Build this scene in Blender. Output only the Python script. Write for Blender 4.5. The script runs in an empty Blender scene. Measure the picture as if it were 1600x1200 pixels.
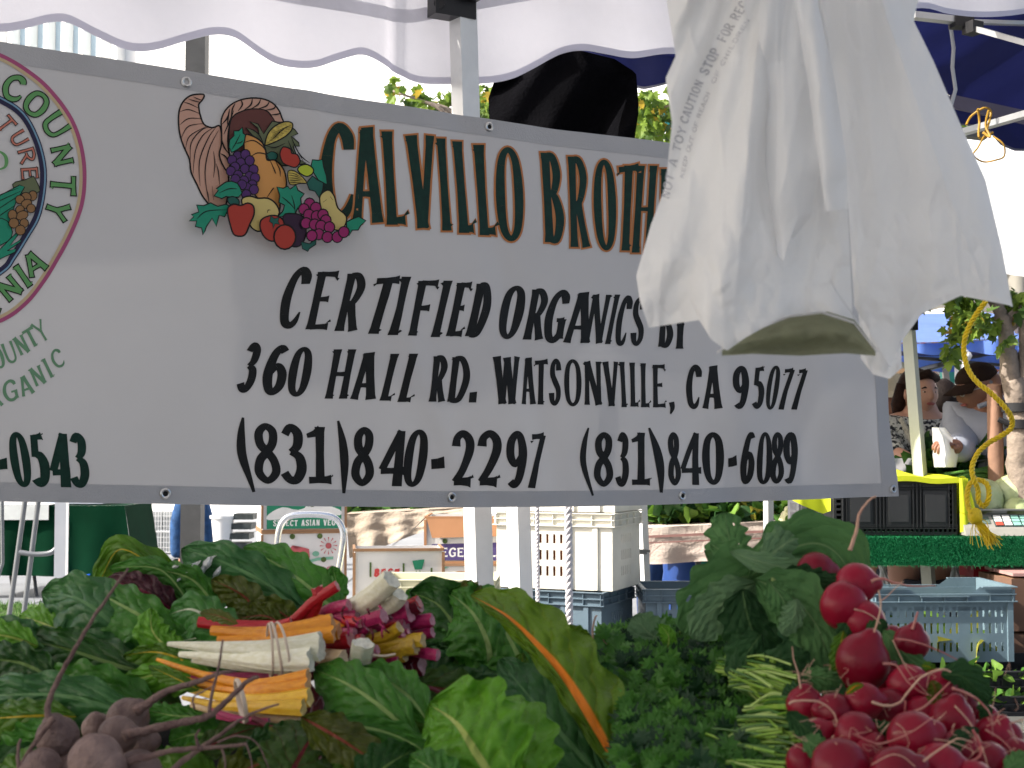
import bpy, bmesh, math, random
from math import sin, cos, pi, sqrt, radians, exp, atan2
from mathutils import Vector, Matrix, noise as mnoise
sc = bpy.context.scene
# ------------------------------------------------------------------ camera
CAMZ = 1.3
PITCH = math.atan(100/2222.0)
cam_d = bpy.data.cameras.new("camera")
cam = bpy.data.objects.new("camera", cam_d)
sc.collection.objects.link(cam)
cam.location = (0, 0, CAMZ)
cam.rotation_euler = (pi/2+PITCH, 0, 0)
cam_d.sensor_width = 36.0
cam_d.lens = 36.0*2222/1600
cam_d.clip_start = 0.05
cam_d.clip_end = 500
cam_d.dof.use_dof = True
cam_d.dof.focus_distance = 3.3
cam_d.dof.aperture_fstop = 15.0
sc.camera = cam
# ------------------------------------------------------------------ sky, sun, exposure
SUN = Vector((-0.77, -0.16, 0.62)).normalized()
world = bpy.data.worlds.new("World"); sc.world = world
world.use_nodes = True
wn = world.node_tree
bg = wn.nodes["Background"]
sky = wn.nodes.new("ShaderNodeTexSky")
sky.sky_type = 'NISHITA'; sky.sun_disc = False
sky.air_density = 1.0; sky.dust_density = 5.0; sky.ozone_density = 1.0
sky.sun_elevation = math.asin(SUN.z)
sky.sun_rotation = math.atan2(SUN.x, SUN.y)
wn.links.new(sky.outputs[0], bg.inputs[0])
bg.inputs[1].default_value = 0.10
sun_d = bpy.data.lights.new("sun", 'SUN'); sun_d.energy = 4.2; sun_d.angle = radians(0.5)
sun_d.color = (1.0, 0.95, 0.87)
sun = bpy.data.objects.new("sun", sun_d); sc.collection.objects.link(sun)
sun.rotation_euler = SUN.to_track_quat('Z', 'Y').to_euler()
sc.view_settings.view_transform = 'Standard'
sc.view_settings.look = 'None'
sc.view_settings.exposure = 1.25
sc.view_settings.gamma = 1.0
sc.view_settings.use_curve_mapping = False
sc.cycles.max_bounces = 8
sc.cycles.transparent_max_bounces = 8

# ------------------------------------------------------------------ helpers
CP, SP = cos(PITCH), sin(PITCH)
def P(px, py, d):
    """point seen at photo position (px, py), d metres in front of the lens along +Y"""
    x = (px-800)/2222.0; y = (600-py)/2222.0
    v = Vector((x, CP - y*SP, SP + y*CP))
    v *= d/v.y
    return Vector((v.x, v.y, v.z+CAMZ))
def nz(x, y=0.0, z=0.0):
    return mnoise.noise(Vector((x, y, z)))
MATS = {}
def vary(m, lo, hi):
    """individual shade of a repeated thing: value scaled by the object's own random number"""
    nt = m.node_tree; pb = nt.nodes['Principled BSDF']; src = pb.inputs['Base Color'].links[0].from_socket
    oi = nt.nodes.new('ShaderNodeObjectInfo'); mr = nt.nodes.new('ShaderNodeMapRange'); mr.inputs[3].default_value = lo; mr.inputs[4].default_value = hi
    hs = nt.nodes.new('ShaderNodeHueSaturation'); nt.links.new(oi.outputs['Random'], mr.inputs[0]); nt.links.new(mr.outputs[0], hs.inputs['Value'])
    nt.links.new(src, hs.inputs['Color']); nt.links.new(hs.outputs[0], pb.inputs['Base Color']); return m
def mat(name, col, rough=0.6, metal=0.0, var=0.12, vscale=8.0, bump=0.0, bscale=40.0, transl=0.0,
        spec=0.3, col2=None, tcol=None, coat=0.0, detail=4.0, emit=None):
    if name in MATS: return MATS[name]
    m = bpy.data.materials.new(name); m.use_nodes = True
    nt = m.node_tree; N = nt.nodes; L = nt.links
    pb = N["Principled BSDF"]; out = N["Material Output"]
    pb.inputs['Roughness'].default_value = rough
    pb.inputs['Metallic'].default_value = metal
    pb.inputs['Specular IOR Level'].default_value = spec
    pb.inputs['Coat Weight'].default_value = coat
    pb.inputs['Coat Roughness'].default_value = 0.2
    tc = N.new("ShaderNodeTexCoord")
    nn = N.new("ShaderNodeTexNoise"); nn.inputs['Scale'].default_value = vscale
    nn.inputs['Detail'].default_value = detail; nn.inputs['Roughness'].default_value = 0.6
    L.new(tc.outputs['Object'], nn.inputs['Vector'])
    cr = N.new("ShaderNodeValToRGB")
    cr.color_ramp.elements[0].position = 0.3; cr.color_ramp.elements[1].position = 0.7
    if col2 is None:
        c1 = [max(0, c*(1-var)) for c in col[:3]]; c2 = [min(1, c*(1+var)) for c in col[:3]]
    else: c1, c2 = col[:3], col2[:3]
    cr.color_ramp.elements[0].color = (*c1, 1); cr.color_ramp.elements[1].color = (*c2, 1)
    L.new(nn.outputs['Fac'], cr.inputs['Fac'])
    L.new(cr.outputs['Color'], pb.inputs['Base Color'])
    if bump:
        n2 = N.new("ShaderNodeTexNoise"); n2.inputs['Scale'].default_value = bscale
        n2.inputs['Detail'].default_value = 5
        L.new(tc.outputs['Object'], n2.inputs['Vector'])
        bp = N.new("ShaderNodeBump"); bp.inputs['Strength'].default_value = bump
        bp.inputs['Distance'].default_value = 0.01
        L.new(n2.outputs['Fac'], bp.inputs['Height'])
        L.new(bp.outputs['Normal'], pb.inputs['Normal'])
    if transl:
        tr = N.new("ShaderNodeBsdfTranslucent")
        if tcol: tr.inputs['Color'].default_value = (*tcol, 1)
        else: L.new(cr.outputs['Color'], tr.inputs['Color'])
        mx = N.new("ShaderNodeMixShader"); mx.inputs[0].default_value = transl
        L.new(pb.outputs[0], mx.inputs[1]); L.new(tr.outputs[0], mx.inputs[2])
        L.new(mx.outputs[0], out.inputs['Surface'])
    MATS[name] = m
    return m

class MB:
    def __init__(s): s.v = []; s.f = []; s.m = []; s.uv = None
    def add(s, vs, fs, mi=0):
        o = len(s.v); s.v += [Vector(v) for v in vs]
        for f in fs: s.f.append([i+o for i in f]); s.m.append(mi)
        return s
    def box(s, c, size, rz=0.0, mi=0, R=None):
        c = Vector(c); h = Vector(size)*0.5
        M = R if R is not None else Matrix.Rotation(rz, 3, 'Z')
        vs = [c + M @ Vector((sx*h.x, sy*h.y, sz*h.z)) for sz in (-1, 1) for sy in (-1, 1) for sx in (-1, 1)]
        return s.add(vs, [(0,2,3,1),(4,5,7,6),(0,1,5,4),(2,6,7,3),(0,4,6,2),(1,3,7,5)], mi)
    def bar(s, a, b, w, t, mi=0, up=(0,0,1)):
        a = Vector(a); b = Vector(b); z = (b-a); ln = z.length; z.normalize()
        u = Vector(up)
        if abs(z.dot(u)) > .98: u = Vector((0, 1, 0))
        x = u.cross(z).normalized(); y = z.cross(x)
        R = Matrix((x, y, z)).transposed()
        return s.box((a+b)/2, (w, t, ln), mi=mi, R=R)
    def tube(s, pts, r, n=8, mi=0, cap=True, squash=1.0):
        pts = [Vector(p) for p in pts]; k = len(pts)
        rs = r if isinstance(r, (list, tuple)) else [r]*k
        vs = []; prev = None
        for i, p in enumerate(pts):
            t = (pts[min(i+1, k-1)]-pts[max(i-1, 0)])
            if t.length < 1e-9: t = Vector((0, 0, 1))
            t.normalize()
            if prev is None:
                a = Vector((0, 0, 1)) if abs(t.z) < .9 else Vector((0, 1, 0))
            else: a = prev
            x = (a - t*a.dot(t))
            if x.length < 1e-6: x = t.orthogonal()
            x.normalize(); y = t.cross(x); prev = x
            for j in range(n):
                q = 2*pi*j/n
                vs.append(p + (x*cos(q)*squash + y*sin(q))*rs[i])
        fs = []
        for i in range(k-1):
            for j in range(n):
                fs.append((i*n+j, i*n+(j+1) % n, (i+1)*n+(j+1) % n, (i+1)*n+j))
        if cap: fs.append(tuple(range(n-1, -1, -1))); fs.append(tuple((k-1)*n+j for j in range(n)))
        return s.add(vs, fs, mi)
    def lathe(s, prof, c, n=16, mi=0, R=None):
        c = Vector(c); vs = []
        for r, z in prof:
            for j in range(n):
                q = 2*pi*j/n; p = Vector((r*cos(q), r*sin(q), z))
                vs.append(c + (R @ p if R is not None else p))
        fs = []
        for i in range(len(prof)-1):
            for j in range(n):
                fs.append((i*n+j, i*n+(j+1) % n, (i+1)*n+(j+1) % n, (i+1)*n+j))
        return s.add(vs, fs, mi)
    def ball(s, c, r, n=16, mi=0, R=None, fn=None):
        c = Vector(c); rr = Vector(r) if not isinstance(r, (int, float)) else Vector((r, r, r))
        m = n//2; vs = []
        for i in range(m+1):
            th = pi*i/m
            for j in range(n):
                q = 2*pi*j/n
                d = Vector((sin(th)*cos(q), sin(th)*sin(q), cos(th)))
                k = fn(d) if fn else 1.0
                p = Vector((d.x*rr.x, d.y*rr.y, d.z*rr.z))*k
                vs.append(c + (R @ p if R is not None else p))
        fs = [(i*n+j, (i+1)*n+j, (i+1)*n+(j+1) % n, i*n+(j+1) % n) for i in range(m) for j in range(n)]
        return s.add(vs, fs, mi)
    def grid(s, fn, nu, nv, mi=0):
        vs = [fn(i/nu, j/nv) for j in range(nv+1) for i in range(nu+1)]
        fs = [(j*(nu+1)+i, j*(nu+1)+i+1, (j+1)*(nu+1)+i+1, (j+1)*(nu+1)+i) for j in range(nv) for i in range(nu)]
        o = len(s.f); s.add(vs, fs, mi)
        uvs = []
        for j in range(nv):
            for i in range(nu):
                uvs.append([(i/nu, j/nv), ((i+1)/nu, j/nv), ((i+1)/nu, (j+1)/nv), (i/nu, (j+1)/nv)])
        if s.uv is None: s.uv = {}
        for k, q in enumerate(uvs): s.uv[o+k] = q
        return s
    def mesh(s, name, mats, org=(0, 0, 0), smooth=True, angle=40):
        o = Vector(org)
        me = bpy.data.meshes.new(name)
        me.from_pydata([v-o for v in s.v], [], s.f)
        if s.uv:
            ul = me.uv_layers.new(name="UVMap").data; li = 0
            for fi, f in enumerate(s.f):
                q = s.uv.get(fi)
                for k in range(len(f)):
                    if q: ul[li].uv = q[k]
                    li += 1
        ms = mats if isinstance(mats, (list, tuple)) else [mats]
        for m in ms: me.materials.append(m)
        if len(ms) > 1: me.polygons.foreach_set('material_index', s.m)
        me.validate(); me.update()
        if smooth:
            me.polygons.foreach_set('use_smooth', [True]*len(me.polygons))
            if angle < 180: me.set_sharp_from_angle(angle=radians(angle))
        return me
def tag(o, label=None, cat=None, group=None, kind=None):
    if label: o['label'] = label
    if cat: o['category'] = cat
    if group: o['group'] = group
    if kind: o['kind'] = kind
    return o
def thing(name, label, cat, loc, group=None):
    o = bpy.data.objects.new(name, None); sc.collection.objects.link(o)
    o.location = loc; o.empty_display_size = .1
    return tag(o, label, cat, group)
def wloc(o):
    v = Vector(o.location)
    while o.parent: o = o.parent; v += Vector(o.location)
    return v
def obj(name, mb, mats, parent=None, loc=None, smooth=True, angle=40, label=None, kind=None):
    """vertices of mb are world coordinates; the object's origin is put at loc (or at its parent's)"""
    org = wloc(parent) if parent else Vector((0, 0, 0))
    if loc is not None: org = Vector(loc)
    me = mb.mesh(name, mats, org, smooth, angle)
    o = bpy.data.objects.new(name, me); sc.collection.objects.link(o)
    if parent:
        o.parent = parent; o.location = org - wloc(parent)
    else: o.location = org
    if label: o['label'] = label
    if kind: o['kind'] = kind
    return o
def copy_tree(o, parent=None):
    c = o.copy(); sc.collection.objects.link(c); c.parent = parent
    for ch in list(o.children): copy_tree(ch, c)
    return c
def catmull(pts, n=6, closed=False):
    k = len(pts); out = []
    dim = len(pts[0]) if not isinstance(pts[0], Vector) else None
    P_ = [tuple(p) for p in pts]
    segs = k if closed else k-1
    for i in range(segs):
        p1 = P_[i]; p2 = P_[(i+1) % k]
        p0 = P_[(i-1) % k] if (closed or i > 0) else p1
        p3 = P_[(i+2) % k] if (closed or i+2 < k) else p2
        for j in range(n):
            t = j/n; t2 = t*t; t3 = t2*t
            out.append(tuple(0.5*((2*b)+(-a+c)*t+(2*a-5*b+4*c-d)*t2+(-a+3*b-3*c+d)*t3) for a, b, c, d in zip(p0, p1, p2, p3)))
    if not closed: out.append(P_[-1])
    return out
def lerp(a, b, t): return a+(b-a)*t
def interp(tab, x):
    if x <= tab[0][0]: return tab[0][1]
    for (x0, y0), (x1, y1) in zip(tab, tab[1:]):
        if x <= x1: return y0+(y1-y0)*(x-x0)/(x1-x0)
    return tab[-1][1]
def struct(name, mb, mats, **k):
    o = obj(name, mb, mats, **k); o['kind'] = 'structure'; return o
# ------------------------------------------------------------------ lettering: flared strokes
def S(x0, y0, x1, y1, k=1.0):
    return ('l', [(lerp(x0, x1, t), lerp(y0, y1, t), w*k) for t, w in ((0, 1.25), (.1, 1.05), (.5, .95), (.9, 1.05), (1, 1.25))])
def Hs(x0, y0, x1, y1, k=.8):
    return ('l', [(lerp(x0, x1, t), lerp(y0, y1, t), w*k) for t, w in ((0, .9), (.4, .8), (.8, .95), (1, 1.25))])
def tk(x, y, dx, dy): return ('t', x, y, dx, dy)
OV = ('C', [(.5, .98, .7), (.2, .86, .9), (.1, .5, 1.1), (.2, .14, .9), (.5, .02, .7), (.8, .14, .9), (.9, .5, 1.1), (.8, .86, .9)])
GL = {
'A': [S(.47, .97, .12, .0, .85), S(.55, 1.0, .86, .0, 1.1), Hs(.25, .3, .75, .3, .75), tk(.42, .93, -1, .3), tk(.9, .04, .9, .3)],
'B': [S(.2, 1, .2, 0), ('c', [(.2, .96, .8), (.6, .95, .9), (.82, .76, 1), (.6, .56, .8), (.3, .53, .5)]), ('c', [(.3, .53, .5), (.65, .5, .9), (.9, .27, 1.1), (.65, .04, .9), (.2, .04, .8)]), tk(.1, .93, -.9, .3)],
'C': [('c', [(.88, .74, 1.0), (.84, .88, 1.2), (.6, .98, .95), (.28, .84, .9), (.12, .48, 1.1), (.26, .12, 1.0), (.55, .03, .95), (.78, .1, .7), (.92, .26, .2)])],
'D': [S(.2, 1, .2, 0), ('c', [(.15, .96, .8), (.55, .95, .9), (.85, .7, 1), (.88, .42, 1.05), (.6, .06, .9), (.15, .04, .8)]), tk(.1, .93, -.9, .3)],
'E': [S(.22, 1, .22, 0), Hs(.2, .96, .92, .96), Hs(.2, .52, .74, .53, .75), Hs(.2, .04, .95, .05), tk(.9, .9, .2, -.9), tk(.94, .12, .3, .9), tk(.1, .93, -.9, .3)],
'F': [S(.22, 1, .22, 0), Hs(.2, .96, .95, .96), Hs(.2, .5, .78, .51, .8), tk(.92, .9, .2, -.9), tk(.1, .93, -.9, .3), tk(.32, .05, .9, .3)],
'G': [('c', [(.88, .76, .9), (.82, .9, 1.1), (.6, .98, .9), (.28, .84, .9), (.12, .48, 1.1), (.26, .12, 1.0), (.55, .03, .9), (.82, .14, .9)]), S(.84, .45, .84, .06, .95), Hs(.55, .43, .95, .44, .7)],
'H': [S(.2, 1, .2, 0), S(.8, 1, .8, 0), Hs(.2, .5, .8, .5, .7), tk(.1, .93, -.9, .3), tk(.7, .93, -.8, .3), tk(.9, .05, .9, .3), tk(.3, .05, .8, .3)],
'I': [S(.5, 1, .5, 0), tk(.35, .93, -.9, .3), tk(.65, .05, .9, .3)],
'L': [S(.25, 1, .25, 0), Hs(.2, .045, .9, .05, .85), tk(.93, .1, .5, 1.1), tk(.12, .93, -.9, .3)],
'N': [S(.2, 1, .2, 0, .85), S(.2, 1, .8, 0, 1.1), S(.8, 1, .8, 0, .85), tk(.1, .93, -.9, .3), tk(.9, .96, .8, .3)],
'O': [OV],
'R': [S(.15, 1, .15, 0, .95), ('c', [(.15, .96, .8), (.55, .95, .9), (.82, .76, 1), (.6, .52, .8), (.3, .48, .6)]), S(.45, .5, .9, .0, .95), tk(.1, .93, -.9, .3), tk(.9, .05, .9, .3)],
'S': [('c', [(.86, .76, 1.1), (.78, .92, .9), (.5, .98, .8), (.2, .86, .9), (.2, .66, 1.0), (.5, .5, 1.1), (.82, .34, 1.0), (.82, .14, .9), (.5, .02, .8), (.2, .08, .9), (.1, .26, 1.1)])],
'T': [S(.5, .98, .46, 0), Hs(.04, .93, .96, .96, .95), tk(.06, .9, -.4, -.9), tk(.6, .05, .9, .3)],
'U': [('c', [(.18, 1, 1.2), (.18, .5, 1), (.24, .14, 1), (.5, .02, .9), (.76, .14, .8), (.82, .5, .8), (.82, 1, 1.1)])],
'V': [S(.14, 1, .5, .02, 1.1), S(.88, 1, .52, .02, .8), tk(.06, .93, -.9, .3)],
'W': [S(.08, 1, .3, .02, 1.1), S(.5, .95, .3, .02, .8), S(.5, .98, .7, .02, 1.1), S(.94, 1, .7, .02, .8), tk(.04, .93, -.8, .3)],
'Y': [S(.12, 1, .5, .5, 1), S(.9, 1, .5, .5, .8), S(.5, .52, .5, 0), tk(.06, .95, -.8, .2)],
'M': [S(.12, 1, .12, 0, .8), S(.12, 1, .5, .2, .9), S(.88, 1, .5, .2, .8), S(.88, 1, .88, 0)],
'K': [S(.2, 1, .2, 0), S(.85, 1, .25, .5, .8), S(.35, .55, .85, 0)],
'P': [S(.2, 1, .2, 0), ('c', [(.2, .96, .8), (.6, .95, .9), (.85, .72, 1), (.62, .46, .8), (.2, .44, .7)])],
'X': [S(.1, 1, .9, 0), S(.9, 1, .1, 0, .8)],
'0': [OV],
'1': [S(.58, 1, .55, 0, 1.05), Hs(.18, .05, .92, .06, .9), ('l', [(.15, .84, .5), (.4, .88, .8), (.6, .96, 1)]), tk(.92, .1, .4, .7)],
'2': [('c', [(.14, .74, 1.1), (.2, .9, .9), (.5, .98, .9), (.8, .86, 1.0), (.82, .64, 1.05), (.5, .3, .9), (.14, .06, .8)]), Hs(.1, .07, .9, .06, 1.15), tk(.92, .12, .4, 1.0)],
'3': [('c', [(.2, .84, .9), (.45, .97, .9), (.76, .86, 1.05), (.72, .64, 1.0), (.42, .53, .7)]), ('c', [(.42, .53, .7), (.78, .44, 1.0), (.84, .22, 1.1), (.6, .04, 1.0), (.3, .04, .95), (.08, .16, 1.0)])],
'4': [('l', [(.74, 1, .9), (.42, .66, .9), (.1, .3, .9)]), Hs(.06, .28, .95, .28, .9), ('l', [(.72, 1, 1.0), (.7, .5, 1.05), (.68, 0, 1.2)])],
'5': [Hs(.3, .93, .88, .96, .95), ('l', [(.32, .98, .8), (.26, .55, .8)]), ('c', [(.24, .55, .7), (.55, .6, .9), (.84, .42, 1.1), (.78, .14, 1.05), (.45, .02, .9), (.12, .12, 1.0)]), tk(.86, .98, .3, .6)],
'6': [('c', [(.82, .88, .9), (.6, .96, .9), (.3, .8, .95), (.12, .4, 1.1), (.26, .1, .95), (.52, .02, .85), (.82, .16, 1), (.84, .42, 1), (.55, .58, .8), (.2, .42, .7)])],
'7': [Hs(.08, .93, .92, .95, 1.1), ('l', [(.88, .96, .9), (.56, .45, .95), (.4, 0, 1.2)]), tk(.1, .86, -.1, -.9)],
'8': [('C', [(.5, .97, .8), (.24, .86, .95), (.26, .66, 1), (.5, .53, 1), (.78, .36, 1), (.84, .16, 1), (.5, .02, .8), (.16, .16, 1), (.22, .38, 1), (.5, .52, 1), (.74, .68, 1), (.76, .88, .95)])],
'9': [('c', [(.2, .1, .9), (.45, .04, .9), (.72, .2, .95), (.88, .6, 1.1), (.74, .9, .95), (.48, .98, .85), (.18, .84, 1), (.16, .58, 1), (.45, .42, .8), (.8, .58, .7)])],
'(': [('c', [(.8, 1, .3), (.35, .75, .95), (.2, .45, 1.05), (.9, 0, .4)])],
')': [('c', [(.15, 1, .3), (.6, .7, 1.0), (.75, .4, 1.1), (.6, 0, .4)])],
'-': [('l', [(.05, .45, 1.0), (.5, .5, 1.05), (.95, .62, 1.2)])],
'.': [('l', [(.3, .5, 1.2), (.7, .55, 1.3)])],
',': [('c', [(.4, .95, 1.2), (.5, .5, 1.0), (.2, .05, .3)])],
"'": [('l', [(.5, 1, .9), (.45, .75, .4)])],
'&': [OV],
}
def stroke_quads(pts, closed=False):
    """pts: (x, y, width) in flat space -> polygons"""
    k = len(pts); L_ = []; R_ = []
    for i, (x, y, w) in enumerate(pts):
        a = pts[(i-1) % k] if (closed or i > 0) else pts[i]
        b = pts[(i+1) % k] if (closed or i < k-1) else pts[i]
        dx, dy = b[0]-a[0], b[1]-a[1]; l = math.hypot(dx, dy) or 1e-9
        nx, ny = -dy/l*w/2, dx/l*w/2
        L_.append((x+nx, y+ny)); R_.append((x-nx, y-ny))
    n = k if closed else k-1
    return [[L_[i], R_[i], R_[(i+1) % k], L_[(i+1) % k]] for i in range(n)]
def _glyph_raw(ch, Wi, H, stem, grow):
    out = []; Hi = H-stem*.8
    T = lambda x, y: (x*Wi, y*Hi)
    for g in GL.get(ch, [OV]):
        if g[0] == 't':
            _, x, y, dx, dy = g
            X, Y = T(x, y); s = stem*.5+grow*.6
            pts = [(X-dy*.7*s, Y-dx*.7*s), (X+dx*s, Y+dy*s), (X+dy*.7*s, Y+dx*.7*s)]
            out.append(pts); continue
        pts = [(*T(x, y), w*stem+2*grow) for x, y, w in g[1]]
        if grow and g[0] == 'l':
            for i, j in ((0, 1), (-1, -2)):
                (ax, ay, aw), (bx, by, bw) = pts[i], pts[j]; l = math.hypot(bx-ax, by-ay) or 1
                pts[i] = (ax-(bx-ax)/l*grow, ay-(by-ay)/l*grow, aw)
        if g[0] == 'c': pts = catmull(pts, 6)
        if g[0] == 'C': pts = catmull(pts, 6, True)
        out += stroke_quads(pts, g[0] == 'C')
    return out
def glyph(ch, x0, x1, yt, yb, shear=0.0, stem=14.0, grow=0.0, rot=0.0):
    """polygons in the flat print's own units (y down) filling the box; grow widens the strokes for an outline"""
    H = yb-yt; sh = abs(shear)*H; W = max(1e-4, (x1-x0)-sh)
    ox = x0 if shear >= 0 else x0+sh
    ext = lambda w: (lambda xs: max(xs)-min(xs))([p[0] for q in _glyph_raw(ch, w, H, stem, 0) for p in q])
    for _ in range(4):
        e0, e1 = ext(W*.5), ext(W)
        if e1-e0 < .05*W: Wi = W; break
        Wi = W*.5+(W-e0)*(W*.5)/(e1-e0)
        if Wi > W*.72 or ch in "()-.,'1": break
        stem *= .9
    Wi = max(Wi, W*.4)
    base = _glyph_raw(ch, Wi, H, stem, 0)
    xs = [p[0] for q in base for p in q]; ys = [p[1] for q in base for p in q]
    ax, bx, ay, by = min(xs), max(xs), min(ys), max(ys)
    kx = W/(bx-ax); ky = H/(by-ay)
    cx, cy = (x0+x1)/2, (yt+yb)/2; c, s = cos(rot), sin(rot)
    sx = [(p[0]-ax)*kx+shear*(p[1]-ay)*ky for q in base for p in q]; smin, smax = min(sx), max(sx); ks = (x1-x0)/max(1e-6, smax-smin)
    out = []
    for pg in (_glyph_raw(ch, Wi, H, stem, grow) if grow else base):
        q = []
        for X, Y in pg:
            Y = (Y-ay)*ky; X = x0+((X-ax)*kx+shear*Y-smin)*ks; Y = yb-Y
            if rot: dx, dy = X-cx, Y-cy; X, Y = cx+dx*c-dy*s, cy+dx*s+dy*c
            q.append((X, Y))
        out.append(q)
    return out
def circ(cx, cy, rx, ry=None, n=18, a=0.0):
    ry = ry or rx; c, s = cos(a), sin(a)
    return [(cx+rx*cos(q)*c-ry*sin(q)*s, cy+rx*cos(q)*s+ry*sin(q)*c) for q in [2*pi*i/n for i in range(n)]]
def decal(name, layers, mats, mapf, parent, base=0.0012, step=0.00006, cut=None, label=None):
    """layers: list of (material index, [polygons]); mapf(x, y, offset) -> world point. One thin print mesh."""
    bm = bmesh.new()
    for li, (mi, polys) in enumerate(layers):
        for pi_, pg in enumerate(polys):
            z = base + li*step*3 + (pi_ % 7)*step*.35
            vs = [bm.verts.new((p[0], p[1], z)) for p in pg]
            try: f = bm.faces.new(vs)
            except ValueError: continue
            f.material_index = mi
    big = [f for f in bm.faces if len(f.verts) > 4]
    if big: bmesh.ops.triangulate(bm, faces=big)
    if cut:
        xs = [v.co.x for v in bm.verts]; ys = [v.co.y for v in bm.verts]
        x = math.floor(min(xs)/cut)*cut+cut
        while x < max(xs):
            bmesh.ops.bisect_plane(bm, geom=bm.verts[:]+bm.edges[:]+bm.faces[:], plane_co=(x, 0, 0), plane_no=(1, 0, 0)); x += cut
        y = math.floor(min(ys)/(cut*2))*cut*2+cut*2
        while y < max(ys):
            bmesh.ops.bisect_plane(bm, geom=bm.verts[:]+bm.edges[:]+bm.faces[:], plane_co=(0, y, 0), plane_no=(0, 1, 0)); y += cut*2
    for v in bm.verts: v.co = mapf(v.co.x, v.co.y, v.co.z)
    me = bpy.data.meshes.new(name); bm.to_mesh(me); bm.free()
    org = wloc(parent)
    me.transform(Matrix.Translation(-org))
    for m in mats: me.materials.append(m)
    o = bpy.data.objects.new(name, me); sc.collection.objects.link(o); o.parent = parent
    if label: o['label'] = label
    return o
def text_polys(txt, x0, x1, yt, yb, stem, shear=0.0, grow=0.0):
    n = len(txt); out = []; w = (x1-x0)/n
    ws = [.55 if c in "I1'.,()-" else (1.35 if c in 'MW' else (.7 if c == ' ' else 1)) for c in txt]
    k = (x1-x0)/sum(ws); x = x0
    for c, q in zip(txt, ws):
        if c != ' ': out += glyph(c, x+.06*k*q, x+k*q*.94, yt, yb, shear, stem, grow)
        x += k*q
    return out
def flatmap(o, ux, uy, nrm):
    o, ux, uy, nrm = Vector(o), Vector(ux), Vector(uy), Vector(nrm)
    return lambda x, y, z: o+ux*x+uy*y+nrm*z

# ------------------------------------------------------------------ banner geometry
BA = Vector((-1.001, 2.78, 0)); BB = Vector((1.066, 4.0, 0))
BD = (BB-BA); BL = BD.length; BD = BD/BL
BN = Vector((BD.y, -BD.x, 0))                     # towards the camera
def px2uz(px, py):
    """where the sight line of a photo position meets the banner's hanging plane"""
    x = (px-800)/2222.0; y = (600-py)/2222.0
    v = Vector((x, CP - y*SP, SP + y*CP))
    t = BA.dot(BN)/v.dot(BN)
    p = v*t
    return (p-BA).dot(BD), p.z+CAMZ
def ridge(x): return 1-abs((x % 2)-1)*2
def bwave(u, z):
    zz = z-1.3
    right = max(0, min(1, (u-1.1)/0.9))
    w = .014*sin(u*2.6+.7) + .009*sin(u*5.3+zz*3.0+1.2) + .003*nz(u*5, zz*4, 3)
    # tension folds running from the eyelets, stronger towards the slack lower right
    w += .0055*(.4+right*1.4)*sin(u*17+zz*9+sin(zz*5)*1.0)*max(0, .35-zz)*1.6
    w += .0035*sin(u*31-zz*14+1)*right
    a = (u-.55)*.78-(zz)*.62
    w += .005*exp(-(a/.035)**2)*max(0, 1-abs(u-.5)/.45)
    a = (u-.95)*.9+(zz-.1)*.42
    w += .006*exp(-(a/.03)**2)
    a = (u-1.25)*.95+(zz-.05)*.3
    w -= .006*exp(-(a/.04)**2)
    return w
def bsurf(u, z, off=0.0):
    return BA + BD*u + Vector((0, 0, z)) + BN*(bwave(u, z)+off)
BTOP = [px2uz(*p) for p in ((-420, 5), (-150, 42), (0, 66), (145, 88), (290, 112), (430, 137), (560, 158), (740, 182), (870, 199), (985, 212), (1100, 228), (1358, 268))]
BBOT = [px2uz(*p) for p in ((-420, 775), (-150, 780), (0, 783), (250, 787), (480, 791), (700, 793), (850, 792), (1000, 790), (1200, 783), (1393, 775))]
u0b, u1b = BBOT[0][0], BBOT[-1][0]; u1t = BTOP[-1][0]
def buz(s, t):           # s along, t up
    u = lerp(u0b, lerp(u1b, u1t, t), s)
    return u, lerp(interp(BBOT, u), interp(BTOP, u), t)
m_vinyl = mat('banner_vinyl', (.52, .51, .515), rough=.42, var=.035, vscale=2.2, bump=.12, bscale=900, transl=.065, tcol=(.62, .6, .58))
m_hem = mat('banner_hem', (.435, .43, .44), rough=.4, var=.05, vscale=5, bump=.2, bscale=300, transl=.06)  # darker base colour stands for doubled vinyl letting less backlight through
m_ink = mat('black_print', (.008, .008, .008), rough=.5, var=.3, vscale=60, transl=.05, tcol=(.10, .07, .04), spec=.22)
m_dgreen = mat('dark_green_print', (.005, .030, .020), rough=.5, var=.25, vscale=60, transl=.05, spec=.22)
m_orange = mat('orange_print', (.46, .17, .05), rough=.45, var=.05)
M_b = thing('banner', 'long white vinyl farm banner with seal, cornucopia and address lettering', 'banner', (BA.x, BA.y, 1.1))
mb = MB(); mb.grid(lambda s, t: bsurf(*buz(s, t)), 260, 90); obj('banner_sheet', mb, m_vinyl, M_b, angle=180)
for lo, hi in ((0, .041), (.955, 1.0)):
    mb = MB()
    mb.grid(lambda s, t: bsurf(*buz(s, lo+(hi-lo)*t), .0009), 260, 4); obj('hem', mb, m_hem, M_b, angle=180)
mb = MB(); mb.grid(lambda s, t: bsurf(*buz(1-.018*(1-s), .041+.914*t), .0009), 4, 60); obj('hem', mb, m_hem, M_b, angle=180)
m_brass = mat('eyelet_metal', (.62, .61, .59), rough=.3, metal=1.0)
m_hole = mat('eyelet_hole', (.02, .02, .02), rough=.9)
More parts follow.
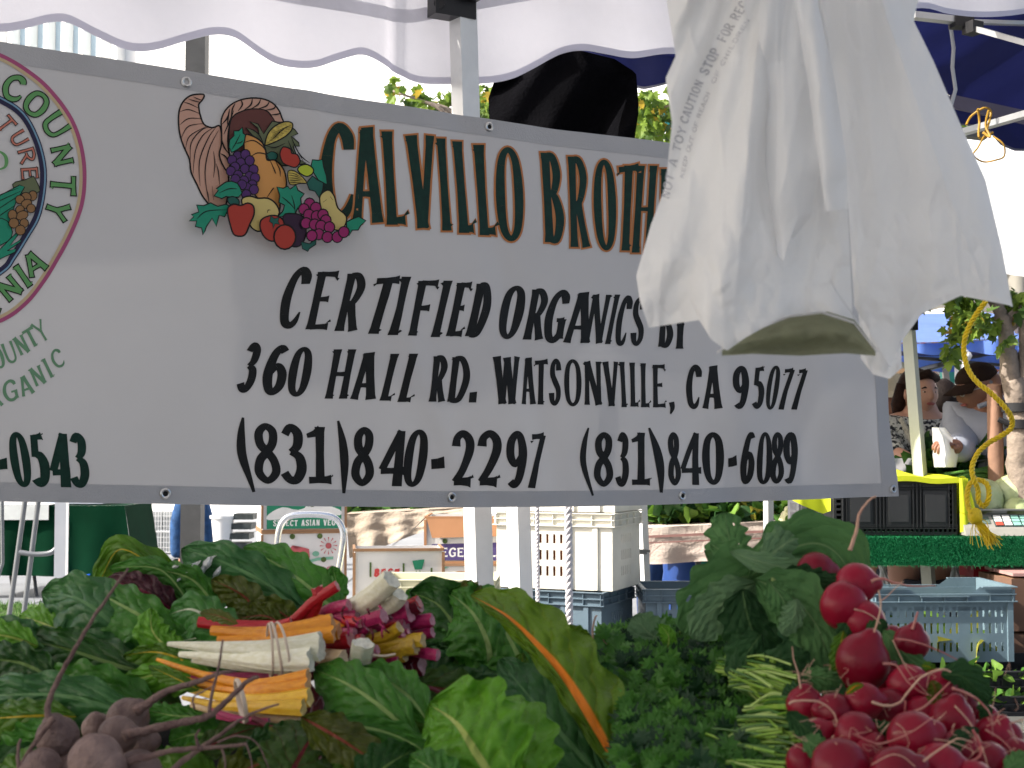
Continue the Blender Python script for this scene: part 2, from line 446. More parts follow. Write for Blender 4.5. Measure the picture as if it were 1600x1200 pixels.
for k, (ex, ey, hole) in enumerate(((289, 130, 0), (765, 198, 1), (254, 771, 0), (706, 777, 1), (1070, 775, 0), (1385, 764, 1), (-200, 60, 0))):
    u, z = px2uz(ex, ey); c = bsurf(u, z, .002)
    R = Matrix((BD, Vector((0, 0, 1)), BN)).transposed()
    mb = MB(); r = .0115
    mb.lathe([(r*.45, 0), (r*.5, .002), (r*.75, .0032), (r, .0015), (r*1.05, -.001)], c, 20, 0, R)
    e = obj('eyelet', mb, m_brass, M_b, loc=c)
    mb = MB(); mb.add([c+R @ Vector((r*.47*cos(q*pi/6), r*.47*sin(q*pi/6), -.0005)) for q in range(12)], [tuple(range(12))])
    obj('eyelet_hole', mb, m_hole if k not in (0,) else m_vinyl, e, loc=c)
def bmap(u, z, off): return bsurf(u, z, off)
def to_uz(polys): return [[px2uz(*p) for p in pg] for pg in polys]

def line(spec, shear, stem, grow=0.0):
    out = []; KS = .84
    for it in spec:
        ch, x0, x1, yt, yb = it[:5]; sh = it[5] if len(it) > 5 else shear
        st = it[6] if len(it) > 6 else stem
        out += glyph(ch, x0-grow, x1+grow, yt-grow*0, yb, sh, st*KS, grow) if not grow else glyph(ch, x0, x1, yt, yb, sh, st*KS, grow)
    return out
L1 = [('C',496,549,194,346,-.03,17.28),('A',545,596,200,350,-.02,15.84),('L',590,636,207,353,-.06,16.56),('V',629,676,212,358,-.03,15.12),('I',677,705,217,361,-.06,15.84),('L',705,744,221,365,-.06,15.84),('L',739,781,226,368,-.06,15.84),('O',775,820,229,377,-.03,14.4),
      ('B',849,886,236,380,-.03,14.4),('R',893,929,242,386,-.02,13.68),('O',935,970,247,390,-.02,12.24),('T',971,1005,253,390,.02,12.24),('H',995,1034,257,393,.04,11.52),('E',1038,1066,262,397,0,11.52),('R',1070,1100,266,400,0,11.52),('S',1104,1130,270,404,0,10.8)]
L2 = [('C',436,486,417,514),('E',476,529,423,516),('R',521,569,426,519),('T',573,622,431,522),('I',603,640,433,524),('F',633,684,437,525),('I',670,705,439,527),('E',694,737,440,527),('D',724,767,441,528),
      ('O',779,822,446,530,.16,12),('R',818,859,450,532,.16,12),('G',852,895,452,536,.16,12),('A',882,926,455,536,.12,11),('N',915,964,458,537,.2,9.5),('I',950,977,459,537,.2,9),('C',968,997,460,540,.14,10),('S',992,1017,463,540,.08,10),('B',1036,1061,468,543,.05,11),('Y',1060,1088,468,544,.05,10)]
L3 = [('3',368,407,535,614,.2,13),('6',409,451,539,618,.14,14),('0',449,487,542,620,.14,14),('H',506,556,546,623,.17,12),('A',546,587,550,625,.1,12),('L',592,622,553,627,.17,12),('L',620,650,553,629,.15,12),
      ('R',667,698,555,629,.1,11),('D',697,733,556,630,.1,11),('.',731,744,612,629,.1,11),('W',768,814,556,632,0,12),('A',815,840,558,632,0,9),('T',836,858,560,632,0,9),('S',859,879,560,634,.02,9),('O',883,911,561,635,0,9),('N',913,945,563,634,0,10),('V',945,971,564,635,0,9),
      ('I',970,985,565,636,-.02,9),('L',988,1006,566,636,0,9),('L',1006,1025,567,637,0,9),('E',1026,1050,568,637,0,9),(',',1053,1062,627,647,0,7),('C',1079,1103,569,639,0,10),('A',1105,1136,570,639,0,11),('9',1151,1175,571,639,.04,10),('5',1178,1199,571,639,.05,9),('0',1202,1223,571,640,.08,8),('7',1222,1244,574,640,.12,7),('7',1240,1261,575,640,.14,7)]
L4 = [('(',367,396,652,769,-.1,13),('8',394,437,661,756,-.04,15),('3',437,479,662,757,-.06,15),('1',478,521,665,757,-.03,15),(')',526,545,657,771,-.03,13),('8',549,585,667,760,.02,15),('4',592,634,671,760,.05,14),('0',631,669,671,761,.1,12),('-',674,695,713,733,0,12),
      ('2',704,741,672,762,.02,15),('2',745,783,672,762,.02,15),('9',790,823,673,763,.02,14),('7',824,855,675,763,.1,10),('(',908,929,668,775,-.03,10),('8',930,962,675,761,0,13),('3',965,987,675,761,0,11),('1',990,1021,675,759,0,12),(')',1018,1041,668,770,-.08,12),('8',1047,1069,675,759,0,11),('4',1068,1104,675,758,.02,11),('0',1106,1139,675,758,0,13),
      ('-',1145,1159,711,730,0,9),('6',1164,1185,675,757,.02,12),('0',1188,1210,675,757,.03,9),('8',1206,1227,675,756,.05,8),('9',1226,1249,675,756,.04,11)]
L5 = [('-',-14,9,715,734,0,12),('0',11,45,675,761,-.12,12),('5',43,74,675,761,-.09,13),('4',73,107,676,761,-.07,14),('3',104,135,676,762,-.06,14)]
CUT = .02
for spec, sh, m, lab in ((L2, .19, m_ink, 'black printed letter in the CERTIFIED ORGANICS line'), (L3, .1, m_ink, 'black printed letter in the street address line'), (L4, 0, m_ink, 'black printed character in the row of telephone numbers'), (L5, 0, m_dgreen, 'dark green printed character at the left end of the banner')):
    for it in spec: decal('letter', [(0, to_uz(line([it], sh, 13)))], [m], bmap, M_b, cut=CUT, label=lab)
for k, it in enumerate(L1):
    decal('letter', [(0, to_uz(line([it], 0, 20, grow=2.7))), (1, to_uz(line([it], 0, 20)))], [m_orange, m_dgreen], bmap, M_b, base=.0012+.00009*(k % 2), step=.00014, cut=CUT, label='large dark green printed letter with orange outline')
# ---- seal
m_mag = mat('magenta_print', (.36, .07, .17), rough=.45, var=.05)
m_tan = mat('tan_print', (.52, .40, .24), rough=.45, var=.05)
m_navy = mat('navy_print', (.015, .013, .05), rough=.4, var=.1)
m_lblue = mat('light_blue_print', (.16, .30, .42), rough=.4, var=.1)
m_lgreen = mat('leaf_green_print', (.11, .30, .10), rough=.45, var=.05)
m_salmon = mat('salmon_print', (.50, .17, .12), rough=.45, var=.05)
m_brown = mat('brown_print', (.25, .13, .05), rough=.45, var=.05)
m_sgreen = mat('teal_green_print', (.01, .24, .14), rough=.45, var=.05)
m_olive = mat('olive_print', (.12, .14, .07), rough=.45, var=.05)
ring_o = [(-150, 60), (-70, 66), (0, 88), (50, 118), (82, 148), (110, 188), (125, 231), (130, 277), (125, 322), (108, 366), (86, 407), (64, 442), (37, 475), (0, 501), (-70, 525), (-150, 530), (-225, 505), (-290, 440), (-325, 360), (-330, 270), (-300, 175), (-235, 95)]
ring_i = [(-140, 120), (-70, 128), (0, 158), (34, 182), (55, 221), (65, 262), (64, 300), (55, 340), (38, 370), (18, 402), (0, 424), (-60, 458), (-140, 462), (-215, 425), (-260, 350), (-265, 260), (-230, 180)]
def ring(pts, w, dx=0.0):
    cx = sum(p[0] for p in pts)/len(pts); cy = sum(p[1] for p in pts)/len(pts)
    R_ = []
    for x, y in pts:
        l = math.hypot(x-cx, y-cy); R_.append((x-(x-cx)/l*dx, y-(y-cy)/l*dx, w))
    return to_uz(stroke_quads(catmull(R_, 8, True), True))
seal_txt = []
# letters round the ring: (char, cx, cy, w, h, rot, stem)
for ch, cx, cy, w, h, r, st in (('C', 20, 139, 33, 42, .25, 7), ('O', 55, 164, 35, 40, .7, 7), ('U', 85, 197, 33, 38, 1.0, 6), ('N', 95, 244, 34, 34, 1.35, 6), ('T', 97, 291, 30, 40, 1.62, 6), ('Y', 88, 330, 30, 36, 1.9, 6),
                          ('A', 50, 413, 34, 36, -.55, 6.5), ('I', 33, 433, 14, 38, -.6, 7), ('N', 12, 452, 34, 36, -.7, 6.5), ('R', -20, 480, 28, 34, -.5, 6), ('O', -50, 490, 30, 34, -.3, 6), ('F', -85, 495, 26, 34, -.15, 6), ('I', -108, 497, 12, 34, 0, 6), ('L', -130, 494, 26, 34, .1, 6), ('A', -160, 488, 28, 34, .3, 6), ('C', -190, 475, 28, 34, .5, 6)):
    seal_txt.append((ch, cx, cy, w, h, r, st))
def rl(lst, grow):
    o = []
    for ch, cx, cy, w, h, r, st in lst: o += glyph(ch, cx-w/2, cx+w/2, cy-h/2, cy+h/2, 0, st, grow, r)
    return o
turet = [('U', 28, 218, 19, 26, 1.05, 3), ('T', 8, 196, 20, 28, .9, 3), ('R', 40, 245, 22, 26, 1.3, 3), ('E', 44, 272, 19, 26, 1.5, 3), ('L', -18, 186, 18, 26, .5, 3), ('U', -40, 178, 18, 26, .3, 3)]
lay = [(0, ring(ring_o, 6.5)), (1, ring(ring_o, 5, 5.5)), (2, ring(ring_i, 11)), (3, ring(ring_i, 2.6, -2.5)), (4, to_uz(rl(seal_txt, 1.8))), (5, to_uz(rl(seal_txt, 0))), (4, to_uz(rl(turet, 1.3))), (6, to_uz(rl(turet, 0)))]
def outl(pg, w): 
    pts = catmull([(x, y, w) for x, y in pg], 3, True)
    return stroke_quads(pts, True)
def blob(pg, smooth=3): return [[(p[0], p[1]) for p in catmull([tuple(q) for q in pg], smooth, True)]] if smooth else [pg]
def art(lay, mi, pg, ow=1.6, smooth=3, ink=4):
    lay.append((mi, to_uz(blob(pg, smooth))))
    if ow: lay.append((ink, to_uz(stroke_quads([(x, y, ow) for x, y in (blob(pg, smooth)[0])], True))))
def ln(lay, pts, w=1.4, ink=4, curve=True):
    q = [(x, y, w*(.35 if i in (0, len(pts)-1) else 1)) for i, (x, y) in enumerate(pts)]
    lay.append((ink, to_uz(stroke_quads(catmull(q, 5) if curve else q))))
art(lay, 7, [(17, 290), (22, 286), (36, 283), (50, 277), (54, 284), (58, 292), (60, 300), (50, 308), (38, 306), (20, 300)], 1.4, 0)
art(lay, 8, [(-30, 322), (0, 306), (28, 291), (36, 294), (22, 318), (14, 340), (14, 352), (-30, 365)], 1.4, 0)
for a, b in (((-30, 318), (26, 296)), ((-30, 330), (31, 300)), ((-30, 346), (33, 304)), ((-20, 352), (22, 322))): ln(lay, [a, ((a[0]+b[0])/2, (a[1]+b[1])/2-1), b])
art(lay, 8, [(-30, 355), (0, 343), (14, 356), (15, 372), (0, 384), (-30, 392)], 1.4, 2)
art(lay, 8, [(-30, 410), (-4, 392), (10, 378), (24, 364), (26, 368), (12, 386), (30, 376), (29, 380), (8, 394), (22, 390), (20, 396), (0, 405), (-30, 425)], 1.3, 0)
for cx, cy, rx, ry, a in ((48, 308, 7, 8, .3), (38, 310, 8, 7, .5), (28, 314, 7, 7, 0), (38, 321, 9, 7, -.5), (28, 330, 7, 7, .2), (45, 328, 7, 7, .2), (31, 339, 10, 7, -.4), (16, 338, 7, 8, 0), (18, 351, 8, 8, 0), (34, 351, 7, 7, .4), (28, 362, 8, 8, .1)):
    art(lay, 9, circ(cx, cy, rx, ry, 12, a), 1.3, 0)
lay.append((5, to_uz(stroke_quads(catmull([(-6, 238, 2), (4, 245, 5), (7, 255, 6), (4, 264, 4), (-6, 268, 2)], 4)))))
decal('seal_print', lay, [m_mag, m_tan, m_navy, m_lblue, m_ink, m_lgreen, m_salmon, m_olive, m_sgreen, m_brown], bmap, M_b, cut=CUT, label='round county seal with green ring lettering')
under = [('Y', 60, 518, 21, 34, -.52, 3.5), ('T', 45, 528, 20, 32, -.5, 5), ('N', 30, 540, 20, 32, -.45, 5), ('U', 12, 552, 18, 34, -.35, 4), ('O', -6, 560, 18, 34, -.3, 5), ('C', -26, 568, 18, 34, -.25, 5)]
under += [('C', 86, 561, 19, 30, -.45, 4), ('I', 71, 576, 11, 32, -.45, 5), ('N', 55, 588, 22, 32, -.4, 5), ('A', 36, 603, 22, 32, -.35, 5), ('G', 12, 611, 23, 34, -.25, 5), ('R', -10, 620, 20, 34, -.2, 5), ('O', -34, 626, 22, 34, -.15, 5)]
decal('lettering', [(0, to_uz(rl(under, 0)))], [mat('grey_green_print', (.13, .27, .15), rough=.45, var=.08)], bmap, M_b, cut=CUT, label='pale green curved lettering under the seal')
# ---- cornucopia, traced as flat print
def z3(X, Y): return (260+X*310/1431.0, 140+Y*310/1431.0)
def ZP(l): return [z3(*p) for p in l]
K = []; INK = 0
mlist = [m_ink, mat('wicker_print', (.54, .31, .23), rough=.45, var=.04), mat('maroon_print', (.11, .032, .026), rough=.45, var=.04), mat('pumpkin_print', (.62, .29, .08), rough=.45, var=.04),
         mat('grape_print', (.075, .02, .13), rough=.45, var=.05), mat('cherry_print', (.38, .035, .02), rough=.45, var=.04), mat('squash_print', (.58, .46, .16), rough=.45, var=.04), m_sgreen,
         mat('pink_grape_print', (.28, .012, .11), rough=.45, var=.05), mat('aubergine_print', (.03, .008, .03), rough=.45, var=.05), mat('lime_print', (.42, .50, .03), rough=.45, var=.05), m_olive,
         mat('corn_print', (.50, .38, .08), rough=.45, var=.4, vscale=120), mat('deep_green_print', (.01, .10, .075), rough=.45, var=.05)]
def A_(mi, l, ow=1.9, sm=3): art(K, mi, ZP(l), ow, sm, INK)
def Ln(l, w=1.6): ln(K, ZP(l), w, INK)
A_(1, [(262, 45), (215, 40), (160, 52), (110, 95), (82, 165), (80, 260), (95, 350), (125, 430), (160, 510), (172, 600), (215, 690), (250, 765), (300, 830), (345, 855), (400, 860), (430, 800), (440, 640), (430, 500), (400, 380), (385, 300), (370, 265), (320, 280), (262, 255), (235, 190), (225, 140), (225, 110), (250, 80)], 2.6)
for l in ([(110, 95), (160, 110), (222, 140)], [(90, 165), (150, 150), (232, 180)], [(88, 260), (150, 215), (245, 215)], [(100, 350), (150, 270), (262, 250)], [(130, 430), (160, 340), (280, 270)], [(165, 520), (170, 390), (240, 300), (300, 275)], [(185, 610), (200, 450), (250, 340), (320, 285)], [(235, 700), (230, 520), (290, 360), (345, 280)],
          [(290, 780), (270, 600), (300, 430), (365, 300)], [(330, 640), (340, 540), (330, 450)], [(300, 830), (290, 760), (280, 720)], [(375, 700), (365, 600), (350, 540)], [(330, 800), (320, 700)], [(180, 60), (215, 75), (245, 85)], [(145, 75), (190, 90), (235, 100)]): Ln(l)
A_(1, [(385, 300), (382, 230), (410, 160), (470, 105), (560, 75), (660, 75), (740, 105), (790, 160), (812, 215), (820, 245), (760, 240), (730, 190), (690, 160), (600, 150), (520, 170), (470, 200), (440, 270), (430, 380), (445, 520), (435, 600), (400, 560), (370, 480), (385, 400)], 2.4)
A_(2, [(440, 290), (460, 210), (520, 170), (600, 150), (690, 158), (735, 200), (760, 250), (720, 330), (640, 400), (560, 440), (480, 460), (440, 400)], 1.6)
for a, b, c in (((385, 260), (420, 220), (440, 170)), ((400, 330), (440, 240), (470, 160)), ((440, 150), (430, 210), (425, 260)), ((480, 110), (460, 150), (450, 220)), ((500, 165), (530, 120), (520, 85)), ((540, 160), (590, 120), (600, 75)), ((590, 150), (640, 120), (660, 80)), ((640, 150), (700, 130), (720, 98)), ((690, 160), (750, 150), (765, 125)), ((730, 195), (780, 190), (800, 180)), ((380, 350), (400, 420), (435, 470)), ((375, 470), (410, 490), (440, 540))): Ln([a, b, c], 2.4)
# olive foliage and corn
A_(11, [(555, 285), (600, 300), (650, 330), (640, 290), (580, 240), (640, 260), (680, 330), (740, 240), (830, 260), (900, 300), (925, 330), (880, 350), (930, 395), (935, 420), (890, 420), (925, 510), (985, 540), (900, 560), (800, 560), (730, 500), (680, 440), (660, 380), (600, 340)], 1.8, 0)
A_(12, [(690, 400), (710, 330), (760, 275), (830, 245), (882, 255), (880, 300), (840, 345), (770, 385), (700, 412)], 2)
for i in range(9): Ln([(700+i*20, 395-i*14), (730+i*19, 395-i*13)], 1.1)
for i in range(5): Ln([(712+i*8, 392-i*16), (770+i*14, 345-i*14), (800+i*20, 300-i*8)], .9)
for l in ([(870, 350), (910, 440), (960, 530)], [(850, 380), (880, 450), (920, 520)], [(700, 420), (760, 430), (830, 400)], [(900, 430), (950, 500), (1005, 542)], [(600, 300), (650, 350), (680, 420)]): Ln(l, 1.8)
A_(13, [(690, 490), (730, 460), (775, 480), (760, 520), (710, 515)], 1.4)
# pumpkin
A_(3, [(540, 345), (600, 350), (660, 390), (690, 450), (700, 520), (750, 520), (800, 560), (830, 620), (838, 710), (800, 800), (790, 890), (740, 900), (660, 820), (600, 740), (560, 600), (540, 480)], 2.4)
for l in ([(525, 400), (600, 380), (665, 420), (690, 460)], [(580, 500), (630, 470), (690, 480), (715, 520)], [(720, 520), (755, 600), (760, 620)], [(760, 530), (790, 590), (795, 640)], [(700, 790), (740, 730), (750, 720)]): Ln(l, 1.7)
# grapes
for x, y in ((490, 490), (545, 480), (450, 520), (575, 525), (510, 540), (470, 570), (540, 585), (440, 600), (600, 590), (490, 630), (570, 640), (610, 650), (530, 670), (470, 660), (590, 700), (550, 720), (515, 700), (600, 735), (545, 770)):
    A_(4, [(x+34*cos(q*pi/5), y+36*sin(q*pi/5)) for q in range(10)], 1.5, 0)
# leaves
LEAF1 = [(425, 380), (455, 350), (455, 315), (490, 315), (515, 290), (522, 335), (538, 345), (530, 390), (520, 420), (480, 450), (440, 470), (420, 430)]
A_(7, LEAF1, 1.9, 0); Ln([(440, 450), (470, 400), (500, 340)]); Ln([(468, 405), (500, 400), (520, 385)])
A_(7, [(315, 780), (345, 740), (330, 730), (370, 700), (400, 680), (440, 675), (480, 690), (500, 720), (515, 760), (490, 790), (440, 790), (400, 785), (370, 800)], 1.9, 0); Ln([(350, 760), (420, 730), (480, 730)])
A_(7, [(135, 960), (170, 930), (150, 915), (205, 895), (190, 845), (240, 850), (290, 830), (340, 855), (400, 840), (440, 860), (410, 890), (390, 930), (350, 920), (330, 1000), (300, 940), (260, 1000), (250, 1030), (235, 1060), (225, 1010), (180, 1000), (190, 960)], 1.9, 0); Ln([(190, 945), (260, 890), (400, 880)])
A_(13, [(410, 800), (450, 785), (490, 810), (490, 845), (450, 850), (420, 835)], 1.5)
A_(7, [(1010, 525), (1050, 530), (1080, 525), (1090, 580), (1110, 640), (1115, 700), (1060, 680), (1020, 620), (1000, 570)], 1.8, 0)
A_(13, [(970, 690), (1010, 640), (1050, 670), (1090, 690), (1085, 740), (1060, 800), (1030, 750), (990, 740)], 1.8, 0)
A_(10, [(905, 590), (930, 565), (975, 560), (1015, 590), (1010, 625), (970, 645), (920, 620)], 2)
A_(12, [(835, 610), (880, 605), (930, 640), (970, 690), (920, 695), (850, 700)], 1.6)
for i in range(5): Ln([(840, 620+i*17), (880, 625+i*16), (930+i*6, 650+i*10)], 1.1)
A_(5, [(778, 470), (800, 435), (850, 450), (860, 480), (900, 490), (920, 540), (890, 580), (840, 570), (800, 550), (780, 510)], 2)
A_(6, [(1060, 800), (1090, 755), (1130, 745), (1165, 790), (1190, 870), (1250, 930), (1240, 1000), (1190, 1030), (1120, 990), (1080, 900)], 2.2); Ln([(1085, 830), (1110, 810)]); Ln([(1135, 790), (1155, 815)])
A_(6, [(505, 810), (560, 785), (620, 800), (690, 800), (745, 835), (775, 900), (740, 960), (690, 980), (640, 1035), (590, 1020), (560, 980), (530, 900)], 2.4); Ln([(690, 905), (695, 885), (712, 885)])
A_(7, [(755, 720), (800, 730), (830, 715), (850, 735), (890, 705), (905, 745), (950, 770), (925, 800), (930, 850), (900, 880), (880, 950), (850, 930), (800, 930), (765, 930), (800, 890), (810, 850), (770, 830), (775, 780)], 2, 0); Ln([(890, 930), (880, 850), (860, 780)]); Ln([(885, 880), (840, 830), (790, 790)])
A_(9, [(800, 930), (870, 910), (940, 930), (965, 990), (960, 1080), (920, 1140), (860, 1140), (810, 1080)], 2.2)
A_(13, [(930, 1110), (990, 1125), (1040, 1085), (1035, 1130), (990, 1160), (980, 1180), (940, 1160)], 1.6, 0)
A_(7, [(1250, 970), (1290, 950), (1330, 935), (1380, 965), (1345, 1000), (1330, 1030), (1290, 1030), (1270, 1070), (1250, 1020)], 1.8, 0)
for x, y in ((985, 840), (1030, 870), (945, 880), (980, 920), (1035, 930), (1080, 920), (1100, 960), (960, 980), (1020, 990), (1065, 1000), (1125, 1010), (1050, 1060), (1000, 1070), (1110, 1080), (1180, 1080), (1225, 1045)):
    A_(8, [(x+38*cos(q*pi/6), y+40*sin(q*pi/6)) for q in range(12)], 1.8, 0)
A_(5, [(400, 870), (440, 845), (490, 855), (540, 838), (580, 860), (585, 920), (555, 990), (525, 1060), (485, 1075), (440, 1060), (415, 990), (398, 920)], 2.6)
A_(5, [(635, 960), (690, 930), (750, 930), (795, 965), (800, 1040), (770, 1095), (710, 1110), (660, 1080), (630, 1020)], 2.4)
A_(13, [(705, 930), (730, 950), (765, 940), (755, 970), (770, 990), (735, 985), (720, 1020), (718, 985), (695, 970)], 1.2, 0)
A_(5, [(805+78*cos(q*pi/8), 1080+88*sin(q*pi/8)) for q in range(16)], 2.6, 0)
decal('cornucopia_print', K, mlist, bmap, M_b, cut=CUT, label='printed horn of plenty spilling fruit, corn and grapes')
# ------------------------------------------------------------------ setting: ground and buildings
random.seed(7)
m_ground = mat('concrete_paving', (.20, .21, .225), rough=.85, var=.12, vscale=1.3, bump=.25, bscale=60)
def slab(name, x0, x1, y0, y1, z, m, n=1):
    mb = MB(); mb.add([(x0, y0, z), (x1, y0, z), (x1, y1, z), (x0, y1, z)], [(0, 1, 2, 3)]); return struct(name, mb, m)
slab('ground', -220, 220, -60, 380, 0, m_ground)
mb = MB()
for i in range(14): mb.add([(-16+i*2.4, 3, .004), (-15.985+i*2.4, 3, .004), (-15.985+i*2.4, 26, .004), (-16+i*2.4, 26, .004)], [(0, 1, 2, 3)])
for i in range(9): mb.add([(-16, 4+i*2.4, .008), (18, 4+i*2.4, .008), (18, 4.015+i*2.4, .008), (-16, 4.015+i*2.4, .008)], [(0, 1, 2, 3)])
struct('paving_joints', mb, mat('joint_dirt', (.09, .09, .09), rough=.9), kind='structure')
slab('grass_strip', -5.4, -3.4, 9.6, 11.8, .012, mat('turf_soil', (.06, .09, .03), rough=.95, vscale=20, var=.4))
mb = MB()
for i in range(5200):
    x, y = random.uniform(-5.4, -3.4), random.uniform(9.6, 11.8); h = random.uniform(.03, .07); a = random.uniform(0, pi)
    dx, dy = cos(a)*.006, sin(a)*.006; lx, ly = random.uniform(-.03, .03), random.uniform(-.03, .03)
    mb.add([(x-dx, y-dy, .01), (x+dx, y+dy, .01), (x+lx, y+ly, h)], [(0, 1, 2)])
g = obj('grass', mb, mat('grass_blades', (.10, .20, .05), rough=.7, var=.35, vscale=6, transl=.3), smooth=False)
tag(g, 'bright green grass strip beyond the metal legs at left', 'grass', kind='stuff')

m_white = mat('white_cladding', (.80, .80, .78), rough=.55, var=.03, vscale=1)
m_white2 = mat('white_render', (.88, .88, .87), rough=.6, var=.02, vscale=.6, bump=.05, bscale=20)
# white hall, its long wall turned towards the sun
W0 = Vector((-17.5, 34.0, 0)); W1 = Vector((13.5, 16.2, 0))
WD = (W1-W0).normalized(); WNn = Vector((WD.y, -WD.x, 0))
bld = thing('white_building', 'large blank white hall behind the market stalls', 'building', (0, 24, 0))
def wallpt(s, z, off=0): return W0+WD*s+Vector((0, 0, z))+WNn*off
Wlen = (W1-W0).length
mb = MB(); mb.add([wallpt(0, 0), wallpt(Wlen, 0), wallpt(Wlen, 14), wallpt(0, 14), wallpt(0, 0, -8), wallpt(Wlen, 0, -8), wallpt(Wlen, 14, -8), wallpt(0, 14, -8)],
                  [(0, 1, 2, 3), (1, 5, 6, 2), (5, 4, 7, 6), (4, 0, 3, 7)])
obj('wall', mb, m_white2, bld, smooth=False)
mb = MB(); mb.box(wallpt(Wlen/2, 14.12, -4), (Wlen+.6, 8.6, .24), rz=atan2(WD.y, WD.x)); obj('roof', mb, m_white, bld, smooth=False)
def wall_s(px):
    x = (px-800)/2222.0
    # intersect (x*y, y) with the wall line
    # W0 + s*WD = (x*y, y)
    s = (x*W0.y-W0.x)/(WD.x-x*WD.y); return s
m_glass_pale = mat('pale_panel', (.50, .62, .70), rough=.25, var=.08, vscale=.4)
rib0 = None
for i, px in enumerate((-60, -32, -4, 21, 49, 77, 105, 133, 161, 186)):
    mb = MB(); s = wall_s(px); mb.box(wallpt(s, 6.9, .12), (.13, .26, 13.8), rz=atan2(WD.y, WD.x))
    obj('rib', mb, m_white, bld, smooth=False)
for i, (a, b) in enumerate(((25, 47), (53, 75), (81, 103), (109, 131), (137, 159), (-28, -8))):
    mb = MB(); s0, s1 = wall_s(a), wall_s(b); mb.box(wallpt((s0+s1)/2, 7.4, .02), (abs(s1-s0), .05, 12), rz=atan2(WD.y, WD.x))
    obj('panel', mb, m_glass_pale, bld, smooth=False)
m_brick = None
def brick_mat():
    m = bpy.data.materials.new('red_brick'); m.use_nodes = True; nt = m.node_tree; N = nt.nodes; L = nt.links
    tc = N.new('ShaderNodeTexCoord'); br = N.new('ShaderNodeTexBrick'); br.inputs['Scale'].default_value = 1
    br.inputs['Brick Width'].default_value = .21; br.inputs['Row Height'].default_value = .075; br.inputs['Mortar Size'].default_value = .008
    br.inputs['Color1'].default_value = (.26, .085, .05, 1); br.inputs['Color2'].default_value = (.17, .06, .04, 1); br.inputs['Mortar'].default_value = (.2, .17, .15, 1)
    mp = N.new('ShaderNodeMapping'); mp.inputs['Rotation'].default_value = (pi/2, 0, 0)
    L.new(tc.outputs['Object'], mp.inputs[0]); L.new(mp.outputs[0], br.inputs['Vector'])
    L.new(br.outputs['Color'], N['Principled BSDF'].inputs['Base Color']); N['Principled BSDF'].inputs['Roughness'].default_value = .85
    return m
mb = MB(); mb.box((5.6, 15.4, 1.35), (6.0, .3, 2.7)); w = obj('brick_wall', mb, brick_mat(), loc=(5.6, 15.4, 0), smooth=False)
tag(w, 'red brick wall behind the wire fence, far right', 'wall')
# chain link fence
cf = thing('chain_link_fence', 'galvanised chain link fence in front of the brick wall', 'fence', (5, 13.4, 0))
mb = MB(); p = .105
def wire(a, b):
    a = Vector(a); b = Vector(b); d = (b-a).normalized(); n = Vector((0, 1, 0)).cross(d)*.0065
    mb.add([a-n+Vector((0, .004, 0)), b-n+Vector((0, .004, 0)), b+n, a+n], [(0, 1, 2, 3)])
x = 3.1
while x < 7.2:
    for zz in range(0, 21):
        z = .1+zz*p
        wire((x, 13.4, z), (x+p/2, 13.4, z+p/2)); wire((x+p/2, 13.4, z+p/2), (x, 13.4, z+p))
        wire((x+p, 13.4, z), (x+p/2, 13.4, z+p/2)); wire((x+p/2, 13.4, z+p/2), (x+p, 13.4, z+p))
    x += p
m_galv = mat('galvanised_steel', (.52, .50, .46), rough=.45, metal=.6)
o = obj('mesh_wire', mb, m_galv, cf, smooth=False, kind='stuff')
for i, xx in enumerate((3.1, 5.2, 7.2)):
    mb = MB(); mb.tube([(xx, 13.44, 0), (xx, 13.44, 2.4)], .03, 8); obj('post', mb, m_galv, cf)
mb = MB(); mb.tube([(3.1, 13.44, 2.32), (7.2, 13.44, 2.32)], .022, 8); obj('top_rail', mb, m_galv, cf)

# ------------------------------------------------------------------ metal posts of the stall tent
m_alu = mat('aluminium', (.66, .66, .65), rough=.34, metal=.25, var=.06, vscale=14)
m_wpost = mat('white_painted_steel', (.80, .80, .79), rough=.35, var=.05, vscale=6)
m_blackp = mat('black_plastic', (.014, .014, .016), rough=.4, var=.2)
m_grey = mat('dark_grey_paint', (.075, .08, .085), rough=.5, var=.1)
def prism_post(mb, a, b, w, ang, mi=0):
    a = Vector(a); b = Vector(b); d = b-a
    vs = []
    for q in range(4):
        t = ang+pi/4+q*pi/2
        off = Vector((cos(t), sin(t), 0))*w*.7071
        vs += [a+off, b+off]
    mb.add(vs, [(0, 2, 3, 1), (2, 4, 5, 3), (4, 6, 7, 5), (6, 0, 1, 7), (1, 3, 5, 7), (0, 6, 4, 2)], mi)
# own tent
tent = thing('market_tent', 'white scalloped canopy tent over the vegetable stall', 'tent', (0, 3.55, 0))
def VP(u, p, z): return BA+BD*u-BN*p+Vector((0, 0, z))       # p: metres behind the banner plane
def vuz(px, py, p):
    o = BA-BN*p
    x = (px-800)/2222.0; y = (600-py)/2222.0
    v = Vector((x, CP - y*SP, SP + y*CP)); t = o.dot(BN)/v.dot(BN); q = v*t
    return (q-o).dot(BD), q.z+CAMZ
SC = [(-420, 10), (-330, -20), (-250, 30), (-140, 5), (-60, 40), (0, 47), (40, 42), (78, 33), (108, 34), (150, 55), (200, 77), (240, 78), (285, 66), (330, 56), (365, 60), (405, 85), (440, 101), (490, 104), (530, 92), (570, 84), (610, 104), (650, 127), (700, 131), (755, 131), (795, 124),
      (830, 108), (875, 84), (910, 78), (945, 83), (990, 89), (1040, 82), (1090, 84), (1150, 80), (1230, 64), (1300, 48), (1370, 22), (1440, 12), (1480, 22), (1530, 27), (1600, 20), (1680, 4), (1800, -20)]
SCu = [vuz(a, b, .32) for a, b in catmull(SC, 4)]
